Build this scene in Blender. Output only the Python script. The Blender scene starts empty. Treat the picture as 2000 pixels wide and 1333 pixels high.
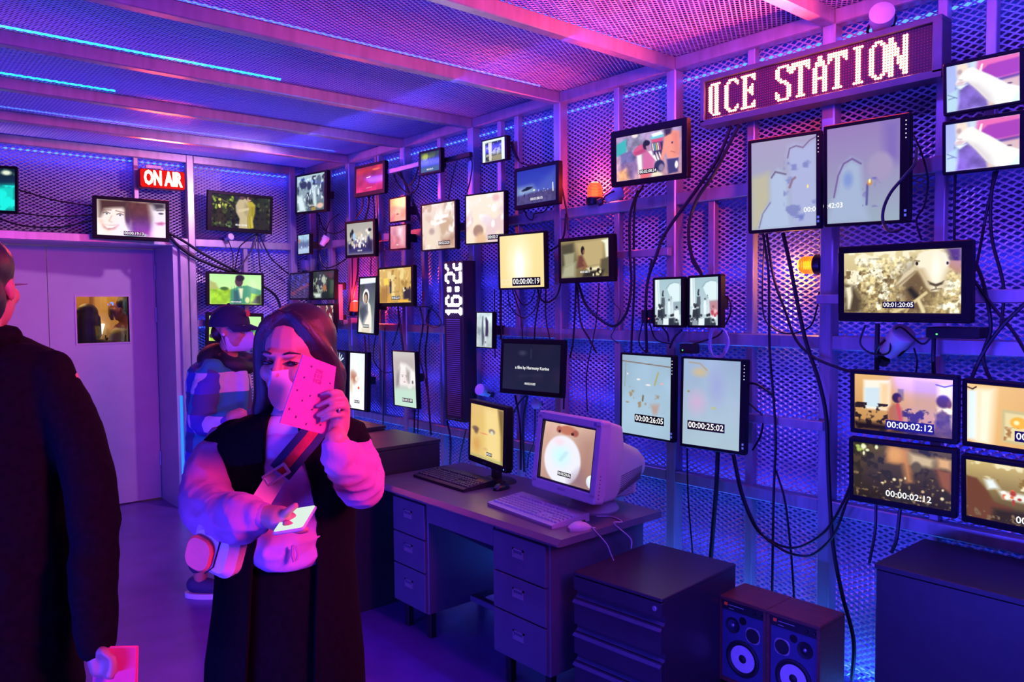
import bpy, bmesh, math, random
import numpy as np
from mathutils import Vector, Matrix, Euler
random.seed(7); RNG = np.random.default_rng(7)
S = bpy.context.scene
COL = S.collection
R = math.radians
# ------------------------------------------------------------------ camera
FPX, YAW, PIT, ROL, CAMH = 1519.0, 0.7127, -0.0487, -0.0085, 1.7
Fw = Vector((math.sin(YAW)*math.cos(PIT), math.cos(YAW)*math.cos(PIT), math.sin(PIT)))
_r = Vector((math.cos(YAW), -math.sin(YAW), 0)); _u = _r.cross(Fw)
Rt = _r*math.cos(ROL)+_u*math.sin(ROL); Up = -_r*math.sin(ROL)+_u*math.cos(ROL)
CAM = Vector((0, 0, CAMH))
cd = bpy.data.cameras.new('camera'); cam = bpy.data.objects.new('camera', cd); COL.objects.link(cam)
cd.sensor_width = 36; cd.lens = 36*FPX/2000; cd.clip_start = 0.05; cd.clip_end = 60
cam.matrix_world = Matrix(((Rt.x, Up.x, -Fw.x, 0), (Rt.y, Up.y, -Fw.y, 0), (Rt.z, Up.z, -Fw.z, CAMH), (0, 0, 0, 1)))
S.camera = cam
def ray(px, py): return Rt*((px-1000)/FPX)+Up*((666.5-py)/FPX)+Fw
def W(px, py, d=0.05):                       # point d metres in front of the right wall frame
    v = ray(px, py); return CAM+v*((3.28-d)/v.x)
def B(px, py, d=0.05):                       # point d metres in front of the back wall frame
    v = ray(px, py); return CAM+v*((6.68-d)/v.y)
def FL(px, py, z):                           # point at height z
    v = ray(px, py); return CAM+v*((z-CAMH)/v.z)
def P(px, py, zc): return CAM+ray(px, py)*zc  # point at a distance zc along the view axis
# ------------------------------------------------------------------ world, view, lights
wd = bpy.data.worlds.new('world'); S.world = wd; wd.use_nodes = True
wd.node_tree.nodes['Background'].inputs[0].default_value = (0.016, 0.007, 0.04, 1)
wd.node_tree.nodes['Background'].inputs[1].default_value = 1.0
S.view_settings.view_transform = 'Standard'; S.view_settings.look = 'None'
S.view_settings.exposure = -0.18; S.view_settings.gamma = 1.0; S.view_settings.use_curve_mapping = False
S.cycles.max_bounces = 6; S.cycles.diffuse_bounces = 3; S.cycles.glossy_bounces = 4
S.cycles.caustics_reflective = False; S.cycles.caustics_refractive = False
S.cycles.sample_clamp_indirect = 4.0
def light(name, kind, loc, target, energy, color, size=0.5, size_y=None, spot=None, spread=None):
    l = bpy.data.lights.new(name, kind); o = bpy.data.objects.new(name, l); COL.objects.link(o)
    l.energy = energy; l.color = color
    if kind == 'AREA':
        l.size = size
        if size_y: l.shape = 'RECTANGLE'; l.size_y = size_y
        if spread: l.spread = R(spread)
    else: l.shadow_soft_size = size
    if kind == 'SPOT': l.spot_size = R(spot or 80); l.spot_blend = 0.6
    o.location = loc
    if target is not None: o.rotation_euler = (Vector(target)-Vector(loc)).to_track_quat('-Z', 'Y').to_euler()
    return o
light('magenta_wash', 'AREA', (1.7, -1.3, 2.5), (0.85, 2.1, 1.35), 19, (1.0, 0.05, 0.30), 0.7, spread=48)
light('blue_beam_fill', 'POINT', (-0.9, 1.5, 2.45), None, 50, (0.06, 0.04, 1.0), 0.1)  # added unseen fill, turns the left beam faces blue
light('violet_fill', 'POINT', (-1.1, 2.6, 1.9), None, 40, (0.20, 0.035, 1.0), 0.25)  # added fill light out of view, lifts ceiling mesh and room in violet
light('red_lamp', 'SPOT', (2.30, 1.15, 2.66), (2.75, 2.3, 2.95), 105, (1.0, 0.06, 0.02), 0.08, spot=115)
light('violet_washer', 'AREA', (1.8, -0.4, 2.80), (3.2, 3.2, 1.1), 120, (0.14, 0.045, 1.0), 1.3)
light('wall_graze_fill', 'AREA', (2.5, 3.2, 2.875), (3.35, 3.2, 1.85), 56, (0.06, 0.05, 1.0), 6.2, .05)  # added strip light with its back to the camera, brightens the mesh strands
light('floor_tape_right', 'AREA', (3.2, 3.2, .03), (3.33, 3.2, .5), 60, (0.03, 0.17, 1.0), 6.4, .03)
light('floor_tape_back', 'AREA', (2.75, 6.6, .03), (2.75, 6.74, .5), 6, (0.03, 0.16, 1.0), 1.0, .03)
light('blue_floor_tape', 'AREA', (-2.35, 2.6, .22), (1.4, 3.4, .7), 240, (0.045, 0.04, 1.0), 5.0, .15, spread=115)
light('door_lamp', 'SPOT', (2.76, 5.15, 2.78), (1.5, 7.18, 1.1), 110, (0.80, 0.36, 0.9), 0.04, spot=110)
light('corridor_lamp', 'POINT', (1.5, 8.6, 2.4), None, 45, (1.0, 0.62, 0.22), 0.1)
# blue tapes inside the mesh walls and above the ceiling mesh wash the boards behind
for _z, _e in ((.06, 15), (.40, 9), (.78, 11), (1.12, 9), (1.50, 9), (1.85, 7), (2.22, 2), (2.875, 4.5)):
    light('wall_tape', 'AREA', (3.392, 3.3, _z), (3.47, 3.3, _z), _e*3.2, (0.03, 0.035, 1.0), 6.7, .03)
for _z, _e in ((.06, 3), (.78, 3), (1.55, 3), (2.22, 2)): light('wall_tape', 'AREA', (2.8, 6.795, _z), (2.8, 6.87, _z), _e*2, (0.03, 0.03, 1.0), 1.0, .03)
light('wall_tape', 'AREA', (.5, 6.795, 2.875), (.5, 6.87, 2.875), 55, (0.04, 0.03, 1.0), 5.6, .03)
for _k in range(-2, 7): light('ceiling_tape', 'AREA', (.4, .8135+.8435*_k+.45, 2.985), (.4, .8135+.8435*_k+.45, 3.1), 26, (0.03, 0.03, 1.0), 5.6, .5)
# ------------------------------------------------------------------ helpers
def s2l(c): return tuple(((x/12.92) if x <= .04045 else ((x+.055)/1.055)**2.4) for x in c[:3])
def hx(h): h = h.lstrip('#'); return s2l([int(h[i:i+2], 16)/255 for i in (0, 2, 4)])
MATS = {}
def mat(name, base, rough=.5, metal=0., var=.12, scale=30, bump=0., emit=None, estr=0., coat=0., spec=.5, trans=0., stretch=None):
    if name in MATS: return MATS[name]
    m = bpy.data.materials.new(name); m.use_nodes = True; nt = m.node_tree; b = nt.nodes['Principled BSDF']
    tc = nt.nodes.new('ShaderNodeTexCoord'); nz = nt.nodes.new('ShaderNodeTexNoise'); nz.inputs['Scale'].default_value = scale; nz.inputs['Detail'].default_value = 4
    src = tc.outputs['Object']
    if stretch:
        mp = nt.nodes.new('ShaderNodeMapping'); mp.inputs['Scale'].default_value = stretch; nt.links.new(src, mp.inputs[0]); src = mp.outputs[0]
    nt.links.new(src, nz.inputs['Vector'])
    cr = nt.nodes.new('ShaderNodeValToRGB'); cr.color_ramp.elements[0].position = .3; cr.color_ramp.elements[1].position = .7
    cr.color_ramp.elements[0].color = tuple(max(0, c*(1-var)) for c in base)+(1,); cr.color_ramp.elements[1].color = tuple(min(1, c*(1+var)) for c in base)+(1,)
    nt.links.new(nz.outputs['Fac'], cr.inputs[0]); nt.links.new(cr.outputs[0], b.inputs['Base Color'])
    b.inputs['Roughness'].default_value = rough; b.inputs['Metallic'].default_value = metal; b.inputs['Coat Weight'].default_value = coat
    b.inputs['Specular IOR Level'].default_value = spec; b.inputs['Transmission Weight'].default_value = trans
    if bump:
        bp = nt.nodes.new('ShaderNodeBump'); bp.inputs['Strength'].default_value = bump; bp.inputs['Distance'].default_value = .01
        nt.links.new(nz.outputs['Fac'], bp.inputs['Height']); nt.links.new(bp.outputs[0], b.inputs['Normal'])
    if emit: b.inputs['Emission Color'].default_value = tuple(emit)+(1,); b.inputs['Emission Strength'].default_value = estr
    MATS[name] = m; return m
def me_from(name, V, Fc, m=None, smooth=False):
    me = bpy.data.meshes.new(name); me.from_pydata([tuple(v) for v in V], [], Fc); me.update()
    if m: me.materials.append(m)
    if smooth: me.polygons.foreach_set('use_smooth', [True]*len(me.polygons))
    return me
def link(name, me, parent=None, loc=None, rot=None):
    o = bpy.data.objects.new(name, me); COL.objects.link(o)
    if parent is not None: o.parent = parent
    if loc is not None: o.location = loc
    if rot is not None: o.rotation_euler = rot
    return o
def tag(o, label=None, cat=None, group=None, kind=None):
    if label: o['label'] = label
    if cat: o['category'] = cat
    if group: o['group'] = group
    if kind: o['kind'] = kind
    return o
def thing(name, label, cat, loc=(0, 0, 0), rot=None, group=None, kind=None):
    o = bpy.data.objects.new(name, None); COL.objects.link(o); o.empty_display_size = .05
    o.location = loc
    if rot is not None: o.rotation_euler = rot
    return tag(o, label, cat, group, kind)
class MB:
    """collects simple solids into one mesh"""
    def __init__(s): s.V = []; s.F = []
    def add(s, V, F): n = len(s.V); s.V += [Vector(v) for v in V]; s.F += [tuple(i+n for i in f) for f in F]; return s
    def box(s, x0, x1, y0, y1, z0, z1, M=None):
        V = [(x, y, z) for x in (x0, x1) for y in (y0, y1) for z in (z0, z1)]
        if M is not None: V = [M @ Vector(v) for v in V]
        return s.add(V, [(0, 1, 3, 2), (4, 6, 7, 5), (0, 4, 5, 1), (2, 3, 7, 6), (0, 2, 6, 4), (1, 5, 7, 3)])
    def rbox(s, x0, x1, y0, y1, z0, z1, r=.003, seg=2, M=None, axis=1):
        """box with rounded outline in the plane across axis and a small chamfer on both faces"""
        ax = [a for a in range(3) if a != axis]; lo = (x0, y0, z0); hi = (x1, y1, z1)
        a0, a1, b0, b1 = lo[ax[0]], hi[ax[0]], lo[ax[1]], hi[ax[1]]; c0, c1 = lo[axis], hi[axis]
        r = min(r, (a1-a0)/2.01, (b1-b0)/2.01); ch = min(r*.5, (c1-c0)/3)
        def ring(rr, ins):
            pts = []
            for (cx, cy, st) in ((a1-r, b1-r, 0), (a0+r, b1-r, 90), (a0+r, b0+r, 180), (a1-r, b0+r, 270)):
                for k in range(seg+1):
                    t = R(st+90*k/seg); pts.append((cx+(r-ins)*math.cos(t), cy+(r-ins)*math.sin(t)))
            return pts
        V = []; n = 4*(seg+1)
        for c, ins in ((c0, ch), (c0+ch, 0), (c1-ch, 0), (c1, ch)):
            for p in ring(r, ins):
                v = [0, 0, 0]; v[ax[0]], v[ax[1]], v[axis] = p[0], p[1], c; V.append(v)
        Fc = [tuple(range(n)), tuple(range(3*n, 4*n))]
        for k in range(3):
            for i in range(n): Fc.append((k*n+i, k*n+(i+1) % n, (k+1)*n+(i+1) % n, (k+1)*n+i))
        if M is not None: V = [M @ Vector(v) for v in V]
        return s.add(V, Fc)
    def prism(s, pts, h0, h1, axis=2, M=None):
        n = len(pts); V = []
        for h in (h0, h1):
            for p in pts:
                v = [0, 0, 0]; ax = [a for a in range(3) if a != axis]; v[ax[0]], v[ax[1]], v[axis] = p[0], p[1], h; V.append(v)
        if M is not None: V = [M @ Vector(v) for v in V]
        return s.add(V, [tuple(range(n)), tuple(range(n, 2*n))]+[(i, (i+1) % n, n+(i+1) % n, n+i) for i in range(n)])
    def lathe(s, prof, seg=20, M=None):
        """prof = [(radius, height)] about local z"""
        V = []; F = []
        for r_, h in prof:
            for k in range(seg): t = 2*math.pi*k/seg; V.append((r_*math.cos(t), r_*math.sin(t), h))
        for j in range(len(prof)-1):
            for k in range(seg): F.append((j*seg+k, j*seg+(k+1) % seg, (j+1)*seg+(k+1) % seg, (j+1)*seg+k))
        F.append(tuple(range(seg))); F.append(tuple(range((len(prof)-1)*seg, len(prof)*seg)))
        if M is not None: V = [M @ Vector(v) for v in V]
        return s.add(V, F)
    def tube(s, pts, rad, seg=6, closed=False):
        pts = [Vector(p) for p in pts]; n = len(pts); V = []; F = []
        rads = rad if isinstance(rad, (list, tuple)) else [rad]*n
        prev = None
        for i, p in enumerate(pts):
            t = (pts[min(i+1, n-1)]-pts[max(i-1, 0)])
            t = t.normalized() if t.length > 1e-9 else Vector((0, 0, 1))
            if prev is None: a = t.cross(Vector((.31, .77, .55))).normalized()
            else: a = (prev-t*prev.dot(t)); a = a.normalized() if a.length > 1e-6 else t.orthogonal().normalized()
            prev = a; b = t.cross(a)
            for k in range(seg): q = 2*math.pi*k/seg; V.append(p+(a*math.cos(q)+b*math.sin(q))*rads[i])
        for i in range(n-1):
            for k in range(seg): F.append((i*seg+k, i*seg+(k+1) % seg, (i+1)*seg+(k+1) % seg, (i+1)*seg+k))
        F.append(tuple(range(seg))); F.append(tuple(range((n-1)*seg, n*seg)))
        return s.add(V, F)
    def mesh(s, name, m, smooth=False, fix=True):
        me = me_from(name, s.V, s.F, m, smooth)
        if fix:
            bm = bmesh.new(); bm.from_mesh(me); bmesh.ops.recalc_face_normals(bm, faces=bm.faces); bm.to_mesh(me); bm.free()
        if smooth:
            try: me.set_sharp_from_angle(angle=R(40))
            except Exception: pass
        return me
    def build(s, name, m, parent=None, loc=None, rot=None, smooth=False):
        return link(name, s.mesh(name, m, smooth), parent, loc, rot)
def catmull(pts, n=8):
    pts = [Vector(p) for p in pts]
    if len(pts) < 3: return pts
    q = [pts[0]*2-pts[1]]+pts+[pts[-1]*2-pts[-2]]; out = []
    for i in range(1, len(q)-2):
        for k in range(n):
            t = k/n; a, b, c, d = q[i-1], q[i], q[i+1], q[i+2]
            out.append(.5*((2*b)+(-a+c)*t+(2*a-5*b+4*c-d)*t*t+(-a+3*b-3*c+d)*t**3))
    out.append(pts[-1]); return out
def text_mesh(txt, size, m, name='lettering', align='CENTER', depth=0., bold=0., res=2, spacing=1.0):
    """text as a mesh lying in local xz, reading along +x, facing -y"""
    cu = bpy.data.curves.new('t', 'FONT'); cu.body = txt; cu.size = size; cu.align_x = align; cu.align_y = 'CENTER'
    cu.extrude = depth; cu.offset = bold; cu.resolution_u = res; cu.space_character = spacing
    o = bpy.data.objects.new('t', cu); COL.objects.link(o)
    dg = bpy.context.evaluated_depsgraph_get(); me = bpy.data.meshes.new_from_object(o.evaluated_get(dg))
    bpy.data.objects.remove(o); bpy.data.curves.remove(cu)
    me.transform(Matrix.Rotation(R(90), 4, 'X')); me.name = name; me.materials.clear(); me.materials.append(m)
    return me
def emis(name, col, strength):
    if name in MATS: return MATS[name]
    m = bpy.data.materials.new(name); m.use_nodes = True; nt = m.node_tree; nt.nodes.clear()
    e = nt.nodes.new('ShaderNodeEmission'); e.inputs[0].default_value = tuple(col)+(1,); e.inputs[1].default_value = strength
    o = nt.nodes.new('ShaderNodeOutputMaterial'); nt.links.new(e.outputs[0], o.inputs[0]); MATS[name] = m; return m
# ------------------------------------------------------------------ shared materials
STEEL = mat('galvanised_steel', (.40, .39, .43), .36, .5, .14, 9, .05, stretch=(3, 3, .6))
STRAND = mat('expanded_metal', (.84, .82, .86), .28, .5, .08, 40)
BACK = mat('backing_board', (.06, .055, .10), .5, .0, .12, 3)
BLACK = mat('black_plastic', (.010, .010, .012), .32, 0, .2, 60)
BLACKM = mat('black_matt', (.008, .008, .009), .6, 0, .25, 40, .05)
CABLE = mat('black_rubber', (.007, .007, .008), .45, 0, .2, 30)
WHITEP = mat('white_plastic', (.72, .70, .68), .4, 0, .06, 20)
WHITEM = emis('white_print', (1, 1, 1), 1.2)
BLUELED = emis('blue_led_tape', (.02, .07, 1.0), 9.0)
CYANLED = emis('cyan_led_tape', (.0, .45, 1.0), 9.0)
# ------------------------------------------------------------------ setting
YN = [0.8135+.8435*k for k in range(-3, 7)]          # near edges of the posts and beams along the room
ZC = 2.885; FX = 3.28; FY = 6.68; T = .06
XL, YR = -2.6, -1.75                                  # hidden left wall and rear wall
def struct(name, mb, m, parent=None, smooth=False):
    o = mb.build(name, m, parent, smooth=smooth)
    if parent is None: o['kind'] = 'structure'
    return o
FLOORM = mat('floor_vinyl', (.13, .06, .34), .30, 0, .16, 5, .02)
struct('floor', MB().box(XL-.1, 3.6, YR-.1, 9.6, -.06, 0), FLOORM)
CEILB = mat('ceiling_board', (.05, .045, .09), .6, 0, .1, 3)
ceiling = struct('ceiling', MB().box(XL-.1, 3.6, YR-.1, FY+.62, 3.10, 3.16), CEILB)
wall_right = struct('wall_right', MB().box(3.47, 3.53, YR-.1, FY+.3, 0, 3.1), BACK)
DX0, DX1, DY, DZ = .42, 2.10, 7.18, 2.195            # door recess
wall_back = struct('wall_back', MB().box(2.2, 3.53, 6.87, 6.92, 0, 3.1).box(XL-.1, 2.2, 6.87, 6.92, 2.27, 3.1).box(XL-.1, .30, 6.87, 6.92, 0, 2.27), BACK)
PANELM = mat('dark_panel', (.16, .15, .2), .5, .2, .1, 3)
struct('wall_left', MB().box(XL-.06, XL, YR, FY+.2, 0, 3.1), PANELM)
struct('wall_rear', MB().box(XL, 3.5, YR-.06, YR, 0, 3.1), PANELM)

def strands(nper, lwd, nrow, pitch, tilt, wid, thick, tw):
    """expanded metal: wavy tilted strands that meet their neighbours at the knuckles; local u along x, v up z, front -y"""
    V = []; F = []; ns = 4
    ct, st = math.cos(tilt), math.sin(tilt)
    for r_ in range(nrow):
        ph = .5 if r_ % 2 else 0.; base = len(V); zc = (r_+.5)*pitch
        for i in range(nper*ns+1):
            u = i/ns*lwd; w = math.cos(2*math.pi*(i/ns+ph))       # +1 at the upper knuckle
            w = math.copysign(abs(w)**.75, w); amp = pitch*.5
            hw = wid*(.5+.18*abs(w))
            cz = zc+amp*w; tl = tilt*(1+tw*math.sin(2*math.pi*(i/ns+ph))); ct, st = math.cos(tl), math.sin(tl)
            for (a, b) in ((hw, -thick), (hw, thick), (-hw, thick), (-hw, -thick)):
                V.append((u, -a*st+b*ct, cz+a*ct+b*st))
        for i in range(nper*ns):
            a = base+i*4
            for k in range(4): F.append((a+k, a+(k+1) % 4, a+4+(k+1) % 4, a+4+k))
    return V, F
NW, NR = 18, 56
LW, PT = .8435/NW, .72/NR
TILT = R(-36)
def wallmesh(nm, nper, nrow): return me_from(nm, *strands(nper, LW, nrow, PT, TILT, .0094, .0008, .55), STRAND)
PAN = wallmesh('mesh_panel', NW, NR); PANT = wallmesh('mesh_panel_short', NW, 6)
def panel(me, parent, loc, rz):
    return link('mesh_panel', me, parent, loc, (0, 0, rz))
# right wall: posts, thin posts, rails, panels
RAILZ = [.75, 1.483, 2.20]
for k, y in enumerate(YN[1:]):
    MB().rbox(FX, FX+.07, y, y+T, 0, 2.95, .006, 1, axis=2).build('post', STEEL, wall_right)
    if y+.42 < 6.4: MB().rbox(FX+.02, FX+.062, y+.40, y+.44, 0, 2.9, .004, 1, axis=2).build('thin_post', STEEL, wall_right)
MB().rbox(FX, FX+.07, 6.60, 6.68, 0, 2.95, .006, 1, axis=2).build('post', STEEL, wall_right)
for z in RAILZ:
    for k, y in enumerate(YN[1:]):
        y1 = min(y+.8435, 6.6)
        MB().rbox(FX+.004, FX+.06, y+T, y1, z, z+.062, .005, 1, axis=1).build('rail', STEEL, wall_right)
for k, y in enumerate(YN[1:]):
    y1 = min(y+.8435, 6.68)
    MB().rbox(FX-.002, FX+.06, y+T, y1, ZC, ZC+.066, .005, 1, axis=1).build('top_rail', STEEL, wall_right)
for k in range(0, 8):
    yb = 6.72-.8435*k
    for j in range(4): panel(PAN, wall_right, (FX+.085, yb, .005+.72*j), R(-90))
    panel(PANT, wall_right, (FX+.085, yb, .005+.72*4), R(-90))
# back wall
PX = 2.222
MB().rbox(PX, PX+T, FY, FY+.07, 0, 2.95, .006, 1, axis=2).build('post', STEEL, wall_back)
MB().rbox(1.818, 1.855, FY+.02, FY+.06, 2.26, 2.9, .004, 1, axis=2).build('thin_post', STEEL, wall_back)
MB().rbox(2.695, 2.733, FY+.02, FY+.06, 0, 2.2, .004, 1, axis=2).build('thin_post', STEEL, wall_back)
MB().rbox(3.13, 3.19, FY, FY+.07, 0, 2.95, .006, 1, axis=2).build('post', STEEL, wall_back)
for x0, x1 in ((PX+T, 3.13), (-2.6, PX)):
    MB().rbox(x0, x1, FY+.004, FY+.06, 2.197, 2.262, .005, 1, axis=0).build('rail', STEEL, wall_back)
    MB().rbox(x0, x1, FY-.002, FY+.06, ZC, ZC+.066, .005, 1, axis=0).build('top_rail', STEEL, wall_back)
for z in (.75, 1.52): MB().rbox(PX+T, 3.13, FY+.004, FY+.06, z, z+.062, .005, 1, axis=0).build('rail', STEEL, wall_back)
PANS = wallmesh('mesh_panel_narrow', 6, NR); PANU = wallmesh('mesh_panel_upper', NW, 54)
for j in range(4):
    panel(PAN, wall_back, (3.38-.8435, FY+.085, .005+.72*j), 0); panel(PANS, wall_back, (3.38-.8435-6*LW, FY+.085, .005+.72*j), 0)
panel(PANT, wall_back, (3.38-.8435, FY+.085, 2.885), 0)
for k in range(2):
    for j in range(3): panel(PAN, wall_back, (.27-.8435*(k+1), FY+.085, .005+.72*j), 0)
for k in range(2, 7): panel(PANU, wall_back, (3.38-.8435*k, FY+.085, 2.262), 0)
# ceiling beams and mesh
for y in YN:
    MB().rbox(XL, FX, y, y+T, ZC, ZC+.066, .005, 1, axis=0).build('beam', STEEL, ceiling)
CN, CRW = 18, 72
CL, CP = .0415, .8435/CRW
CSTRAND = mat('ceiling_metal', (.80, .78, .84), .3, .3, .08, 40)
CPAN = me_from('ceiling_mesh_panel', *strands(CN, CL, CRW, CP, R(14), .0058, .0008, .3), CSTRAND)
for a in range(8):
    for y in YN:
        o = link('mesh_panel', CPAN, ceiling, (FX+.07-CN*CL*(a+1), y, ZC+.078), (R(-90), 0, 0))
        o.rotation_euler = (R(-90), 0, 0); o.location = (FX+.07-CN*CL*(a+1), y, ZC+.078)
# LED tapes behind the metalwork
def tape(nm, box, m, par): return MB().box(*box).build(nm, m, par)
for z in (.03, .742, 1.475, 2.86): tape('led_tape', (FX+.135, FX+.150, 0.2, 6.6, z, z+.012), BLUELED, wall_right)
for z in (.03, .742, 1.51): tape('led_tape', (2.32, 3.3, FY+.135, FY+.150, z, z+.012), BLUELED, wall_back)
tape('led_tape', (XL, 3.3, FY+.135, FY+.150, 2.87, 2.882), BLUELED, wall_back)
for k, y in enumerate(YN):
    if k in (7, 8): tape('led_tape', (XL+.1, 1.96 if k == 7 else 1.30, y+.078, y+.090, ZC+.100, ZC+.108), CYANLED, ceiling)
    else: tape('led_tape', (XL+.1, 3.2, y+.085, y+.091, ZC+.100, ZC+.108), BLUELED, ceiling)
# door recess: jamb lining, soffit, double door with a vision pane
WHITEPAINT = mat('door_paint', (.50, .47, .48), .42, 0, .04, 6, .01)
JAMB = mat('jamb_steel', (.46, .45, .50), .4, .3, .06, 6)
struct('trim_1', MB().box(DX1, DX1+.05, FY+.02, DY+.06, 0, DZ+.06), JAMB)
struct('trim_2', MB().box(DX0-.1, DX1, FY+.02, DY+.06, DZ, DZ+.06), JAMB)
struct('trim_3', MB().rbox(DX1+.045, DX1+.115, FY-.01, FY+.07, 0, DZ+.0, .006, 1, axis=2), STEEL)
struct('trim_4', MB().box(DX0-.15, DX0, FY+.02, DY+.06, 0, DZ+.06), JAMB)
tp = struct('trim_5', MB().box(DX1+.022, DX1+.040, FY+.004, FY+.018, 0, .95), emis('door_led_tape', (.02, .16, 1), 2.2))
def door_leaf(nm, x0, x1, hole):
    mb = MB()
    if hole:
        hx0, hx1, hz0, hz1 = hole
        mb.box(x0, hx0, DY, DY+.045, .012, DZ-.004).box(hx1, x1, DY, DY+.045, .012, DZ-.004).box(hx0, hx1, DY, DY+.045, .012, hz0).box(hx0, hx1, DY, DY+.045, hz1, DZ-.004)
    else: mb.box(x0, x1, DY, DY+.045, .012, DZ-.004)
    return struct(nm, mb, WHITEPAINT)
hole = (1.476, 1.876, 1.397, 1.783)
d1 = door_leaf('door_1', 1.278, DX1-.004, hole); d2 = door_leaf('door_2', DX0, 1.273, None)
fr = MB()
for (a, b, c, d) in ((hole[0]-.012, hole[0], hole[2]-.012, hole[3]+.012), (hole[1], hole[1]+.012, hole[2]-.012, hole[3]+.012), (hole[0], hole[1], hole[2]-.012, hole[2]), (hole[0], hole[1], hole[3], hole[3]+.012)):
    fr.box(a, b, DY-.006, DY+.05, c, d)
fr.build('pane_frame', JAMB, d1)
GLASS = mat('door_glass', (.95, .95, .95), .02, 0, .0, 5, trans=1.0)
MB().box(hole[0], hole[1], DY+.02, DY+.026, hole[2], hole[3]).build('pane', GLASS, d1)
for z in (1.93, 1.56, .3): MB().lathe([(.011, 0), (.011, .13)], 10, Matrix.Translation((DX1-.006, DY-.008, z))).build('hinge', STEEL, d1)
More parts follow.
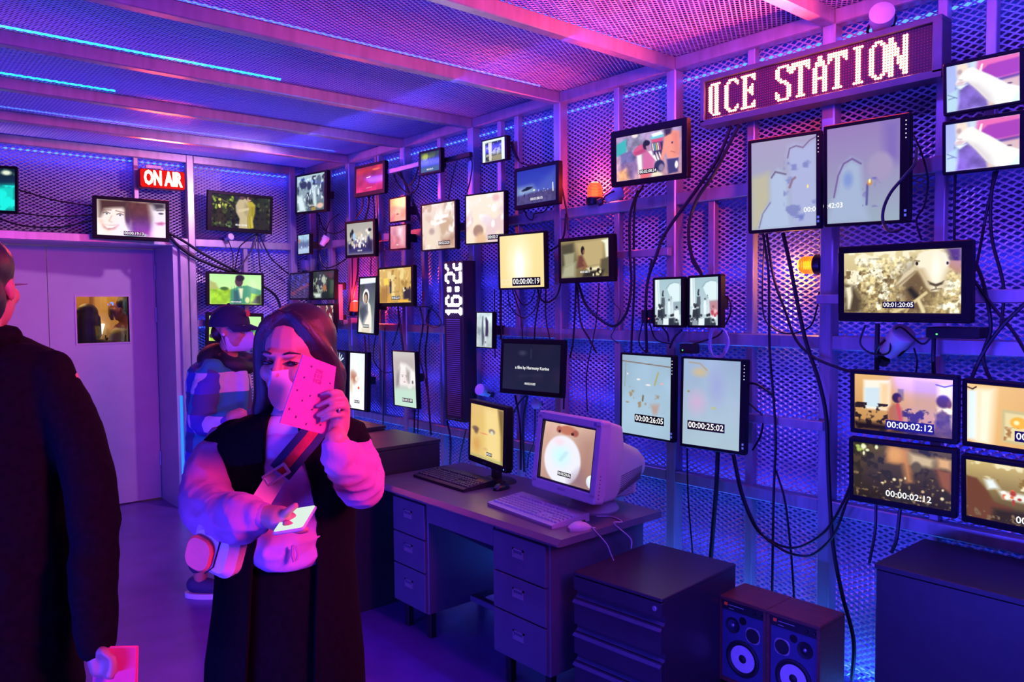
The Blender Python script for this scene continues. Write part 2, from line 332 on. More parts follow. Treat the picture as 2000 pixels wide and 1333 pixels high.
# corridor seen through the pane
WARM = mat('corridor_paint', (.70, .52, .25), .6, 0, .05, 2)
struct('wall_corridor', MB().box(-.6, 2.55, 9.3, 9.36, 0, 2.8).box(2.5, 2.55, 7.3, 9.3, 0, 2.8).box(-.6, 2.55, 7.3, 9.36, 2.75, 2.8), WARM)
struct('trim_6', MB().box(1.90, 2.02, 9.22, 9.3, 0, 2.75), mat('corridor_pilaster', (.45, .28, .10), .5, 0, .05, 3))
MON = {  # centre, rotation in degrees, width, height
 'aqua': ((0.880, 6.559, 2.536), (-6.3, 0.6, -19.2), 0.245, 0.341),
 'faces': ((1.756, 6.555, 2.381), (0.4, 1.1, -9.0), 0.541, 0.327),
 'couple': ((2.625, 6.555, 2.489), (4.4, 0.8, 1.0), 0.567, 0.330),
 'jacket': ((2.563, 6.557, 1.841), (0.3, 1.0, -5.9), 0.479, 0.285),
 'jacket2': ((2.550, 6.557, 1.498), (-0.0, 2.2, -8.6), 0.475, 0.280),
 'bwgroup': ((3.077, 6.171, 2.653), (-0.7, 2.3, -89.6), 0.578, 0.340),
 'red': ((3.158, 5.337, 2.671), (-1.4, 0.6, -87.6), 0.427, 0.248),
 'orange': ((3.129, 4.893, 2.395), (-0.1, 0.6, -90.7), 0.248, 0.183),
 'pinks': ((3.129, 4.896, 2.191), (-0.3, 0.6, -88.2), 0.234, 0.187),
 'street': ((3.129, 6.430, 2.235), (-1.0, 0.5, -89.3), 0.234, 0.181),
 'party': ((3.158, 5.498, 2.222), (0.6, 0.7, -85.5), 0.419, 0.294),
 'lamp': ((3.127, 4.943, 1.831), (-0.8, -0.5, -90.6), 0.498, 0.300),
 'hooded': ((3.129, 5.360, 1.692), (-3.1, 0.5, -98.5), 0.373, 0.455),
 'quada': ((3.078, 6.427, 1.866), (-2.0, 0.4, -95.4), 0.493, 0.244),
 'quadb': ((3.078, 5.996, 1.867), (-2.7, -0.0, -92.3), 0.465, 0.253),
 'quadc': ((3.078, 6.441, 1.586), (-1.7, -0.3, -92.4), 0.436, 0.234),
 'quadd': ((3.078, 6.014, 1.587), (-1.3, -0.3, -94.8), 0.505, 0.240),
 'statue': ((3.129, 5.878, 1.087), (-1.1, 0.8, -90.9), 0.361, 0.473),
 'boots': ((3.129, 5.529, 1.084), (-2.2, -0.2, -89.0), 0.309, 0.475),
 'scarf': ((3.129, 4.838, 1.146), (1.3, -0.3, -89.5), 0.319, 0.419),
 'tree': ((3.159, 4.519, 2.692), (0.4, 0.9, -88.8), 0.259, 0.168),
 'pastel': ((3.127, 4.386, 2.232), (0.4, 0.6, -89.7), 0.414, 0.329),
 'photo': ((3.179, 3.839, 2.672), (1.2, 1.3, -91.0), 0.256, 0.151),
 'blush': ((3.127, 3.877, 2.241), (0.2, 0.8, -84.9), 0.370, 0.325),
 'saucer': ((3.157, 3.425, 2.395), (-1.6, -0.9, -86.7), 0.369, 0.251),
 'cream': ((3.127, 3.530, 1.953), (0.8, -0.1, -83.7), 0.385, 0.341),
 'kitchen': ((3.126, 2.997, 1.938), (0.5, -0.3, -89.7), 0.415, 0.255),
 'crowd': ((3.074, 2.515, 2.437), (1.6, 0.7, -88.0), 0.470, 0.284),
 'title': ((3.125, 3.449, 1.314), (-3.8, -0.4, -84.8), 0.510, 0.339),
 'horses': ((3.129, 3.896, 1.529), (-1.4, 0.1, -90.6), 0.182, 0.236),
 'hall': ((3.129, 2.432, 1.698), (0.0, -0.2, -94.2), 0.200, 0.251),
 'hall2': ((3.129, 2.217, 1.701), (-1.2, -0.9, -94.8), 0.204, 0.253),
 'water': ((3.106, 2.551, 1.218), (-0.8, -0.0, -93.0), 0.364, 0.434),
 'pale': ((3.106, 2.152, 1.213), (-1.2, 0.3, -85.4), 0.346, 0.442),
 'cake': ((3.106, 1.793, 2.208), (0.2, -0.6, -79.2), 0.315, 0.412),
 'hood2': ((3.104, 1.442, 2.206), (4.6, 1.8, -93.0), 0.349, 0.414),
 'arm': ((3.156, 1.041, 2.481), (2.4, -0.9, -84.2), 0.257, 0.192),
 'arm2': ((3.156, 1.039, 2.263), (5.3, 0.7, -89.0), 0.266, 0.198),
 'sheep': ((3.068, 1.279, 1.764), (2.3, 0.3, -90.7), 0.496, 0.301),
 'home': ((3.073, 1.270, 1.294), (3.7, 0.6, -85.0), 0.389, 0.256),
 'home2': ((3.073, 0.893, 1.285), (5.5, 1.3, -93.4), 0.338, 0.250),
 'garden': ((3.073, 1.270, 1.019), (4.5, 0.8, -83.7), 0.389, 0.262),
 'garden2': ((3.073, 0.889, 1.008), (5.5, 0.8, -92.3), 0.340, 0.254),
}
# ------------------------------------------------------------------ screens: small pictures painted from soft shapes, kept as point colours
class Pic:
    def __init__(s, w, h, bg):
        s.h = h; s.w = w; s.v, s.u = np.mgrid[0:1:h*1j, 0:1:w*1j]; s.a = np.zeros((h, w, 3)); s.a[:] = s.c(bg)
        s.asp = w/h
    def c(s, k): k = k.lstrip('#'); return np.array([int(k[i:i+2], 16)/255 for i in (0, 2, 4)])
    def mixin(s, m, col): m = np.clip(m, 0, 1)[..., None]; s.a = s.a*(1-m)+s.c(col)*m; return s
    def grad(s, c0, c1, ang=90):
        t = s.u*math.cos(R(ang))+s.v*math.sin(R(ang)); t = (t-t.min())/(t.max()-t.min()); s.a = s.c(c0)*(1-t[..., None])+s.c(c1)*t[..., None]; return s
    def e(s, cx, cy, rx, ry, col, soft=.15, rot=0, al=1.):
        x = (s.u-cx)*s.asp; y = s.v-cy; c, q = math.cos(R(rot)), math.sin(R(rot)); x, y = x*c+y*q, -x*q+y*c
        d = np.sqrt((x/(rx*s.asp))**2+(y/ry)**2); return s.mixin((1-d)/soft*al if al == 1 else np.clip((1-d)/soft, 0, 1)*al, col)
    def p(s, pts, col, soft=.01, al=1.):
        ins = np.zeros(s.u.shape, bool); dm = np.full(s.u.shape, 9.); n = len(pts)
        for i in range(n):
            (x0, y0), (x1, y1) = pts[i], pts[(i+1) % n]
            cr = ((y0 > s.v) != (y1 > s.v)) & (s.u < (x1-x0)*(s.v-y0)/((y1-y0) or 1e-9)+x0); ins ^= cr
            t = np.clip(((s.u-x0)*(x1-x0)+(s.v-y0)*(y1-y0))/((x1-x0)**2+(y1-y0)**2+1e-12), 0, 1)
            dm = np.minimum(dm, np.hypot(s.u-x0-t*(x1-x0), s.v-y0-t*(y1-y0)))
        return s.mixin(np.clip(np.where(ins, dm, -dm)/soft*.5+.5, 0, 1)*al, col)
    def l(s, pts, wd, col, al=1.):
        dm = np.full(s.u.shape, 9.)
        for (x0, y0), (x1, y1) in zip(pts, pts[1:]):
            t = np.clip(((s.u-x0)*(x1-x0)+(s.v-y0)*(y1-y0))/((x1-x0)**2+(y1-y0)**2+1e-12), 0, 1)
            dm = np.minimum(dm, np.hypot((s.u-x0-t*(x1-x0))*s.asp, s.v-y0-t*(y1-y0)))
        return s.mixin(np.clip(1.5-dm/wd, 0, 1)*al, col)
    def n(s, sc, amt, seed, col=None, box=None, thr=None, al=1.):
        rg = np.random.default_rng(seed); tot = np.zeros(s.u.shape); am = 1.
        for o in range(3):
            gx, gy = max(2, int(sc*s.asp))*2**o+2, max(2, sc)*2**o+2
            g = rg.random((gy, gx)); x = s.u*(gx-2); y = s.v*(gy-2); xi = x.astype(int); yi = y.astype(int); fx = x-xi; fy = y-yi
            fx = fx*fx*(3-2*fx); fy = fy*fy*(3-2*fy)
            tot += am*((g[yi, xi]*(1-fx)+g[yi, xi+1]*fx)*(1-fy)+(g[yi+1, xi]*(1-fx)+g[yi+1, xi+1]*fx)*fy); am *= .5
        tot = tot/1.75
        msk = np.ones(s.u.shape)
        if box: msk = ((s.u > box[0]) & (s.u < box[2]) & (s.v > box[1]) & (s.v < box[3])).astype(float)
        if col: return s.mixin(np.clip((tot-(thr or .5))*9, 0, 1)*msk*al, col)
        s.a = np.clip(s.a*(1+((tot-.5)*amt*msk)[..., None]), 0, 1); return s
    def dots(s, n, box, rr, cols, seed):
        rg = random.Random(seed)
        for i in range(n):
            s.e(rg.uniform(box[0], box[2]), rg.uniform(box[1], box[3]), rr*rg.uniform(.5, 1.3)/s.asp, rr*rg.uniform(.5, 1.3), rg.choice(cols), .5)
        return s
def fig(p, x, y, h, hair, skin, top, bottom, lean=0.):
    """a small standing figure: y is the top of the head, h the height"""
    w = h/p.asp
    p.p([(x-.11*w+lean*.4, y+.16*h), (x+.11*w+lean*.4, y+.16*h), (x+.13*w, y+.55*h), (x-.13*w, y+.55*h)], top, .012)
    p.p([(x-.11*w, y+.52*h), (x+.11*w, y+.52*h), (x+.10*w, y+h), (x-.10*w, y+h)], bottom, .012)
    p.e(x+lean*.5, y+.08*h, .065*w, .085*h, skin, .3); p.e(x+lean*.5-.012*w, y+.055*h, .07*w, .07*h, hair, .3); return p
def face(p, cx, cy, rx, ry, skin, dark, mouth=None, open_=0):
    p.e(cx, cy, rx, ry, skin, .2)
    for q in (-1, 1):
        p.e(cx+q*rx*.42, cy-ry*.12, rx*.2, ry*.07, dark, .5); p.l([(cx+q*rx*.66, cy-ry*.28), (cx+q*rx*.2, cy-ry*.30)], ry*.045, dark, .7)
    p.l([(cx+rx*.04, cy-ry*.05), (cx+rx*.08, cy+ry*.2), (cx-rx*.05, cy+ry*.24)], ry*.03, dark, .35)
    if mouth: p.e(cx, cy+ry*.52, rx*.36, ry*(.07+.12*open_), mouth, .4)
    return p
PICS = {}
def pic(f): PICS[f.__name__[2:]] = f; return f
@pic
def p_aqua(p): p.grad('#0a2030', '#0b3a4a'); p.n(7, 0, 1, '#2d4a50', (0, 0, 1, .35), .55); p.p([(0, .45), (1, .38), (1, 1), (0, 1)], '#12c8b8', .08); p.n(5, 0, 2, '#18e6d8', (0, .4, 1, 1), .5); p.e(.3, .5, .12, .25, '#0f6a78', .6); p.e(.75, .1, .2, .08, '#dfe8d0', .6)
@pic
def p_faces(p):
    p.grad('#efe2da', '#f2ece8'); p.p([(.40, 0), (.80, 0), (.84, .4), (.80, 1), (.5, 1), (.44, .5)], '#5c3428', .06); p.n(7, .5, 31, None, (.4, 0, .84, 1)); p.e(.23, .5, .235, .56, '#f6e6dc', .12, -6); p.p([(.02, 0), (.46, 0), (.44, .3), (.36, .2), (.24, .22), (.12, .26), (.04, .5)], '#4a2e26', .05); p.e(.44, .4, .06, .4, '#53352b', .5)
    for x, y in ((.14, .40), (.33, .42)): p.e(x, y, .042, .035, '#fbfafa', .4); p.e(x, y, .02, .032, '#3c3844', .5); p.l([(x-.045, y-.02), (x, y-.05), (x+.045, y-.015)], .016, '#5b3c34', .8)
    p.l([(.06, .31), (.2, .29)], .018, '#7d5a4c', .6); p.l([(.27, .30), (.40, .34)], .018, '#7d5a4c', .6); p.l([(.21, .45), (.17, .6), (.21, .63)], .018, '#d8b4a4', .8)
    p.p([(.08, .70), (.16, .73), (.30, .70), (.25, .82), (.16, .86), (.10, .80)], '#c9867c', .03); p.p([(.10, .715), (.17, .74), (.28, .715), (.22, .79), (.14, .80)], '#fffdfb', .02); p.e(.06, .62, .06, .1, '#eebfae', .8, 0, .6)
    p.p([(.76, .08), (1, .02), (1, 1), (.78, 1), (.8, .6)], '#ece2ea', .06); p.p([(.78, 0), (1, 0), (1, .14), (.84, .2)], '#40383e', .05); p.e(.93, .30, .05, .035, '#4a4450', .4); p.l([(.87, .22), (.97, .2)], .02, '#5a4c50', .7); p.p([(.85, .58), (.94, .54), (1, .57), (.95, .64), (.88, .64)], '#c06a70', .03); p.e(.56, .95, .2, .07, '#55b055', .3)
@pic
def p_couple(p):
    p.grad('#232c1a', '#2c2820'); p.n(8, 0, 3, '#46542a', None, .6); p.n(12, 0, 4, '#12170e', None, .6); p.l([(0, .08), (.14, .14), (.3, .26), (.37, .42)], .016, '#6a6434'); p.l([(.14, .14), (.2, .3), (.26, .45)], .012, '#565428')
    p.dots(22, (.02, .02, .36, .42), .05, ['#ccd04e', '#9cb43c', '#e6dc78', '#7c9634'], 5); p.dots(8, (.02, .8, .36, .98), .05, ['#6c8450', '#4c6034'], 6)
    p.p([(.45, .12), (.56, .06), (.62, .14), (.64, .4), (.61, .66), (.62, 1), (.46, 1), (.47, .7), (.41, .5), (.40, .3)], '#c0b088', .012); p.p([(.56, .2), (.63, .3), (.6, .62), (.55, .5)], '#98885c', .03, .7); p.e(.51, .05, .045, .07, '#5c4430', .3); p.p([(.44, .42), (.62, .34), (.64, .4), (.46, .52)], '#d0c098', .012)
    p.p([(.60, .16), (.68, .14), (.74, .24), (.73, .5), (.70, .74), (.72, .96), (.62, 1), (.61, .66), (.64, .4)], '#b8a838', .012); p.p([(.66, .3), (.73, .3), (.71, .7), (.66, .6)], '#8c7c20', .03, .7); p.l([(.64, .6), (.66, .96)], .01, '#867418', .8); p.l([(.68, .6), (.69, .94)], .01, '#e0d068', .8); p.e(.63, .07, .04, .085, '#d0a884', .25); p.e(.65, .04, .045, .06, '#3c2c20', .3)
@pic
def p_jacket(p):
    p.grad('#b8f0a0', '#d8f0a8'); p.p([(0, .22), (.12, .3), (.18, .5), (0, .55)], '#b0b868', .03); p.p([(0, .5), (.5, .5), (1, .56), (1, 1), (0, 1)], '#98c830', .04); p.n(6, .5, 7, None, (0, .5, 1, 1)); p.e(.28, .48, .1, .07, '#3c6830', .4)
    p.p([(.40, .52), (.55, .40), (.72, .36), (.82, .42), (1, .52), (1, .7), (.8, .62), (.76, .98), (.38, 1)], '#4c9a78', .02)
    for i in range(10): p.l([(.38+i*.045, .38), (.38+i*.045, 1)], .006, '#2c5a50', .5 if i < 9 else 0)
    p.p([(.55, .46), (.64, .46), (.62, .8), (.58, .8)], '#e8e8c0', .02); p.e(.56, .24, .085, .19, '#54364a', .2); p.e(.58, .12, .1, .13, '#281a30', .3); p.p([(.82, .95), (.9, .72), (1, .66), (1, 1)], '#303830', .03); p.e(.72, .85, .05, .12, '#d8e0a0', .3); p.p([(.46, .55), (.54, .52), (.6, .98), (.46, .98)], '#2c4a6c', .03, .7)
@pic
def p_jacket2(p): p_jacket(p); p.e(.05, .8, .05, .1, '#303830', .3)
@pic
def p_bwgroup(p):
    p.grad('#a8c4c8', '#50606a'); p.n(5, 0, 11, '#303a44', (0, .05, 1, .8), .52); p.n(9, 0, 12, '#d4e4e4', (0, .1, 1, 1), .62); face(p, .25, .42, .14, .2, '#8aa0a4', '#2a3038'); p.e(.25, .26, .16, .12, '#2c343c', .3)
    p.p([(0, .55), (.2, .55), (.36, 1), (.1, 1)], '#d0e4e4', .05); p.p([(.58, .4), (.68, .4), (.74, .9), (.62, .9)], '#c8dcdc', .03); p.e(.62, .38, .07, .1, '#b8ccd0', .3); p.e(.45, .3, .09, .14, '#303840', .3); p.e(.8, .2, .1, .18, '#586470', .3)
    p.e(.62, .95, .1, .09, '#a08848', .4); p.e(.85, .88, .14, .09, '#e0b8a8', .4)
@pic
def p_red(p): p.grad('#7c2450', '#d83070'); p.p([(0, .1), (.7, 0), (1, 0), (1, .16), (.1, .28)], '#c03038', .1); p.n(3, .4, 13); p.l([(.4, .44), (.54, .42)], .015, '#ffffff'); p.l([(.38, .86), (.6, .84)], .014, '#f0a8c0', .7); p.e(.75, .16, .2, .05, '#ff7040', .6)
@pic
def p_orange(p): p.grad('#ff9078', '#ffa898'); p.p([(.1, 0), (.9, 0), (.9, .28), (.1, .3)], '#ffd070', .1, .6); p.n(4, .25, 14); p.e(.5, .6, .3, .25, '#ffc0a8', .6); p.e(.48, .7, .12, .05, '#b86060', .5); p.p([(0, .8), (.3, .72), (.2, 1), (0, 1)], '#f07880', .1)
@pic
def p_pinks(p): p.grad('#d890a8', '#c86878'); p.n(4, .4, 15); p.p([(.5, .05), (.8, .1), (.7, .5), (.52, .4)], '#f4e4ec', .15); p.p([(.7, .5), (.95, .3), (.9, .9), (.6, .8)], '#ecc4cc', .12, .7); p.e(.45, .83, .1, .03, '#f8e8e8', .5)
@pic
def p_street(p): p.grad('#a8d0e4', '#7888a8'); p.n(5, .3, 16); p.p([(0, .3), (.5, .36), (1, .34), (1, .66), (0, .7)], '#5c6c94', .1); p.l([(.5, 0), (.5, .75)], .012, '#38445c'); p.dots(9, (.1, .6, .95, .75), .05, ['#d8ecf8', '#2c3854'], 3); p.e(.12, .3, .1, .14, '#c07860', .5); p.p([(0, .74), (1, .7), (1, 1), (0, 1)], '#a8c0d8', .06)
@pic
def p_party(p):
    p.grad('#a8a49c', '#c8c4b8'); p.p([(0, .62), (.4, .6), (1, .6), (1, 1), (0, 1)], '#343064', .1); p.dots(26, (.1, .25, .9, .75), .10, ['#ece8dc', '#24243c', '#3c4878', '#d8d4c8', '#1c1c30', '#c8b8a0'], 8); p.dots(16, (.35, .5, .75, .78), .06, ['#ffffff', '#c8a8a0', '#ece8e0'], 9)
    p.e(.22, .3, .06, .14, '#1c1c28', .4); p.e(.28, .42, .08, .14, '#a8c4e0', .4); p.p([(.8, .5), (.96, .6), (.94, .9), (.8, .8)], '#2c2444', .05)
@pic
def p_lamp(p):
    p.grad('#d8b060', '#c09848'); p.n(4, 0, 21, '#e8d088', None, .55); p.n(7, 0, 22, '#a88038', (.3, .05, 1, .7), .6); p.p([(0, .5), (.3, .55), (.25, 1), (0, 1)], '#a87830', .1); p.p([(.14, .28), (.28, .27), (.30, .47), (.15, .48)], '#ffd048', .02); p.l([(.23, .47), (.23, .95)], .012, '#7c6028')
    p.p([(.27, .8), (.36, .72), (.42, .98), (.24, 1)], '#d8a028', .03); fig(p, .36, .3, .42, '#38281c', '#c89058', '#382818', '#283848'); p.p([(.75, .62), (1, .6), (1, .95), (.76, .98)], '#2c2824', .04); p.dots(8, (.76, .55, 1, .72), .05, ['#e8d8b0', '#1c1814'], 4); p.p([(.6, .92), (.9, .9), (.92, 1), (.6, 1)], '#f0b830', .03); p.l([(.63, .1), (.63, .9)], .01, '#806838', .6)
@pic
def p_hooded(p):
    p.grad('#30383c', '#a8b0b4'); p.p([(0, 0), (1, 0), (1, .09), (0, .11)], '#e8f4f8', .01); p.e(.42, .34, .22, .15, '#f4f4ec', .15); p.e(.42, .36, .15, .12, '#2c241c', .2); p.e(.40, .38, .11, .1, '#b89878', .3); p.p([(.52, .4), (.72, .5), (.82, .72), (.84, 1), (0, 1), (.02, .72), (.3, .9), (.6, .66)], '#ece8d8', .02); p.p([(.02, .62), (.25, .82), (.52, .62), (.4, .5), (.05, .55)], '#48505c', .04); p.l([(.3, .88), (.62, .62)], .012, '#b8b098'); p.p([(.2, .93), (.8, .9), (.7, 1), (.25, 1)], '#dcd0a8', .03)
@pic
def p_quada(p): p.grad('#1a1c58', '#2c2848'); p.p([(0, .8), (.95, .38), (1, .5), (.2, .9)], '#6c3038', .04); p.n(9, 0, 23, '#3840b0', (0, 0, 1, .5), .58); p.p([(.3, .72), (1, .55), (1, .9), (.4, .92)], '#28203c', .05); p.dots(8, (.4, .55, .95, .85), .06, ['#4c6080', '#703848', '#1c1828'], 5)
@pic
def p_quadb(p): p.grad('#303830', '#1c2420'); p.n(7, 0, 24, '#98a490', (0, .1, .7, .9), .55); p.n(9, 0, 25, '#202428', None, .6); p.e(.55, .3, .12, .16, '#b0b8a0', .4); p.e(.6, .62, .1, .16, '#a86840', .4); p.p([(.1, .8), (.45, .8), (.45, .98), (.2, .98)], '#c8d4c8', .05); p.p([(.6, .05), (.95, .1), (.9, .3)], '#602c30', .06)
@pic
def p_quadc(p): p.grad('#242050', '#30303c'); p.n(6, 0, 26, '#7c5c58', None, .58)
@pic
def p_quadd(p): p.grad('#583038', '#3c2020'); p.n(6, 0, 27, '#d8c8b0', None, .58); p.n(8, 0, 28, '#701c24', None, .6); p.e(.4, .45, .1, .2, '#b89878', .4); p.e(.7, .5, .1, .2, '#c8a088', .4); p.e(.6, .92, .3, .15, '#e8e4dc', .3)
@pic
def p_statue(p):
    p.grad('#181c3c', '#34404c'); p.p([(.55, .42), (1, .5), (1, 1), (.5, 1)], '#70808c', .06); p.n(6, 0, 29, '#a8bcc8', (.4, .3, 1, 1), .56)
    for a in range(-60, 61, 24): p.l([(.62, .2), (.62+.3*math.sin(R(a)), .2-.17*math.cos(R(a)))], .013, '#e8f4f8')
    p.e(.64, .25, .14, .09, '#c8dce4', .3); p.e(.62, .32, .1, .05, '#485868', .4); p.p([(.6, .75), (.85, .7), (.95, 1), (.6, 1)], '#e0e8ec', .05)
@pic
def p_boots(p): p.grad('#e8f0f0', '#f4f4ec'); p.n(3, .12, 30); p.e(.2, .42, .28, .16, '#d0b8a8', .5); p.p([(.1, .36), (.45, .38), (.5, .5), (.3, .55), (.1, .46)], '#b87860', .06); p.e(.5, .46, .18, .06, '#e8dcd0', .4); p.e(.6, .62, .07, .03, '#d84828', .3); p.p([(.04, .52), (.2, .5), (.16, .7), (.02, .66)], '#dcc8a8', .06); p.p([(0, .92), (.14, .98), (0, 1)], '#404850', .02); p.l([(.55, .2), (.8, .75)], .02, '#dce0dc', .6)
@pic
def p_scarf(p):
    p.grad('#c8c4bc', '#c4dcc8'); p.p([(0, .1), (1, .05), (1, .62), (0, .66)], '#b8aca8', .1); p.p([(.25, .3), (.35, .2), (.6, .22), (.98, .35), (1, .6), (.72, .62), (.2, .62)], '#ece8e4', .04); p.p([(.15, .45), (.3, .3), (.24, .62), (.1, .66)], '#8c8480', .06); face(p, .5, .47, .2, .15, '#ece0dc', '#7c706c', '#a8847c'); p.p([(.6, .3), (.75, .35), (.72, .62), (.6, .5)], '#9c948c', .06); p.e(.72, .62, .13, .06, '#e8e0d8', .4); p.e(.86, .54, .05, .04, '#6c6468', .4); p.p([(0, .7), (1, .66), (1, 1), (0, 1)], '#b8dcc4', .08, .7)
@pic
def p_tree(p): p.grad('#1c2c48', '#3c5878'); p.p([(0, .05), (.9, .1), (.7, .4), (.3, .6), (.05, .45)], '#5c6c30', .15); p.e(.25, .22, .26, .2, '#a8b830', .6); p.l([(.46, 0), (.42, .3), (.5, .6)], .02, '#10181c'); p.l([(.42, .3), (.3, .45)], .015, '#10181c'); p.l([(.85, 0), (.8, .3), (.62, .55)], .02, '#141c24'); p.e(.6, .4, .14, .16, '#3c4c38', .5); p.p([(0, .78), (1, .74), (1, 1), (0, 1)], '#46668c', .08)
@pic
def p_pastel(p): p.grad('#e8d4c8', '#e4d0bc'); p.n(4, 0, 41, '#ccb09c', None, .56); p.n(5, 0, 42, '#f4ece4', None, .58); p.l([(.42, .32), (.78, .29)], .03, '#ffffff'); p.l([(.42, .44), (.74, .41)], .025, '#ffffff'); p.p([(.55, .5), (.95, .25), (.9, .45), (.6, .75)], '#c8a888', .06, .8); p.p([(.6, .78), (1, .7), (1, .98), (.6, .98)], '#a87860', .08, .7); p.e(.3, .6, .12, .1, '#b89c98', .6); p.e(.2, .3, .14, .1, '#dcc0b0', .6)
@pic
def p_photo(p):
    p.grad('#dff0ec', '#e4f4f0'); p.p([(.13, .12), (.85, .1), (.85, .97), (.13, .98)], '#2c3028', .006); p.n(10, 0, 43, '#a8a890', (.14, .12, .85, .97), .55)
    p.p([(.26, .12), (.43, .12), (.42, .97), (.3, .97)], '#d8d4bc', .02); p.e(.66, .3, .12, .16, '#1c2018', .4); p.p([(.44, .55), (.84, .5), (.84, .7), (.44, .72)], '#d0d8dc', .04, .6); p.p([(.44, .75), (.85, .72), (.85, .96), (.44, .97)], '#98906c', .03)
@pic
def p_blush(p): p.grad('#f0e4d4', '#f0dcc0'); p.n(3, 0, 44, '#e4c8c8', None, .56); p.n(4, 0, 45, '#f8f0ec', None, .6); p.e(.33, .75, .16, .15, '#a88474', .3); p.e(.4, .95, .2, .2, '#e0b890', .5); p.e(.75, .3, .08, .1, '#ffffff', .6); p.e(.72, .62, .06, .1, '#ffffff', .6); p.e(.8, .1, .14, .1, '#e8b8b8', .6); p.e(.55, .55, .2, .15, '#e8d4dc', .7)
@pic
def p_saucer(p):
    p.grad('#2834a8', '#4858b8'); p.p([(.35, .7), (1, .1), (1, .75)], '#6070b8', .1, .4); p.p([(0, .5), (.4, .48), (.5, .7), (.1, .74), (0, .74)], '#a0b8c8', .1, .8); p.e(.27, .56, .17, .05, '#182038', .3, -8); p.e(.29, .53, .07, .04, '#101828', .4); p.p([(0, .74), (.3, .70), (.7, .66), (1, .7), (1, 1), (0, 1)], '#4c4474', .03); p.n(14, .5, 46, None, (0, .66, 1, 1)); p.e(.45, .62, .04, .03, '#e8f0c0', .5); p.l([(.92, .5), (.93, .72)], .02, '#e8ecf0'); p.l([(.2, .7), (.2, .76)], .012, '#101020'); p.dots(6, (.5, .62, .8, .7), .02, ['#c8d0e8'], 3)
@pic
def p_cream(p): p.grad('#f4e0a4', '#f2d898'); p.e(.45, .55, .34, .6, '#fff8dc', .9); p.e(.45, .6, .14, .42, '#ffffff', .9); p.p([(.8, 0), (1, 0), (1, 1), (.9, 1)], '#e8cc84', .15, .5); p.p([(0, 0), (.1, 0), (.06, 1), (0, 1)], '#e8cc84', .1, .5)
@pic
def p_kitchen(p):
    p.grad('#8c7c50', '#746640'); p.p([(.3, .05), (.92, 0), (.9, .7), (.45, .75)], '#b8a470', .06); p.p([(0, .1), (.28, .06), (.3, .7), (0, .9)], '#4c4830', .04); p.p([(.06, .35), (.3, .32), (.28, .65), (.08, .7)], '#9c9878', .03); p.p([(.05, .7), (.32, .58), (.3, .98), (0, 1)], '#a8a888', .05); p.p([(.38, .42), (.46, .4), (.56, .72), (.34, .75)], '#6c4030', .03); p.e(.47, .28, .045, .13, '#20180f', .3); p.e(.49, .32, .025, .07, '#8c5c3c', .4)
    p.l([(.48, .6), (.54, .72), (.46, .78)], .03, '#8c5c3c'); p.p([(.85, .06), (1, .02), (1, .5), (.94, .52), (.92, .14)], '#e8ecd0', .02); p.p([(.84, .55), (1, .5), (1, .95), (.82, .9)], '#5c5438', .03); p.p([(.55, .76), (.8, .72), (.85, .84), (.6, .86)], '#e8dcb0', .03); p.p([(.5, .85), (.9, .82), (.86, 1), (.45, 1)], '#2c2818', .03); p.dots(10, (.52, .76, .86, .98), .05, ['#d8cc98', '#1c180f', '#f0e8c8'], 6)
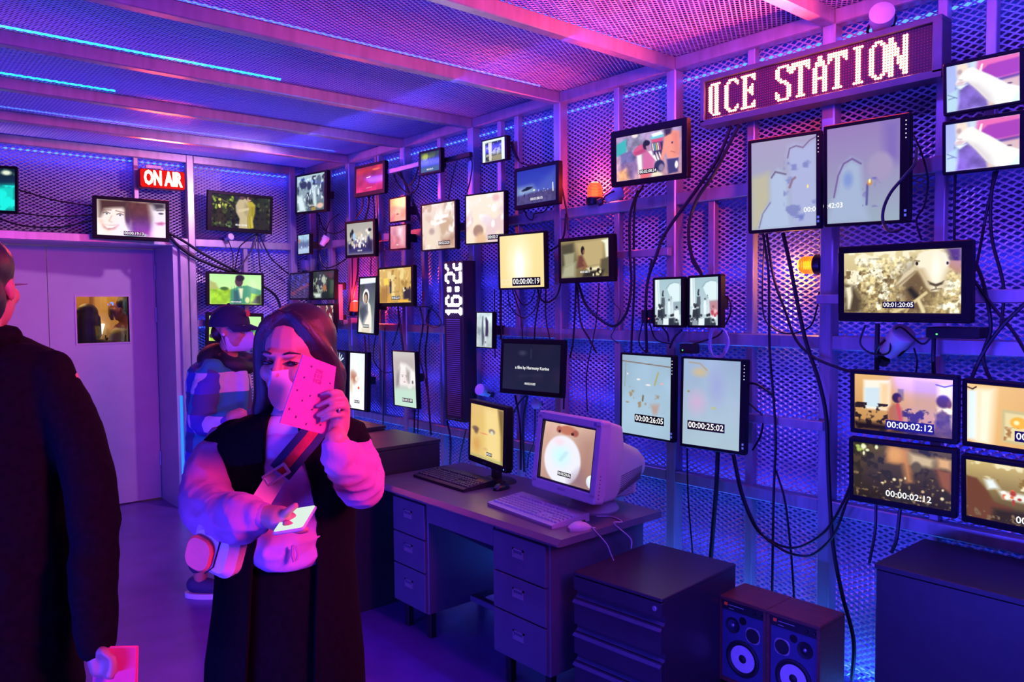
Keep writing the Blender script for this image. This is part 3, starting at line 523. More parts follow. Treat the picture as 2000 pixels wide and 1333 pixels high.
@pic
def p_crowd(p):
    p.grad('#a890bc', '#c898a8'); p.n(7, .4, 51); p.p([(0, .16), (.17, .06), (.17, .36), (0, .44)], '#3fb0b4', .02); p.p([(.17, .08), (.42, 0), (.44, .26), (.34, .34), (.2, .36)], '#9088a8', .02); p.n(10, .7, 74, None, (.16, 0, .46, .36)); p.e(.30, .03, .06, .06, '#e8d8d8', .4)
    p.p([(.06, .40), (.24, .34), (.32, .5), (.30, .62), (.08, .66)], '#7068a0', .02); p.p([(.08, .62), (.34, .58), (.34, .8), (.26, .98), (.08, .98)], '#846898', .03); p.p([(.02, .8), (.16, .72), (.2, .98), (.04, 1)], '#e8a878', .04); p.n(8, .5, 75, None, (0, .4, .36, 1))
    p.e(.37, .36, .11, .11, '#cf5a86', .2, -20); p.p([(.28, .40), (.46, .34), (.48, .44), (.3, .47)], '#b84878', .02); p.p([(.33, .48), (.40, .47), (.42, .96), (.36, .98)], '#f2eef0', .015); p.e(.47, .27, .055, .12, '#2c2240', .25); p.e(.50, .31, .035, .085, '#b088a4', .3); p.e(.49, .24, .05, .07, '#241c38', .3)
    p.p([(.43, .44), (.52, .42), (.60, .6), (.58, .86), (.42, .8)], '#cf6ca0', .03); p.p([(.50, .42), (.55, .42), (.68, .66), (.66, .74)], '#f6f2f4', .012); p.p([(.55, .1), (.72, .06), (.74, .2), (.6, .26), (.54, .2)], '#6cc4d4', .02); p.p([(.55, .06), (.70, .03), (.73, .1), (.58, .13)], '#f4f6f8', .015); p.p([(.54, .18), (.74, .17), (.72, .25), (.58, .27)], '#d8507c', .015); p.p([(.56, .26), (.73, .25), (.73, .5), (.58, .52)], '#4c3468', .02)
    for k in range(6): p.l([(.57+.026*k, .28), (.585+.026*k, .42)], .013, ['#f4e8d8', '#58b8c8', '#e8c860', '#f0f0f4', '#c85878', '#302850'][k])
    for k in range(5): p.l([(.60+.022*k, .48), (.64+.022*k, .64)], .010, '#f2f0ee' if k % 2 else '#302438')
    p.p([(.76, .10), (.86, .06), (.96, .10), (.97, .4), (.95, .66), (.80, .64), (.76, .5), (.70, .78), (.68, .74), (.72, .4)], '#f09684', .012); p.p([(.86, .1), (.96, .12), (.96, .6), (.9, .6)], '#d87c70', .04, .7); p.p([(.74, 0), (.86, 0), (.84, .12), (.76, .16)], '#3a2c50', .02); p.e(.86, .32, .018, .03, '#5c3c50', .4); p.l([(.84, .5), (.9, .54)], .01, '#b86058')
    p.p([(.78, .66), (.95, .66), (.94, .96), (.8, .98)], '#403c74', .015); p.e(.67, .78, .085, .15, '#30305c', .2); p.e(.70, .82, .05, .1, '#8c7c9c', .4); p.p([(.55, .95), (.6, .84), (.72, .96), (.7, 1), (.56, 1)], '#e8dcc4', .02); p.p([(.37, .9), (.46, .78), (.55, .9), (.5, 1), (.38, 1)], '#e86c74', .02); p.e(.92, .8, .03, .1, '#f0ece4', .4)
@pic
def p_title(p): p.grad('#161a2e', '#1c2038'); p.e(.35, .2, .1, .08, '#34384c', .8); p.l([(.5, .12), (.5, .3)], .02, '#30344c', .6); p.l([(.3, .7), (.7, .66)], .03, '#23283c', .6)
@pic
def p_horses(p): p.grad('#c8dce0', '#dce8e4'); p.p([(0, .42), (1, .4), (1, 1), (0, 1)], '#b4c4c4', .05); p.n(6, .3, 52); p.p([(.05, .42), (.3, .5), (.22, .66), (.04, .6)], '#8898a0', .04); p.p([(.36, .12), (.42, .1), (.44, .5), (.5, .7), (.44, .95), (.36, .95), (.32, .6)], '#50586a', .03); p.p([(.56, .15), (.62, .13), (.74, .25), (.76, .55), (.72, .7), (.56, .68), (.58, .4)], '#38304c', .03); p.l([(.6, .7), (.6, .96)], .02, '#d8e0e4'); p.l([(.7, .7), (.7, .96)], .02, '#b8c0c8')
@pic
def p_hall(p):
    p.grad('#9fbcc4', '#bccdd2'); p.p([(.03, 0), (.10, 0), (.12, .6), (.05, .6)], '#eef8f8', .012); p.p([(.13, 0), (.17, 0), (.2, .68), (.15, .66)], '#dcecee', .012); p.p([(.48, .22), (.58, .12), (.74, .08), (.9, .1), (1, .16), (1, .5), (.68, .5)], '#d4e8ea', .015); p.l([(.44, .2), (.56, .11), (.74, .07), (.92, .09)], .012, '#88a4ac', .7); p.p([(.68, .5), (1, .48), (1, .76), (.74, .8)], '#93a8b0', .015); p.l([(.95, .12), (.95, .48)], .008, '#9cb4bc')
    for x, y, h, c in ((.32, .33, .42, '#535c64'), (.55, .43, .34, '#dcebee'), (.63, .37, .2, '#98a8ae')): fig(p, x, y, h, '#2c343a', '#a8b4b8', c, c)
    p.l([(.32, .26), (.30, .34)], .02, '#30383e'); p.p([(.62, .44), (.70, .44), (.72, .8), (.62, .8)], '#c8dadf', .015)
    rg = random.Random(4)
    for k in range(17):
        x, y = rg.uniform(.02, .98), rg.uniform(.56, .74) if k < 7 else rg.uniform(.76, .95); c = rg.choice(['#3c454c', '#5a646c', '#2c343a', '#dfecef', '#8c9aa2'])
        p.p([(x-.09, y+.05), (x+.09, y+.05), (x+.11, y+.26), (x-.11, y+.26)], c, .012); p.e(x, y+.015, .045, .042, '#b4c0c4', .25); p.e(x, y-.008, .05, .036, rg.choice(['#262c31', '#40484e']), .25)
@pic
def p_hall2(p): p_hall(p); p.p([(.7, .5), (1, .49), (1, .78), (.74, .8)], '#c07880', .04, .75); p.dots(5, (.75, .7, .98, .8), .05, ['#b84858', '#e8b0b4'], 3)
@pic
def p_water(p): p.grad('#94b0c4', '#a0bcd0', 70); p.n(3, .14, 53); p.l([(0, .08), (1, .12)], .006, '#786048'); p.l([(.08, .1), (.06, .4)], .005, '#887858', .6); p.e(.12, .24, .02, .015, '#f8e8e0', .6); p.e(.35, .3, .05, .015, '#f4e4d8', .6); p.e(.55, .36, .07, .015, '#ece0d8', .6); p.e(.82, .33, .04, .015, '#e8a8a0', .6); p.l([(.75, .2), (.68, .35)], .012, '#a89c50', .8); p.n(10, 0, 54, '#9c8468', (.15, .4, .9, .75), .68); p.p([(.6, .6), (.78, .58), (.74, .7), (.66, .72)], '#b09890', .03); p.l([(.45, .5), (.44, .56)], .012, '#6c5840'); p.e(.12, .6, .05, .012, '#988468', .5)
@pic
def p_pale(p): p.grad('#94a8c8', '#a4bcc8'); p.n(2, .12, 55); p.e(.3, .15, .2, .08, '#c0b090', .8); p.e(.25, .5, .25, .2, '#c0a8c8', .9); p.l([(.1, .04), (.3, .05), (.42, .12)], .008, '#a88858', .6); p.e(.1, .38, .03, .015, '#8c8458', .5); p.e(.55, .55, .06, .02, '#b8b868', .8); p.e(.6, .3, .2, .3, '#98a0d0', 1)
@pic
def p_cake(p): p.grad('#a098b8', '#98a8b8'); p.p([(0, .4), (.28, .36), (.3, .64), (.12, .98), (0, 1)], '#b4b098', .05); p.p([(.3, .42), (.42, .34), (.56, .42), (.58, .8), (.62, 1), (.12, 1), (.18, .82), (.3, .7)], '#a8b8d4', .04); p.p([(.58, .1), (.68, .08), (.8, .12), (1, .04), (1, 1), (.62, 1), (.6, .5), (.57, .2)], '#a4acd0', .05); p.l([(.57, .22), (.6, .12), (.7, .1), (.8, .13), (.9, .06), (1, .03)], .008, '#70587c', .8); p.n(9, 0, 56, '#7c84b8', (.5, .2, 1, .9), .66); p.l([(.32, .42), (.38, .36), (.54, .4)], .01, '#605474', .8); p.l([(.12, .98), (.18, .82), (.3, .7)], .008, '#7070a0', .8); p.e(.87, .56, .014, .024, '#ffe080', .3); p.l([(.6, .55), (.64, .47), (.68, .45)], .014, '#806078', .8); p.p([(.74, .88), (.82, .86), (.8, .92), (.75, .93)], '#6c78b8', .02)
@pic
def p_hood2(p): p.grad('#9078b0', '#94a4b4'); p.p([(.78, 0), (1, 0), (1, .4), (.8, .45)], '#7c68b0', .08); p.e(.74, .45, .2, .17, '#9c90b4', .3); p.p([(.14, .66), (.2, .42), (.34, .34), (.48, .4), (.5, .66), (.6, 1), (0, 1), (.08, .75)], '#9cacc8', .05); p.e(.3, .55, .1, .12, '#7c90c8', .7); p.l([(.1, .72), (.16, .5), (.24, .38), (.36, .34), (.48, .4)], .01, '#68508c', .8); p.n(9, 0, 57, '#7068ac', (.5, .55, .85, .85), .6); p.l([(.57, .62), (.56, .82)], .012, '#585894'); p.e(.6, .6, .045, .04, '#c88848', .5); p.e(.6, .585, .018, .026, '#fff0b0', .4)
@pic
def p_arm(p):
    p.grad('#a4b2ec', '#b9c6e6', 60); p.p([(.14, 0), (.30, 0), (.33, .16), (.16, .38)], '#efdccb', .03); p.e(.19, .17, .05, .08, '#b8a0a4', .6); p.p([(.32, 0), (.46, 0), (.43, .18), (.34, .12)], '#c8d8e8', .02)
    p.p([(.44, 0), (1, 0), (1, .6), (.7, .42), (.42, .24)], '#e66fb4', .03); p.p([(.50, .22), (.58, .13), (1, .09), (1, .40), (.66, .44), (.52, .36)], '#a444b4', .02); p.p([(.66, .46), (1, .42), (1, .50), (.7, .52)], '#6a4a9c', .02); p.p([(.70, .52), (1, .48), (1, .78), (.84, .68)], '#d8b8bc', .03); p.e(.86, .60, .05, .022, '#5c4868', .4)
    p.p([(.18, .56), (.30, .44), (.40, .52), (.56, .78), (.60, 1), (.15, 1)], '#7a62b8', .04); p.n(6, .5, 58, None, (.12, .45, .6, 1)); p.p([(.58, .8), (.70, .9), (.68, 1), (.58, 1)], '#e8c8b4', .03); p.p([(0, .62), (.17, .52), (.14, 1), (0, 1)], '#b4d4e4', .03); p.p([(.14, .47), (.30, .46), (.2, .54)], '#eafaf6', .02); p.l([(.02, .62), (.15, .72)], .012, '#5868a0', .6); p.l([(.03, .72), (.12, .7)], .012, '#5868a0', .6)
    p.p([(.13, .40), (.17, .30), (.24, .18), (.31, .12), (.38, .115), (.45, .20), (.62, .36), (.84, .60), (1, .70), (1, .84), (.90, 1), (.68, 1), (.55, .84), (.42, .60), (.30, .41), (.24, .455), (.15, .45)], '#efeeea', .012); p.p([(.30, .41), (.42, .60), (.55, .84), (.66, .98), (.60, .76), (.44, .50)], '#cdc0c2', .05, .7); p.p([(.13, .40), (.2, .36), (.28, .40), (.22, .455), (.15, .45)], '#d8c0c4', .02); p.l([(.17, .33), (.23, .35)], .01, '#c8b0b4'); p.e(.68, .62, .2, .07, '#fffffc', .8, 40)
    p.p([(.455, .22), (.49, .08), (.515, .09), (.49, .26)], '#f4e8e0', .008); p.p([(.86, 1), (1, .78), (1, 1)], '#dff6fa', .015)
@pic
def p_arm2(p): p_arm(p)
@pic
def p_sheep(p):
    p.grad('#d9ca98', '#a5905c'); p.n(9, 0, 61, '#f0e8c6', None, .52); p.n(15, 0, 62, '#7c6640', (0, .3, .66, 1), .58); p.p([(.88, 0), (1, 0), (1, .3), (.93, .26)], '#3a3024', .03)
    p.n(26, .9, 63, None, (.12, .1, 1, 1)); p.e(.66, .55, .24, .5, '#6f5a38', .7); p.n(18, 0, 73, '#cdb681', (.44, .5, .98, 1), .6); p.p([(0, .52), (.1, .55), (.17, .8), (.16, 1), (0, 1)], '#4d4028', .04); p.p([(.015, .58), (.07, .56), (.08, .72), (.055, .94), (.035, .94), (.03, .75)], '#ece4c4', .015)
    p.p([(.54, .52), (.66, .44), (.70, .95), (.54, 1)], '#6b5538', .05); p.p([(.56, .62), (.60, .58), (.68, .74), (.63, .80)], '#2a2618', .02)
    p.p([(.64, .14), (.615, .26), (.53, .38), (.47, .54), (.46, .60), (.52, .55), (.60, .42), (.66, .30)], '#d6c7a4', .012); p.l([(.47, .58), (.55, .46), (.63, .34)], .02, '#8c7350', .7)
    p.p([(.90, .18), (1, .20), (1, .40), (.95, .36), (.89, .28)], '#b58a68', .015)
    p.p([(.635, .15), (.66, .06), (.72, .02), (.82, .02), (.88, .08), (.905, .2), (.89, .34), (.872, .5), (.86, .60), (.81, .66), (.76, .655), (.725, .58), (.69, .44), (.65, .30)], '#efe7cb', .012); p.e(.80, .3, .05, .28, '#fbf6e4', .8); p.p([(.64, .28), (.69, .44), (.73, .6), (.76, .655), (.75, .5), (.70, .3)], '#b89e70', .03, .8); p.p([(.87, .4), (.89, .3), (.86, .6), (.82, .65)], '#c4ad7e', .03, .7)
    p.e(.645, .215, .014, .035, '#1d170e', .3); p.e(.89, .225, .011, .03, '#1d170e', .3); p.l([(.63, .17), (.665, .18)], .012, '#8c7850'); p.p([(.735, .49), (.765, .52), (.80, .54), (.835, .52), (.865, .49), (.85, .55), (.80, .585), (.75, .55)], '#4b3e2a', .01); p.l([(.80, .58), (.80, .62), (.765, .635)], .012, '#8a765a'); p.l([(.80, .62), (.845, .615)], .01, '#8a765a')
    p.l([(.45, .99), (.58, .88), (.72, .68)], .028, '#d9c690'); p.l([(.66, .8), (.7, .97)], .03, '#e2d2a0'); p.l([(.6, .85), (.55, .99)], .02, '#c0a870')
@pic
def p_home(p):
    p.grad('#e8b878', '#b88448', 100); p.p([(.1, .1), (.38, .08), (.38, .62), (.1, .62)], '#f4ead8', .02); p.p([(.11, .24), (.28, .22), (.28, .58), (.11, .58)], '#c8dce4', .02); p.p([(.28, .15), (.38, .13), (.36, .6), (.28, .6)], '#f0cc98', .03); p.p([(.46, .22), (.52, .22), (.52, .42), (.46, .42)], '#8c7454', .01); p.p([(.62, .04), (.86, .06), (.86, .62), (.62, .6)], '#c89c60', .03); p.p([(.86, .1), (1, .1), (1, .8), (.86, .8)], '#f8e8c8', .03)
    p.n(12, 0, 64, '#281c10', (0, .5, .36, 1), .5); p.n(12, 0, 65, '#3c2c18', (.5, .55, .84, 1), .52); p.p([(0, .85), (1, .9), (1, 1), (0, 1)], '#1c120a', .05); p.p([(.36, .58), (.42, .48), (.5, .55), (.52, .9), (.36, .98)], '#b06c48', .02); p.l([(.46, .5), (.49, .75)], .03, '#c84c30'); p.e(.45, .38, .055, .1, '#301c14', .25); p.e(.48, .4, .025, .06, '#8c5038', .4); p.p([(.84, .6), (.9, .52), (.98, .6), (1, 1), (.82, 1)], '#5c4630', .02); p.n(16, .8, 66, None, (.82, .5, 1, 1)); p.e(.91, .38, .08, .13, '#4c3018', .3); p.e(.965, .42, .03, .08, '#6c4028', .4); p.l([(.84, .1), (.92, .13), (1, .09)], .012, '#382818')
@pic
def p_home2(p): p.grad('#ecc48c', '#d8a058', 20); p.p([(0, .12), (.12, .1), (.12, .95), (0, .95)], '#dcecf0', .03); p.p([(.12, .08), (.3, .06), (.26, 1), (.1, 1)], '#fff0d4', .06); p.p([(.38, .38), (.75, .4), (.75, .95), (.38, .92)], '#c8b888', .015); p.p([(.41, .43), (.72, .45), (.72, .9), (.41, .88)], '#e4d4a0', .015); p.e(.55, .58, .1, .11, '#f0b040', .25); p.e(.53, .58, .04, .05, '#fff0b8', .6); p.n(8, 0, 67, '#a87848', (.4, .66, .75, .9), .6); p.l([(0, .06), (.06, .09), (.1, .05)], .012, '#382818')
@pic
def p_garden(p):
    p.grad('#5c4c30', '#241c10'); p.n(10, 0, 68, '#2c2818', None, .5); p.n(14, 0, 69, '#7c6844', (0, .5, 1, 1), .66); p.p([(.38, 0), (.58, .02), (.6, .3), (.62, .6), (.56, .62), (.52, .3), (.36, .3)], '#c08048', .04); p.e(.44, .15, .12, .2, '#d89c58', .7); p.dots(9, (.05, .02, .3, .2), .05, ['#a8b858', '#e8ecc0'], 4); p.p([(.58, .08), (.84, .14), (.82, .3), (.6, .28)], '#c8b088', .04); p.e(.66, .32, .06, .12, '#5c5038', .4); p.p([(.84, .3), (1, .34), (1, .7), (.9, .6)], '#8c5434', .03); p.p([(.85, .1), (1, .12), (1, .3), (.86, .28)], '#d8a870', .04); p.dots(14, (.3, .5, .95, .95), .03, ['#c8a878', '#e8d8a8', '#8c7450'], 5)
@pic
def p_garden2(p): p.grad('#c8b070', '#3c2c18'); p.n(6, 0, 70, '#e8dcb0', (0, 0, 1, .4), .5); p.n(9, 0, 71, '#8c6c30', (.3, 0, 1, .5), .55); p.p([(0, .28), (.12, .3), (.24, .5), (.3, .66), (.5, .72), (.48, .8), (.3, .78), (.28, 1), (0, 1)], '#6c4028', .02); p.p([(.2, .3), (.3, .28), (.36, .42), (.24, .46)], '#e4ecec', .03); p.p([(.34, .45), (.7, .46), (.75, .6), (.4, .58)], '#e8e8dc', .03); p.p([(.3, .78), (1, .72), (1, 1), (.3, 1)], '#30261a', .05); p.dots(10, (.4, .4, .8, .65), .05, ['#e06840', '#f0f0e8', '#a84030', '#d8d0b8'], 4); p.n(14, 0, 72, '#7c6448', (0, .8, 1, 1), .62)
@pic
def p_crt(p):
    p.grad('#dcb8a4', '#a07c70', 60); p.p([(.02, .2), (.14, .1), (.2, .6), (.02, .8)], '#c89880', .1, .7); p.e(.42, .04, .12, .05, '#fff4e4', .6); p.e(.46, .1, .2, .1, '#b87058', .4); p.e(.3, .11, .06, .07, '#a8604c', .4); p.e(.62, .13, .07, .07, '#a05848', .4); p.e(.32, .14, .03, .03, '#401c18', .4); p.e(.57, .15, .035, .03, '#401c18', .4); p.p([(.75, .2), (1, .1), (1, .9), (.7, .8)], '#9c6c64', .15, .5)
    p.e(.42, .62, .37, .44, '#e4e4f0', .1); p.e(.4, .55, .25, .25, '#c0f0f4', .9); p.e(.34, .32, .16, .1, '#ecd4dc', .9); p.l([(.4, .62), (.5, .48)], .03, '#b8d8e0', .7); p.e(.98, .86, .1, .12, '#e8f8fc', .1); p.p([(.6, .9), (.78, .72), (.9, .95), (.8, 1), (.6, 1)], '#806078', .1, .6)
@pic
def p_gaze(p): p.grad('#d8b468', '#e0c474', 10); p.p([(.45, .05), (.84, .02), (.9, .98), (.48, .95)], '#ead088', .08); p.p([(.82, 0), (1, 0), (1, 1), (.94, 1), (.92, .5)], '#7c6434', .04); p.e(.16, .46, .14, .06, '#7c6450', .5); p.e(.18, .5, .09, .08, '#6c5444', .7); p.e(.66, .44, .12, .06, '#8c7c70', .5); p.e(.66, .47, .06, .05, '#d8d4b8', .5); p.e(.2, .75, .18, .2, '#c88c48', .8, 0, .6); p.e(.42, .52, .16, .015, '#e08860', .6); p.e(.46, .8, .1, .04, '#d8b070', .6); p.p([(0, .96), (1, .94), (1, 1), (0, 1)], '#90a068', .03, .6)
# ------------------------------------------------------------------ monitors
def screen_material(strength=1.32):
    m = bpy.data.materials.new('screen'); m.use_nodes = True; nt = m.node_tree; b = nt.nodes['Principled BSDF']
    at = nt.nodes.new('ShaderNodeAttribute'); at.attribute_name = 'picture'
    nt.links.new(at.outputs['Color'], b.inputs['Emission Color']); b.inputs['Emission Strength'].default_value = strength
    b.inputs['Base Color'].default_value = (.006, .006, .008, 1); b.inputs['Roughness'].default_value = .09; b.inputs['Specular IOR Level'].default_value = .3
    return m
SCREEN = screen_material()
BEZEL = mat('bezel_plastic', (.005, .005, .006), .45, 0, .15, 50, 0, spec=.15)
BEZR = mat('back_shell_plastic', (.016, .016, .018), .45, 0, .15, 40)
TCB = mat('timecode_black', (.004, .004, .005), .3, 0, 0, 10)
def screen_grid(p, x0, x1, z0, z1, y, curve=0.):
    h, w = p.u.shape; V = []
    X = x0+(x1-x0)*p.u; Z = z1-(z1-z0)*p.v
    Yd = np.full_like(X, y)+curve*(((p.u-.5)*2)**2+((p.v-.5)*2)**2)
    V = np.stack([X, Yd, Z], -1).reshape(-1, 3)
    i = np.arange(h*w).reshape(h, w); F = np.stack([i[1:, :-1], i[1:, 1:], i[:-1, 1:], i[:-1, :-1]], -1).reshape(-1, 4)
    me = bpy.data.meshes.new('screen'); me.from_pydata(V.tolist(), [], F.tolist()); me.update()
    c = np.clip(p.a, 0, 1); c = np.where(c <= .04045, c/12.92, ((c+.055)/1.055)**2.4)
    at = me.attributes.new('picture', 'FLOAT_COLOR', 'POINT'); at.data.foreach_set('color', np.concatenate([c.reshape(-1, 3), np.ones((h*w, 1))], 1).astype(np.float32).ravel())
    me.materials.append(SCREEN); return me
def timecode(par, txt, cx, cz, hgt, y, boxed=True, ext=None):
    tm = text_mesh(txt, hgt*1.36, WHITEM, 'timecode', bold=hgt*.02); xs = [v.co.x for v in tm.vertices]; x0, x1 = min(xs), max(xs)
    tm.transform(Matrix.Translation((cx, y-.0016, cz)))
    o = link('timecode', tm, par)
    if boxed: MB().box(cx+x0-hgt*.18, cx+x1+hgt*.18, y-.0012, y-.0002, cz-hgt*.72, cz+hgt*.72).build('timecode_box', TCB, par)
    return o
def make_picture(name, wpx, hpx):
    p = Pic(max(24, min(210, int(wpx*.85))), max(24, min(180, int(hpx*.85))), '#808080'); PICS[name](p); return p
# label, bezel left/right/top/bottom (m), timecode (text, u, v, height m, boxed), options
D = (.014, .014, .014, .016)
ML = {
 'aqua': ('turquoise pool scene monitor cut by the frame edge left of the double door lintel', (.02, .018, .02, .02), None),
 'faces': ('monitor with smiling close up faces above the double door', (.03, .028, .026, .030), ('00:00:19:13', .53, .92, .022, 1)),
 'couple': ('monitor with an embracing couple in a garden, under the ON AIR sign side post', (.034, .026, .026, .034), ('00:01:20:00', .50, .90, .016, 0)),
 'jacket': ('monitor with a man in a green checked jacket, upper of the two', (.026, .022, .020, .012), ('00:01:03:20', .50, .92, .014, 0)),
 'jacket2': ('monitor with the green jacket film behind the capped man, lower of the two', (.026, .022, .030, .040), None),
 'bwgroup': ('monitor with a black and white crowd film in the room corner', (.03, .045, .016, .02), ('00:01:24', .55, .86, .018, 1)),
 'red': ('monitor with a plain red screen below the top rail', (.022, .03, .022, .034), None),
 'orange': ('small monitor glowing salmon orange, upper of two', (.016, .016, .010, .008), None),
 'pinks': ('small monitor with a dusty pink picture, under the orange one', (.018, .018, .010, .012), None),
 'street': ('tiny monitor with a pale blue street scene by the corner post', (.012, .012, .008, .01), None),
 'party': ('monitor with a grey ballroom full of dancers', (.026, .03, .020, .024), ('00:01:01', .5, .88, .014, 0)),
 'lamp': ('monitor with a yellow room and a standing lamp', (.026, .03, .016, .030), ('00:00:22:10', .52, .86, .018, 1)),
 'hooded': ('narrow upright monitor with a white hooded figure', (.024, .024, .014, .014), ('00:00:30:05', .5, .88, .018, 1)),
 'quada': ('dim dark blue monitor, upper left of four near the corner', D, None),
 'quadb': ('dim monitor with a dark green collage, upper right of four near the corner', D, None),
 'quadc': ('dim violet monitor, lower left of four near the corner', D, None),
 'quadd': ('dim monitor with reddish faces, lower right of four near the corner', D, None),
 'statue': ('upright monitor with a crowned statue, half hidden by the pink notebook', (.02, .024, .014, .014), None),
 'boots': ('upright white monitor with a lying figure beside the statue screen', (.036, .044, .014, .014), ('00:00:44', .5, .87, .016, 1)),
 'scarf': ('upright pale green monitor with a face under a hand', (.016, .016, .008, .008), ('00:00:21:09', .6, .88, .020, 1)),
 'tree': ('small blue monitor with a tree, under the top rail', (.02, .02, .016, .016), ('00:01:00:10', .5, .88, .012, 0)),
 'pastel': ('upright monitor with a peach coloured painterly picture', (.018, .018, .012, .010), ('00:02:22:20', .68, .88, .020, 1)),
 'photo': ('small white framed photo monitor under the top rail', (.008, .022, .008, .008), None),
 'blush': ('upright monitor with a pale pink blurred picture and brown head', (.012, .014, .010, .010), ('00:02:21:08', .80, .90, .022, 1)),
 'saucer': ('blue monitor with a flying saucer over a field', (.022, .026, .022, .026), ('00:01:00:15', .52, .88, .016, 0)),
 'cream': ('monitor with a blank glowing cream screen', (.016, .012, .012, .012), ('00:00:00:19', .60, .89, .034, 1)),
 'kitchen': ('monitor with a dark skinned cook in a dim kitchen', (.020, .034, .020, .030), ('00:01:08:11', .52, .86, .012, 0)),
 'crowd': ('monitor with a colourful crowd and a man in salmon, below the red display', (.036, .032, .036, .026), ('00:02:08:24', .50, .86, .016, 1)),
 'title': ('dark navy monitor with white credit lettering', (.022, .024, .030, .030), ('00:02:10:05', .50, .86, .014, 0)),
 'horses': ('tiny upright monitor with two figures on a pale beach', (.012, .010, .008, .008), ('00:01', .55, .86, .008, 1)),
 'hall': ('small black and white hall scene monitor, left of the pair', (.014, .014, .012, .012), None),
 'hall2': ('small hall scene monitor with a red tinted corner, right of the pair', (.014, .018, .012, .012), None),
 'water': ('upright monitor with a pale blue stained picture reading 00:00:26:05', (.012, .020, .011, .011), ('00:00:26:05', .58, .79, .030, 1)),
 'pale': ('upright monitor with an almost empty grey blue picture reading 00:00:25:02', (.014, .030, .011, .016), ('00:00:25:02', .42, .77, .030, 1)),
 'cake': ('upright lavender monitor with cloudy shapes, left half of a pair', (.016, .020, .016, .014), ('00:00', .93, .82, .022, 2)),
 'hood2': ('large upright lavender monitor with a candle flame, right half of a pair', (.016, .034, .016, .014), ('0:42:03', .085, .81, .022, 2)),
 'arm': ('monitor with a raised white forearm, upper of two', (.012, .014, .014, .012), None),
 'arm2': ('monitor with a raised white forearm, lower of two', (.012, .014, .014, .012), None),
 'sheep': ('wide monitor with a sheep close up', (.024, .036, .028, .036), ('00:01:20:05', .49, .87, .018, 1)),
 'home': ('monitor with two women in a sunlit room, upper left of four', (.017, .020, .017, .019), ('00:00:02:12', .58, .87, .026, 1)),
 'home2': ('monitor with white curtains and a yellow lamp, upper right of four', (.017, .020, .017, .019), ('00:00:02:12', .80, .80, .026, 1)),
 'garden': ('monitor with a dusky garden and orange cloth, lower left of four', (.017, .020, .017, .026), ('00:00:02:12', .58, .87, .026, 0)),
 'garden2': ('monitor with an outdoor tea table, lower right of four', (.017, .020, .017, .026), ('00:00:02:12', .80, .90, .026, 0)),
}
BUTTONED = {'cake', 'hood2', 'water', 'pale'}
MON_OBJ = {}
def monitor(key, mount=True):
    c, rot, w, h = MON[key]; label, bz, tc = ML[key]
    rot = tuple(R(a) for a in rot)
    root = thing('wall_monitor', label, 'monitor', c, rot, 'monitors on the mesh walls'); MON_OBJ[key] = root
    dist = (Vector(c)-CAM).dot(Fw); ppm = FPX/dist
    x0, x1, z0, z1 = -w/2, w/2, -h/2, h/2; a0, a1, b0, b1 = x0+bz[0], x1-bz[1], z0+bz[3], z1-bz[2]
    mb = MB(); dp = .034
    mb.rbox(x0, x1, 0, dp, b1, z1, .006).rbox(x0, x1, 0, dp, z0, b0, .006).rbox(x0, a0, 0, dp, b0-.004, b1+.004, .002).rbox(a1, x1, 0, dp, b0-.004, b1+.004, .002)
    mb.build('bezel', BEZEL, root)
    p = make_picture(key, (a1-a0)*ppm, (b1-b0)*ppm)
    sc = link('screen', screen_grid(p, a0-.001, a1+.001, b0-.001, b1+.001, .003), root)
    if tc:
        txt, u, v, hh, boxed = tc; tcx, tcz = a0+(a1-a0)*u, b1-(b1-b0)*v
        if boxed == 2:
            o = timecode(sc, txt, tcx, tcz, hh, .003, False)
        else: timecode(sc, txt, tcx, tcz, hh, .003, bool(boxed))
    mb = MB().rbox(x0+.004, x1-.004, .006, .036, z0+.004, z1-.004, .006).rbox(x0+w*.14, x1-w*.14, .034, .052, z0+h*.14, z1-h*.14, .02)
    mb.build('back_shell', BEZR, root)
    if key in BUTTONED:
        for k in range(5): MB().box(x1-.013, x1-.009, -.0006, .001, z1-.03-.016*k, z1-.026-.016*k).build('bezel_mark', WHITEM, root)
        for k in range(2): MB().box(x1-.016, x1-.007, -.0006, .001, b0+.012+.017*k, b0+.022+.017*k).build('button', emis('blue_print', (.12, .14, .9), 1.0), root)
    if mount:
        gap = (FX+.012-c[0]) if abs(rot[2]) > .7 else (FY+.012-c[1])
        ln = max(.02, gap-.05)
        MB().box(-.035, .035, .050, .058, -.035, .035).box(-.015, .015, .052, .052+ln, -.03, .03).build('wall_mount', BLACKM, root)
    return root
for k in MON: monitor(k)
# lettering on the title screen, faint letters on the cream screen
sc = [c for c in MON_OBJ['title'].children if c.name.startswith('screen')][0]
tm = text_mesh('a film by Harmony Korine', .026, WHITEM, 'lettering', bold=.0004); tm.transform(Matrix.Translation((.01, .001, -.005))); link('lettering', tm, sc)
sc = [c for c in MON_OBJ['cream'].children if c.name.startswith('screen')][0]
tm = text_mesh('CCI', .05, emis('cream_print', (1, .93, .72), 1.05), 'lettering'); tm.transform(Matrix.Translation((-.13, .001, -.125))); link('lettering', tm, sc)
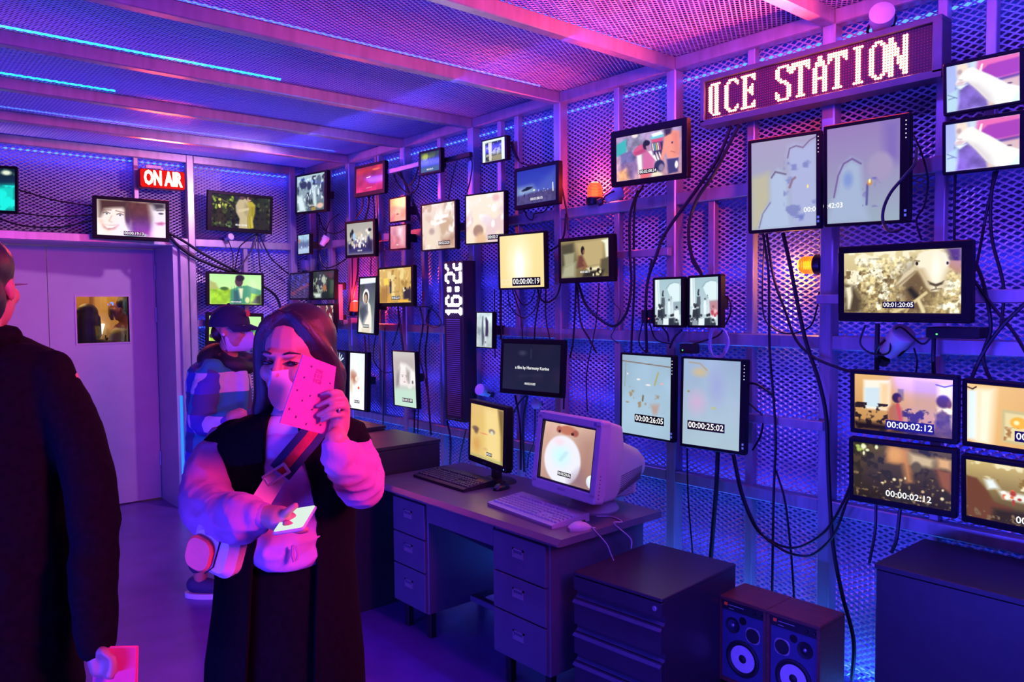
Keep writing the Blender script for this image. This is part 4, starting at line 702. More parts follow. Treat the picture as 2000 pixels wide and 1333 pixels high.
# ------------------------------------------------------------------ red LED display on the right wall
GLY = {
 'I': ["1111", "0110", "0110", "0110", "0110", "0110", "0110", "0110", "0110", "0110", "0110", "0110", "0110", "1111"],
 'C': ["0011110", "0110011", "1100001", "1100000", "1100000", "1100000", "1100000", "1100000", "1100000", "1100000", "1100000", "1100001", "0110011", "0011110"],
 'E': ["1111111", "0110011", "0110001", "0110000", "0110010", "0110110", "0111110", "0110110", "0110010", "0110000", "0110000", "0110001", "0110011", "1111111"],
 'S': ["0111110", "1100011", "1100011", "1100001", "1100000", "0110000", "0011100", "0000110", "0000011", "0000011", "1000011", "1100011", "1100011", "0111110"],
 'T': ["11111111", "11111111", "11011011", "10011001", "00011000", "00011000", "00011000", "00011000", "00011000", "00011000", "00011000", "00011000", "00011000", "00111100"],
 'A': ["001100", "001100", "011110", "011110", "110011", "110011", "110011", "110011", "111111", "110011", "110011", "110011", "110011", "110011"],
 'O': ["0011100", "0110110", "1100011", "1100011", "1100011", "1100011", "1100011", "1100011", "1100011", "1100011", "1100011", "1100011", "0110110", "0011100"],
 'N': ["1100011", "1100011", "1110011", "1110011", "1111011", "1111011", "1111011", "1101111", "1101111", "1101111", "1100111", "1100111", "1100011", "1100011"],
 '|': ["01", "11", "11", "11", "11", "11", "11", "11", "11", "11", "11", "11", "01", "00"],
 '2': ["01110", "10001", "00001", "00001", "01110", "10000", "10000", "11111"], '1': ["010", "110", "010", "010", "010", "010", "010", "111"],
 '6': ["01110", "10001", "10000", "11110", "10001", "10001", "10001", "01110"], ':': ["00", "11", "11", "00", "00", "11", "11", "00"]}
SD = .10
a, b = W(1367, 150, SD), W(1842, 30, SD); c = W(1369, 248.6, SD); d = W(1840, 150, SD)
sy0, sy1 = (b.y+d.y)/2, (a.y+c.y)/2; sz1, sz0 = (a.z+b.z)/2, (c.z+d.z)/2
sw, sh = sy1-sy0, sz1-sz0
sign = thing('led_display', 'long red LED display reading ICE STATION high on the mesh wall', 'sign', (FX-SD, (sy0+sy1)/2, (sz0+sz1)/2), (0, 0, R(-90)))
FRM = mat('display_frame', (.10, .09, .10), .35, .4, .1, 20)
fw = .024; mb = MB()
mb.rbox(-sw/2, sw/2, -.004, .085, sh/2-fw, sh/2, .004, 1).rbox(-sw/2, sw/2, -.004, .085, -sh/2, -sh/2+fw*1.3, .004, 1).rbox(-sw/2, -sw/2+fw, -.004, .085, -sh/2+.02, sh/2-.02, .004, 1).rbox(sw/2-fw*1.5, sw/2, -.004, .085, -sh/2+.02, sh/2-.02, .004, 1)
mb.build('frame', FRM, sign)
MB().box(-sw/2+.01, sw/2-.01, .012, .08, -sh/2+.01, sh/2-.01).build('dot_board', mat('dot_board', (.035, .002, .006), .5, 0, .1, 20), sign)
ix0, ix1, iz0, iz1 = -sw/2+fw, sw/2-fw*1.5, -sh/2+fw*1.3, sh/2-fw
pitch = (iz1-iz0-.004)/16; ncol = int((ix1-ix0-.006)/pitch)
lit = set()
for ch, px in (('|', 1380), ('I', 1389), ('C', 1411), ('E', 1443), ('S', 1509), ('T', 1543), ('A', 1581), ('T', 1609), ('I', 1661), ('O', 1690), ('N', 1731)):
    u = -(W(px, 140, SD).y-(sy0+sy1)/2); c0 = int(round((u-ix0)/pitch))
    for r_, row in enumerate(GLY[ch]):
        for q, v in enumerate(row):
            if v == '1': lit.add((c0+q, r_+1))
def dots(cells, rad, y, nm, m, par, gx, gz, seg=8, dep=.004):
    mb = MB()
    for q, r_ in cells:
        cx, cz = gx(q, r_), gz(q, r_)
        V = [(cx+rad*math.cos(2*math.pi*k/seg), y, cz+rad*math.sin(2*math.pi*k/seg)) for k in range(seg)]
        V += [(cx+rad*.6*math.cos(2*math.pi*k/seg), y-dep, cz+rad*.6*math.sin(2*math.pi*k/seg)) for k in range(seg)]
        mb.add(V, [tuple(range(seg, 2*seg))]+[(k, (k+1) % seg, seg+(k+1) % seg, seg+k) for k in range(seg)])
    o = mb.build(nm, m, par); o['kind'] = 'stuff'; return o
LITRED = emis('lit_red_diode', (1.0, .24, .10), 30.0)
gx = lambda q, r_: ix0+.004+pitch*(q+.5); gz = lambda q, r_: iz1-.002-pitch*(r_+.5)
dots([l for l in lit if 0 <= l[0] < ncol], pitch*.47, .012, 'lit_diode', LITRED, sign, gx, gz)
dots([(q, r_) for q in range(ncol) for r_ in range(16) if (q, r_) not in lit], pitch*.20, .012, 'dark_diode', mat('dark_diode', (.28, .03, .07), .3, 0, 0, 10, emit=(.6, .02, .05), estr=.25), sign, gx, gz, 6, .002)
MB().box(-.02, .02, .085, .105, -.09, .09).build('wall_mount', BLACKM, sign)
light('display_glow', 'AREA', (FX-SD-.02, (sy0+sy1)/2, (sz0+sz1)/2), (0, (sy0+sy1)/2, (sz0+sz1)/2), 55, (1.0, .04, .10), sw*.85, sh*.6)
# ------------------------------------------------------------------ upright white LED clock
CD = .13
q0, q1, q2, q3 = W(869, 511, CD), W(910, 509, CD), W(902, 826, CD), W(866.6, 819, CD)
cy, cw = (q0.y+q1.y+q2.y+q3.y)/4, ((q0.y-q1.y)+(q3.y-q2.y))/2*.98; cz1, cz0 = (q0.z+q1.z)/2, (q2.z+q3.z)/2
chh = cz1-cz0
clock = thing('led_clock', 'tall black LED strip with white numerals 16:22 turned sideways', 'clock', (FX-CD, cy, (cz0+cz1)/2), (0, 0, R(-90)))
MB().rbox(-cw/2, cw/2, 0, .11, -chh/2, chh/2, .004, 1).build('housing', BEZR, clock)
MB().rbox(-cw*.37, cw*.37, -.003, .004, -chh*.485, chh*.488, .003, 1).build('face_board', mat('clock_board', (.03, .028, .04), .3, 0, .1, 20), clock)
cp = cw*.70/11.; rows = int(chh*.965/cp)
lit2 = set()
# text runs upwards, letter tops face left: text column -> row from the bottom of the text, letter row -> column from the left
def put(ch, start, cut=None):
    g = GLY[ch]
    for r_, row in enumerate(g):
        for q, v in enumerate(row[:cut]):
            if v == '1': lit2.add((1+r_, start-q))
base = 23
put('1', base); put('6', base-4); put(':', base-11); put('2', base-15); put('2', base-21, 4)
gx2 = lambda q, r_: -cw*.36+cp*(q+.9); gz2 = lambda q, r_: chh*.475-cp*(r_+.6)
cl = cw*.104; gxl = lambda q, r_: -cw*.46+cl*q; gzl = lambda q, r_: chh*.488-cl*.63*(r_+.9)
dots([d for d in lit2 if d[1] >= 0], cl*.52, -.003, 'lit_diode', emis('lit_white_diode', (1, .88, 1.0), 30.0), clock, gxl, gzl)
mb = MB()
for r_ in range(26, int(rows)-1):
    for q in range(11): mb.box(gx2(q, 0)-cp*.36-cp*.5, gx2(q, 0)+cp*.36-cp*.5, -.0045, -.003, gz2(0, r_)-cp*.18, gz2(0, r_)+cp*.18)
o = mb.build('dark_diode', mat('dark_diode_grey', (.30, .26, .40), .4, 0, 0, 10), clock); o['kind'] = 'stuff'
MB().box(-.02, .02, .105, .19, -.2, .2).build('wall_mount', BLACKM, clock)
# ------------------------------------------------------------------ ON AIR sign
q0, q1, q2, q3 = B(274, 329, .10), B(361.7, 335, .10), B(361, 370, .10), B(272, 368.5, .10)
ow, oh = ((q1.x-q0.x)+(q2.x-q3.x))/2, ((q0.z-q3.z)+(q1.z-q2.z))/2
oc = (q0+q1+q2+q3)/4
air = thing('on_air_sign', 'glowing red ON AIR light box above the doorway', 'sign', oc, (0, 0, R(-3)))
MB().rbox(-ow/2, ow/2, 0, .09, -oh/2, oh/2, .018, 4).build('housing', mat('sign_housing', (.25, .01, .012), .4), air)
MB().rbox(-ow/2+.006, ow/2-.006, -.006, .002, -oh/2+.006, oh/2-.006, .016, 4).build('lit_face', emis('lit_red_face', (1.0, .012, .012), 1.0), air)
tm = text_mesh('ON AIR', oh*.98, emis('lit_lettering', (1, .62, .42), 7.0), 'lettering', bold=.0065, depth=.001, spacing=.98)
xs = [v.co.x for v in tm.vertices]; tm.transform(Matrix.Diagonal((ow*.84/(max(xs)-min(xs)), 1, 1.02, 1))); tm.transform(Matrix.Translation((0, -.008, 0)))
link('lettering', tm, air)
MB().rbox(-ow*.36, -ow*.03, .0, .02, oh*.5+.004, oh*.5+.03, .002, 1).box(-.01, .01, .02, .095, oh*.3, oh*.5+.02).build('bracket', STEEL, air)
light('on_air_glow', 'AREA', oc-Vector((0, .03, 0)), oc-Vector((0, 1, 0)), 22, (1.0, .06, .03), ow*.9, oh*.8)
# ------------------------------------------------------------------ beacons
def beacon(loc, rot, s, label, col, light_e, lc, estr):
    root = thing('beacon_lamp', label, 'lamp', loc, rot)
    MB().lathe([(.050*s, 0), (.052*s, .004*s), (.052*s, .034*s), (.046*s, .040*s)], 20).build('base', BLACK, root, smooth=True)
    pr = [(.044*s, .040*s)]
    for k in range(7): h = .046+.0085*k; pr += [(.0445*s, h*s), (.0425*s, (h+.004)*s)]
    pr += [(.040*s, .110*s), (.031*s, .122*s), (.017*s, .129*s), (.002*s, .131*s)]
    m = bpy.data.materials.new('beacon_dome'); m.use_nodes = True; nt = m.node_tree; bb = nt.nodes['Principled BSDF']
    bb.inputs['Base Color'].default_value = tuple(lc)+(1,); bb.inputs['Roughness'].default_value = .15; bb.inputs['Transmission Weight'].default_value = .55
    tc = nt.nodes.new('ShaderNodeTexCoord'); lw = nt.nodes.new('ShaderNodeTexWave'); lw.bands_direction = 'Z'; lw.inputs['Scale'].default_value = 36; lw.inputs['Distortion'].default_value = .6; nt.links.new(tc.outputs['Object'], lw.inputs['Vector'])
    mp = nt.nodes.new('ShaderNodeMath'); mp.operation = 'MULTIPLY_ADD'; mp.inputs[1].default_value = estr*1.1; mp.inputs[2].default_value = estr*.25
    nt.links.new(lw.outputs['Fac'], mp.inputs[0]); nt.links.new(mp.outputs[0], bb.inputs['Emission Strength']); bb.inputs['Emission Color'].default_value = tuple(col)+(1,)
    MB().lathe(pr, 24).build('dome', m, root, smooth=True)
    MB().lathe([(.013*s, .042*s), (.013*s, .10*s), (.004*s, .105*s)], 12).build('bulb', emis('bulb_%d' % (lc[1]*100), col, 9.0), root)
    l = bpy.data.lights.new('beacon_light', 'POINT'); l.energy = light_e; l.color = lc; l.shadow_soft_size = .05*s
    o = bpy.data.objects.new('beacon_light', l); COL.objects.link(o); o.parent = root; o.location = (0, 0, .15*s); return root
p = W(1157, 398, .0); beacon((FX+.02, p.y, 2.262), (0, 0, 0), .98, 'red orange beacon standing on the upper rail beside the crowd monitor', (1, .13, .03), 9.0, (1, .05, .03), 1.3)
p = W(1603, 517, -.03); beacon((FX+.035, YN[4]+T, p.z), (R(-90), 0, 0), .90, 'amber beacon mounted sideways on the post left of the sheep monitor', (1, .25, .005), 5, (1, .30, .02), 1.0)
p = W(692, 617, .06); beacon((FX-.05, p.y, p.z), (0, 0, 0), .95, 'red beacon low between the dim monitors and the hooded figure', (1, .07, .02), 26, (1, .03, .03), 1.1)
l3 = p
# steel pieces that carry the beacon and the monitors
def arm(px0, py0, px1, py1, d, s=.035, dd=.035, nm='bracket_arm', m=STEEL):
    a, b = W(px0, py0, d), W(px1, py1, d); z = (a.z+b.z)/2
    return MB().rbox(FX-d, FX-d+dd, min(a.y, b.y), max(a.y, b.y), z-s/2, z+s/2, .003, 1, axis=1).build(nm, m, wall_right)
arm(757, 335, 817, 321, .09); arm(863, 312, 917, 303, .06, .03, .03, 'bracket_arm', BLACKM); arm(1199, 496, 1304, 494, .05, .04); arm(1456, 818, 1607, 832, .05, .04); arm(1594, 584, 1640, 586, .06, .04); arm(1899, 578, 2010, 580, .05, .05); arm(676, 619, 705, 619, .075, .02, .1)
arm(745, 462, 760, 462, .06, .05, .05)
a, b = W(652, 560, .08), W(661, 560, .08); zt, zb = W(656, 556, .08).z, W(656, 633, .08).z
mb = MB().rbox(FX-.08, FX-.04, b.y, a.y, zb, zt, .002, 1, axis=2).box(FX-.08, FX-.04, W(671, 632, .08).y, b.y, zb, zb+.035)
mb.build('angle_bracket', STEEL, wall_right)
for k, (y, z0, z1) in enumerate(((YN[3]+.23, 2.26, ZC), (YN[6]+.57, 2.26, ZC), (YN[8]+.42, 2.26, ZC), (YN[8]+.42, 1.545, 2.2), (YN[4]+.62, 1.545, 2.2), (YN[9]+.36, 1.545, 2.2), (YN[7]+.62, 1.545, 2.2))):
    MB().rbox(FX+.02, FX+.06, y, y+.038, z0, z1, .003, 1, axis=2).build('thin_post', STEEL, wall_right)
# ------------------------------------------------------------------ clamp spotlights, boxes, sockets
def spotlight(loc, rot, s, label):
    root = thing('clamp_spotlight', label, 'spotlight', loc, rot)
    MB().lathe([(.018*s, -.075*s), (.034*s, -.070*s), (.038*s, -.02*s), (.046*s, .0), (.048*s, .055*s), (.044*s, .058*s)], 20).build('body', WHITEP, root, smooth=True)
    MB().lathe([(.044*s, .052*s), (.038*s, .046*s), (.018*s, .03*s), (.001*s, .028*s)], 20).build('lens', BLACK, root, smooth=True)
    MB().tube([(.05*s, 0, 0), (.056*s, 0, -.03*s), (.05*s, 0, -.075*s), (0, 0, -.10*s)], .006*s, 6).tube([(-.05*s, 0, 0), (-.056*s, 0, -.03*s), (-.05*s, 0, -.075*s), (0, 0, -.10*s)], .006*s, 6).build('yoke', BLACK, root)
    MB().rbox(-.02*s, .02*s, -.02*s, .02*s, -.14*s, -.10*s, .004, 1).build('clamp', BLACK, root); return root
spotlight(W(1752, 668, .06), (R(48), R(8), R(-40)), 1.0, 'white clamp spotlight hanging under the sheep monitor')
spotlight(W(944, 764, .05), (R(70), R(10), R(-80)), .8, 'white clamp spotlight beside the LED clock')
spotlight(W(634, 470, .05), (R(20), R(25), R(10)), .7, 'white clamp spotlight beside the tiny street monitor')
spotlight(W(1722, 40, .04), (R(75), R(-20), R(-60)), 1.0, 'white clamp spotlight on top of the red LED display')
spotlight(B(447, 464, .05), (R(80), R(0), R(15)), .6, 'white clamp spotlight under the embracing couple monitor')
spotlight(W(1200, 380, .06), (R(60), R(20), R(40)), .75, 'clamp spotlight below the crowd monitor beside the red beacon')
spotlight(W(1049, 790, .05), (R(85), R(0), R(-60)), .6, 'clamp spotlight under the credit title monitor')
GREENL = emis('green_led', (.1, 1, .15), 3.0); REDL = emis('red_led', (1, .05, .05), 4.0)
def mbox(px0, py0, px1, py1, d, label, led, name='media_player', cat='media player'):
    a, b = W(px0, py0, d), W(px1, py1, d); c = (a+b)/2; w, h = abs(a.y-b.y), abs(a.z-b.z)
    root = thing(name, label, cat, c, (0, 0, R(-90)))
    MB().rbox(-w/2, w/2, 0, d-.012, -h/2, h/2, .006).build('case', BLACKM, root)
    if led: MB().box(-w*.3, -w*.3+.006, -.001, .002, -h*.2, -h*.2+.005).build('status_light', led, root)
mbox(1327, 672, 1353, 692, .07, 'black media player with a green light under the hall scene pair', GREENL)
mbox(1808, 639, 1912, 663, .12, 'wide black media player with a green light under the sheep monitor', GREENL)
mbox(1252, 606, 1263, 632, .05, 'black power adapter left of the hall scene pair, left one', None, 'power_adapter', 'adapter'); mbox(1264, 605, 1273, 632, .05, 'black power adapter with a red light beside the hall scene pair', REDL, 'power_adapter', 'adapter')
a, b = W(584, 509, .03), W(597, 528, .03)
sk = thing('power_socket', 'white double power socket by the corner post', 'socket', ((a.x+b.x)/2, (a.y+b.y)/2, (a.z+b.z)/2), (0, 0, R(-90)))
w, h = abs(a.y-b.y), abs(a.z-b.z)
MB().rbox(-w/2, w/2, 0, .05, -h/2, h/2, .006).build('plate', WHITEP, sk)
for q in (-1, 1): MB().lathe([(.019, -.001), (.019, .003), (.016, .003), (.016, -.0005)], 14, Matrix.Translation((0, 0, q*h*.25)) @ Matrix.Rotation(R(90), 4, 'X')).build('outlet', mat('outlet_grey', (.35, .33, .36), .5), sk)
# ------------------------------------------------------------------ cables
CAB = [  # label, wall, off-wall distance, radius, points as seen from the camera position
 ('thick black cable running diagonally down from the red display, left strand', 'R', .05, .009, '1428,245 1402,310 1363,367 1300,455 1280,505 1266,545 1261,605 1263,690'),
 ('thick black cable running diagonally down from the red display, right strand', 'R', .05, .009, '1444,243 1395,338 1362,388 1346,437 1349,493 1370,536'),
 ('long black cable dropping behind the crowd monitor to the title monitor height', 'R', .04, .007, '1257,362 1241,395 1238,470 1239,556 1233,670 1234,700'),
 ('black cable in a deep loop from the kitchen monitor up to the crowd monitor', 'R', .06, .008, '1246,372 1231,420 1230,489 1233,556 1224,610 1201,637 1172,624 1145,597 1129,554'),
 ('black cable under the kitchen monitor, straight strand at its left', 'R', .05, .006, '1125,553 1123,610 1119,670 1113,700'),
 ('black cable curving from the kitchen monitor over the middle rail', 'R', .05, .006, '1127,553 1134,628 1152,664 1165,690'),
 ('thin black cable hanging from the right half of the kitchen monitor', 'R', .04, .0035, '1170,553 1165,624 1158,664 1146,730 1147,805'),
 ('thin black wire kinked beside the kitchen monitor', 'R', .04, .0022, '1186,553 1198,590 1212,610 1201,642 1194,659 1208,672'),
 ('black cable loop under the cream monitor, wide one', 'R', .05, .0035, '992,567 996,597 1010,615 1028,621 1046,601 1053,566'),
 ('black cable loop under the cream monitor, narrow one', 'R', .06, .0035, '1005,567 1019,594 1035,592 1046,566'),
 ('black cable falling from the cream monitor to the middle rail', 'R', .04, .004, '1001,567 1017,619 1021,664'),
 ('black cable slanting from the cream monitor corner to the title monitor', 'R', .05, .005, '1057,565 1046,628 1044,664'),
 ('black cable under the right edge of the cream monitor', 'R', .04, .005, '1066,564 1066,619 1075,668'),
 ('black cable swinging from the kitchen monitor to the post', 'R', .07, .006, '1095,555 1087,579 1069,591 1055,583 1050,565'),
 ('black cable down the left edge of the cream monitor', 'R', .04, .004, '966,566 966,640 967,700'),
 ('thick black cable from the cream monitor past the tiny beach monitor', 'R', .05, .008, '978,566 978,628 979,664'),
 ('black cable bent around the post between cream and kitchen monitors', 'R', .05, .006, '1105,418 1102,457 1091,479 1073,491'),
 ('black cable from the lavender pair down to the speakers, left strand', 'R', .06, .0065, '1490,456 1501,536 1503,677 1511,783 1515,863 1511,969 1508,1160'),
 ('thick black cable from the lavender pair crossing the post to the floor', 'R', .06, .0095, '1529,455 1543,518 1571,656 1600,747 1614,818 1617,900 1621,986 1628,1074 1645,1163 1667,1251 1664,1330'),
 ('black cable from the lavender pair slanting to the sunlit room monitor', 'R', .05, .0065, '1497,456 1511,543 1533,606 1554,663 1589,698 1638,719 1662,726'),
 ('thin black cable slack loop left of the sheep monitor', 'R', .05, .004, '1492,470 1490,606 1511,641 1543,652 1582,638 1596,600 1600,570'),
 ('thick black cable below the grey blue monitor, straight down to the cabinet', 'R', .06, .012, '1402,882 1399,951 1392,1040 1388,1095'),
 ('thin black cable under the left corner of the grey blue monitor', 'R', .05, .0045, '1342,876 1344,969 1353,1085'),
 ('upper black cable sagging from the grey blue monitor to the garden monitor', 'R', .07, .006, '1430,888 1448,969 1476,1032 1511,1060 1547,1071 1582,1060 1617,1032 1645,985 1660,950'),
 ('lower black cable sagging from the grey blue monitor to the garden monitor', 'R', .08, .006, '1434,888 1452,969 1482,1036 1520,1070 1556,1085 1589,1083 1628,1046 1652,985 1664,955'),
 ('black cable beside the speakers hanging from the diagonal bundle', 'R', .05, .0055, '1516,920 1533,979 1543,1060 1548,1120 1551,1170'),
 ('black cable under the garden monitor falling onto the black box, left one', 'R', .06, .006, '1711,983 1709,1039 1698,1100'),
 ('black cable under the garden monitor falling onto the black box, right one', 'R', .06, .007, '1758,995 1751,1053 1741,1080'),
 ('red lit cable hanging in front of the larger lavender monitor', 'R', .22, .006, '1791,288 1787,319 1767,344 1740,376 1726,407 1725,434 1738,452 1760,448'),
 ('black cable tangle strand right of the sheep monitor, front one', 'R', .05, .007, '1906,515 1922,560 1935,640 1920,700 1945,765'),
 ('black cable tangle strand right of the sheep monitor, long diagonal', 'R', .05, .007, '1900,545 1940,600 1980,650 2010,700'),
 ('black cable tangle strand crossing back under the sheep monitor', 'R', .06, .007, '2005,590 1955,640 1920,690 1895,745'),
 ('black cable from the forearm monitors down to the sheep monitor', 'R', .04, .005, '1866,342 1864,400 1864,470'),
 ('black cable from the forearm monitors down past the sheep monitor', 'R', .04, .006, '1942,335 1935,400 1938,470 1960,560 1955,640'),
 ('thin black cable curling by the right forearm monitor corner', 'R', .04, .005, '1948,333 1930,400 1915,480 1905,530'),
 ('black cable loop right of the larger lavender monitor', 'R', .04, .004, '1782,260 1800,300 1812,350 1806,400 1790,430 1800,470'),
 ('black cable from the spotlight down behind the sunlit room monitor, left', 'R', .04, .010, '1714,632 1713,680 1712,725'),
 ('black cable from the media player down to the sunlit room monitor', 'R', .04, .008, '1824,660 1823,700 1824,735'),
 ('thin black cable looping over the white spotlight', 'R', .10, .004, '1690,635 1680,670 1700,690 1735,690 1742,655 1760,640 1800,672 1822,655'),
 ('thin black cable right of the white spotlight', 'R', .04, .0035, '1785,680 1791,705 1789,730'),
 ('black cable sagging from the turquoise monitor to the smiling faces, top one', 'B', .06, .006, '33,370 106,391 182,403'),
 ('black cable sagging from the turquoise monitor to the smiling faces, middle one', 'B', .06, .006, '33,416 106,423 182,420'),
 ('black cable sagging from the turquoise monitor to the smiling faces, lowest one', 'B', .06, .007, '-10,425 46,441 116,444 182,430'),
 ('thick black bundle sagging from the faces monitor to the green jacket, upper strand', 'B', .07, .012, '329,455 360,472 390,492 430,514 466,532'),
 ('thick black bundle sagging from the faces monitor to the green jacket, lower strand', 'B', .05, .014, '329,460 350,482 380,503 425,522 462,534'),
 ('black cable fan under the couple monitor, leftmost strand', 'B', .05, .004, '439,459 449,478 455,502 454,530'),
 ('black cable fan under the couple monitor, second strand', 'B', .05, .005, '500,457 474,476 466,490 458,530'),
 ('black cable fan under the couple monitor, third strand', 'B', .05, .006, '502,457 496,478 485,500 464,530'),
 ('black cable fan under the couple monitor, fourth strand', 'B', .05, .005, '503,457 505,496 509,532'),
 ('black cable fan under the couple monitor, long right strand', 'B', .05, .006, '506,458 526,500 545,520 564,536'),
 ('thick black cable leaving the green jacket monitor to the right', 'B', .06, .012, '514,560 533,573 545,592 552,630'),
 ('black cable sagging from the corner to the ballroom monitor, upper one', 'R', .06, .005, '620,416 632,447 647,456 660,455 674,448'),
 ('black cable sagging from the corner to the ballroom monitor, lower one', 'R', .06, .006, '624,420 624,495 633,522 653,520 676,506'),
 ('thin black cable arching over the corner spotlight', 'R', .05, .004, '662,418 645,432 637,452 634,475 634,500'),
 ('black cable under the ballroom monitor running to the red beacon', 'R', .05, .006, '688,503 688,555 684,590 680,607'),
 ('thick black cable under the ballroom monitor', 'R', .05, .008, '700,502 698,540 691,577 683,618'),
 ('thin black cable under the right of the ballroom monitor', 'R', .04, .004, '725,502 724,537'),
 ('black cable fanning left under the red monitor', 'R', .05, .006, '709,383 707,406 694,428'),
 ('black cable under the middle of the red monitor', 'R', .05, .008, '721,382 719,406 713,430'),
 ('black cable under the right of the red monitor', 'R', .05, .005, '728,381 730,400 732,428'),
 ('black cable looping left of the small tree monitor, outer', 'R', .07, .006, '818,322 810,349 799,362 788,352 776,338'),
 ('black cable looping left of the small tree monitor, inner', 'R', .06, .006, '820,342 815,367 803,378 788,372 775,356 769,340'),
 ('thick black cable slanting down from the bracket by the tree monitor', 'R', .05, .010, '781,335 796,370 810,403 824,440'),
 ('black cable hanging from the bracket right of the tree monitor', 'R', .05, .004, '894,310 884,345 876,390'),
 ('black cable bowing out of the post above the pale pink monitor', 'R', .05, .005, '912,301 922,317 919,349 912,376'),
 ('thick black cable end right of the small photo monitor', 'R', .05, .010, '1000,278 1004,296 1013,314'),
 ('thin black cable trailing from the photo monitor to the saucer monitor', 'R', .05, .004, '1005,298 1014,316 1028,322 1045,322'),
 ('black cable down the right edge of the flying saucer monitor', 'R', .05, .006, '1091,340 1100,378 1108,420 1110,450'),
 ('thin black cable loop under the flying saucer monitor', 'R', .05, .004, '1024,410 1030,425 1040,430 1044,418 1062,414 1072,400'),
 ('black cable behind the lamp monitor running to the clock, left strand', 'R', .05, .006, '777,597 780,627 772,660 766,676'),
 ('black cable left of the clock, long strand', 'R', .05, .007, '837,605 835,650 831,694 837,783 842,850'),
 ('black cable left of the clock, bowed strand', 'R', .05, .006, '820,600 826,634 819,690 830,740 839,790'),
 ('thin black cable tangle between lamp monitor and clock', 'R', .06, .004, '812,600 836,600 852,612 862,632 848,640 832,628 845,596'),
 ('black cable above the pale green monitor', 'R', .05, .008, '778,606 783,646 788,686'),
 ('black cable under the pale green monitor, left one', 'R', .05, .007, '810,800 809,846'),
 ('black cable under the pale green monitor, right one', 'R', .05, .005, '817,800 816,848'),
 ('straight black cable left of the pale green monitor', 'R', .05, .005, '752,640 750,727 748,830'),
 ('thin black cable loop from the hooded figure to the pale green monitor', 'R', .05, .004, '737,640 729,691 735,714 750,728 766,727'),
 ('black cable under the hooded figure monitor, left', 'R', .05, .006, '712,655 715,688'), ('black cable under the hooded figure monitor, right', 'R', .05, .004, '720,655 721,688'),
 ('black cable under the LED clock', 'R', .05, .007, '873,822 880,859 879,913'), ('black cable hidden beside the desk screen', 'R', .05, .006, '911,839 900,886 896,914'),
 ('black cable under the credit title monitor, left crossing strand', 'R', .05, .006, '1028,772 1012,790 999,823 996,868 1001,917'),
 ('black cable under the credit title monitor, right crossing strand', 'R', .05, .007, '1006,772 1015,823 1017,870 1017,918'),
 ('thick black cable under the credit title monitor', 'R', .05, .008, '1030,774 1022,832 1024,922'),
 ('thin black cable forked beside the CRT monitor', 'R', .04, .004, '1046,780 1043,861 1033,890 1030,915'),
 ('black cable down the right side of the credit title monitor', 'R', .05, .006, '1103,664 1104,700 1102,760 1101,800'),
 ('thin black cable under the power adapters, outer', 'R', .04, .004, '1255,630 1248,662 1251,677 1262,690'), ('thin black cable under the power adapters, inner', 'R', .04, .004, '1269,632 1278,659 1290,668 1310,672'),
 ('black cable bowing right of the hall scene pair', 'R', .05, .004, '1405,572 1424,585 1427,610 1416,635 1401,657 1353,673'),
 ('black cable arch under the hall scene pair', 'R', .06, .006, '1331,645 1317,660 1308,680'), ('short black plug lead under the hall scene pair', 'R', .05, .005, '1294,640 1303,652 1306,668'),
 ('black cable above the hall scene pair from the diagonal bundle', 'R', .05, .007, '1349,480 1352,510 1371,538'),
 ('black cable left of the hall scene pair', 'R', .04, .006, '1273,506 1264,560 1262,608'),
 ('black lead from the grey blue monitor to the bracket arm, upper', 'R', .05, .006, '1459,748 1480,752 1506,770 1514,785'), ('black lead from the grey blue monitor to the bracket arm, lower', 'R', .05, .005, '1459,785 1476,800 1490,815 1486,850 1470,880'),
]
for lab, wl, d, rad, pts in CAB:
    q = [tuple(map(float, s.split(','))) for s in pts.split()]
    pp = catmull([(W if wl == 'R' else B)(x, y, d+.006*math.sin(i*2.1)) for i, (x, y) in enumerate(q)], 7)
    c0 = pp[0].copy(); o = MB().tube([v-c0 for v in pp], rad, 6).build('cable', CABLE, None, c0, smooth=True)
    tag(o, lab, 'cable', 'cables on the mesh walls')
# pale coiled lead under the hall scene pair
pp = []
for k in range(4):
    for x, y in ((1389, 642), (1384, 668), (1388, 690), (1400, 697), (1413, 688), (1420, 665), (1413, 645), (1402, 636)): pp.append(W(x+k*1.3, y+k*1.1, .05+.008*k))
c0 = pp[0].copy(); tag(MB().tube([v-c0 for v in catmull(pp, 4)], .004, 6).build('coiled_lead', mat('lilac_lead', (.55, .5, .62), .4), None, c0, smooth=True), 'pale lilac coiled lead hanging under the hall scene pair', 'cable')
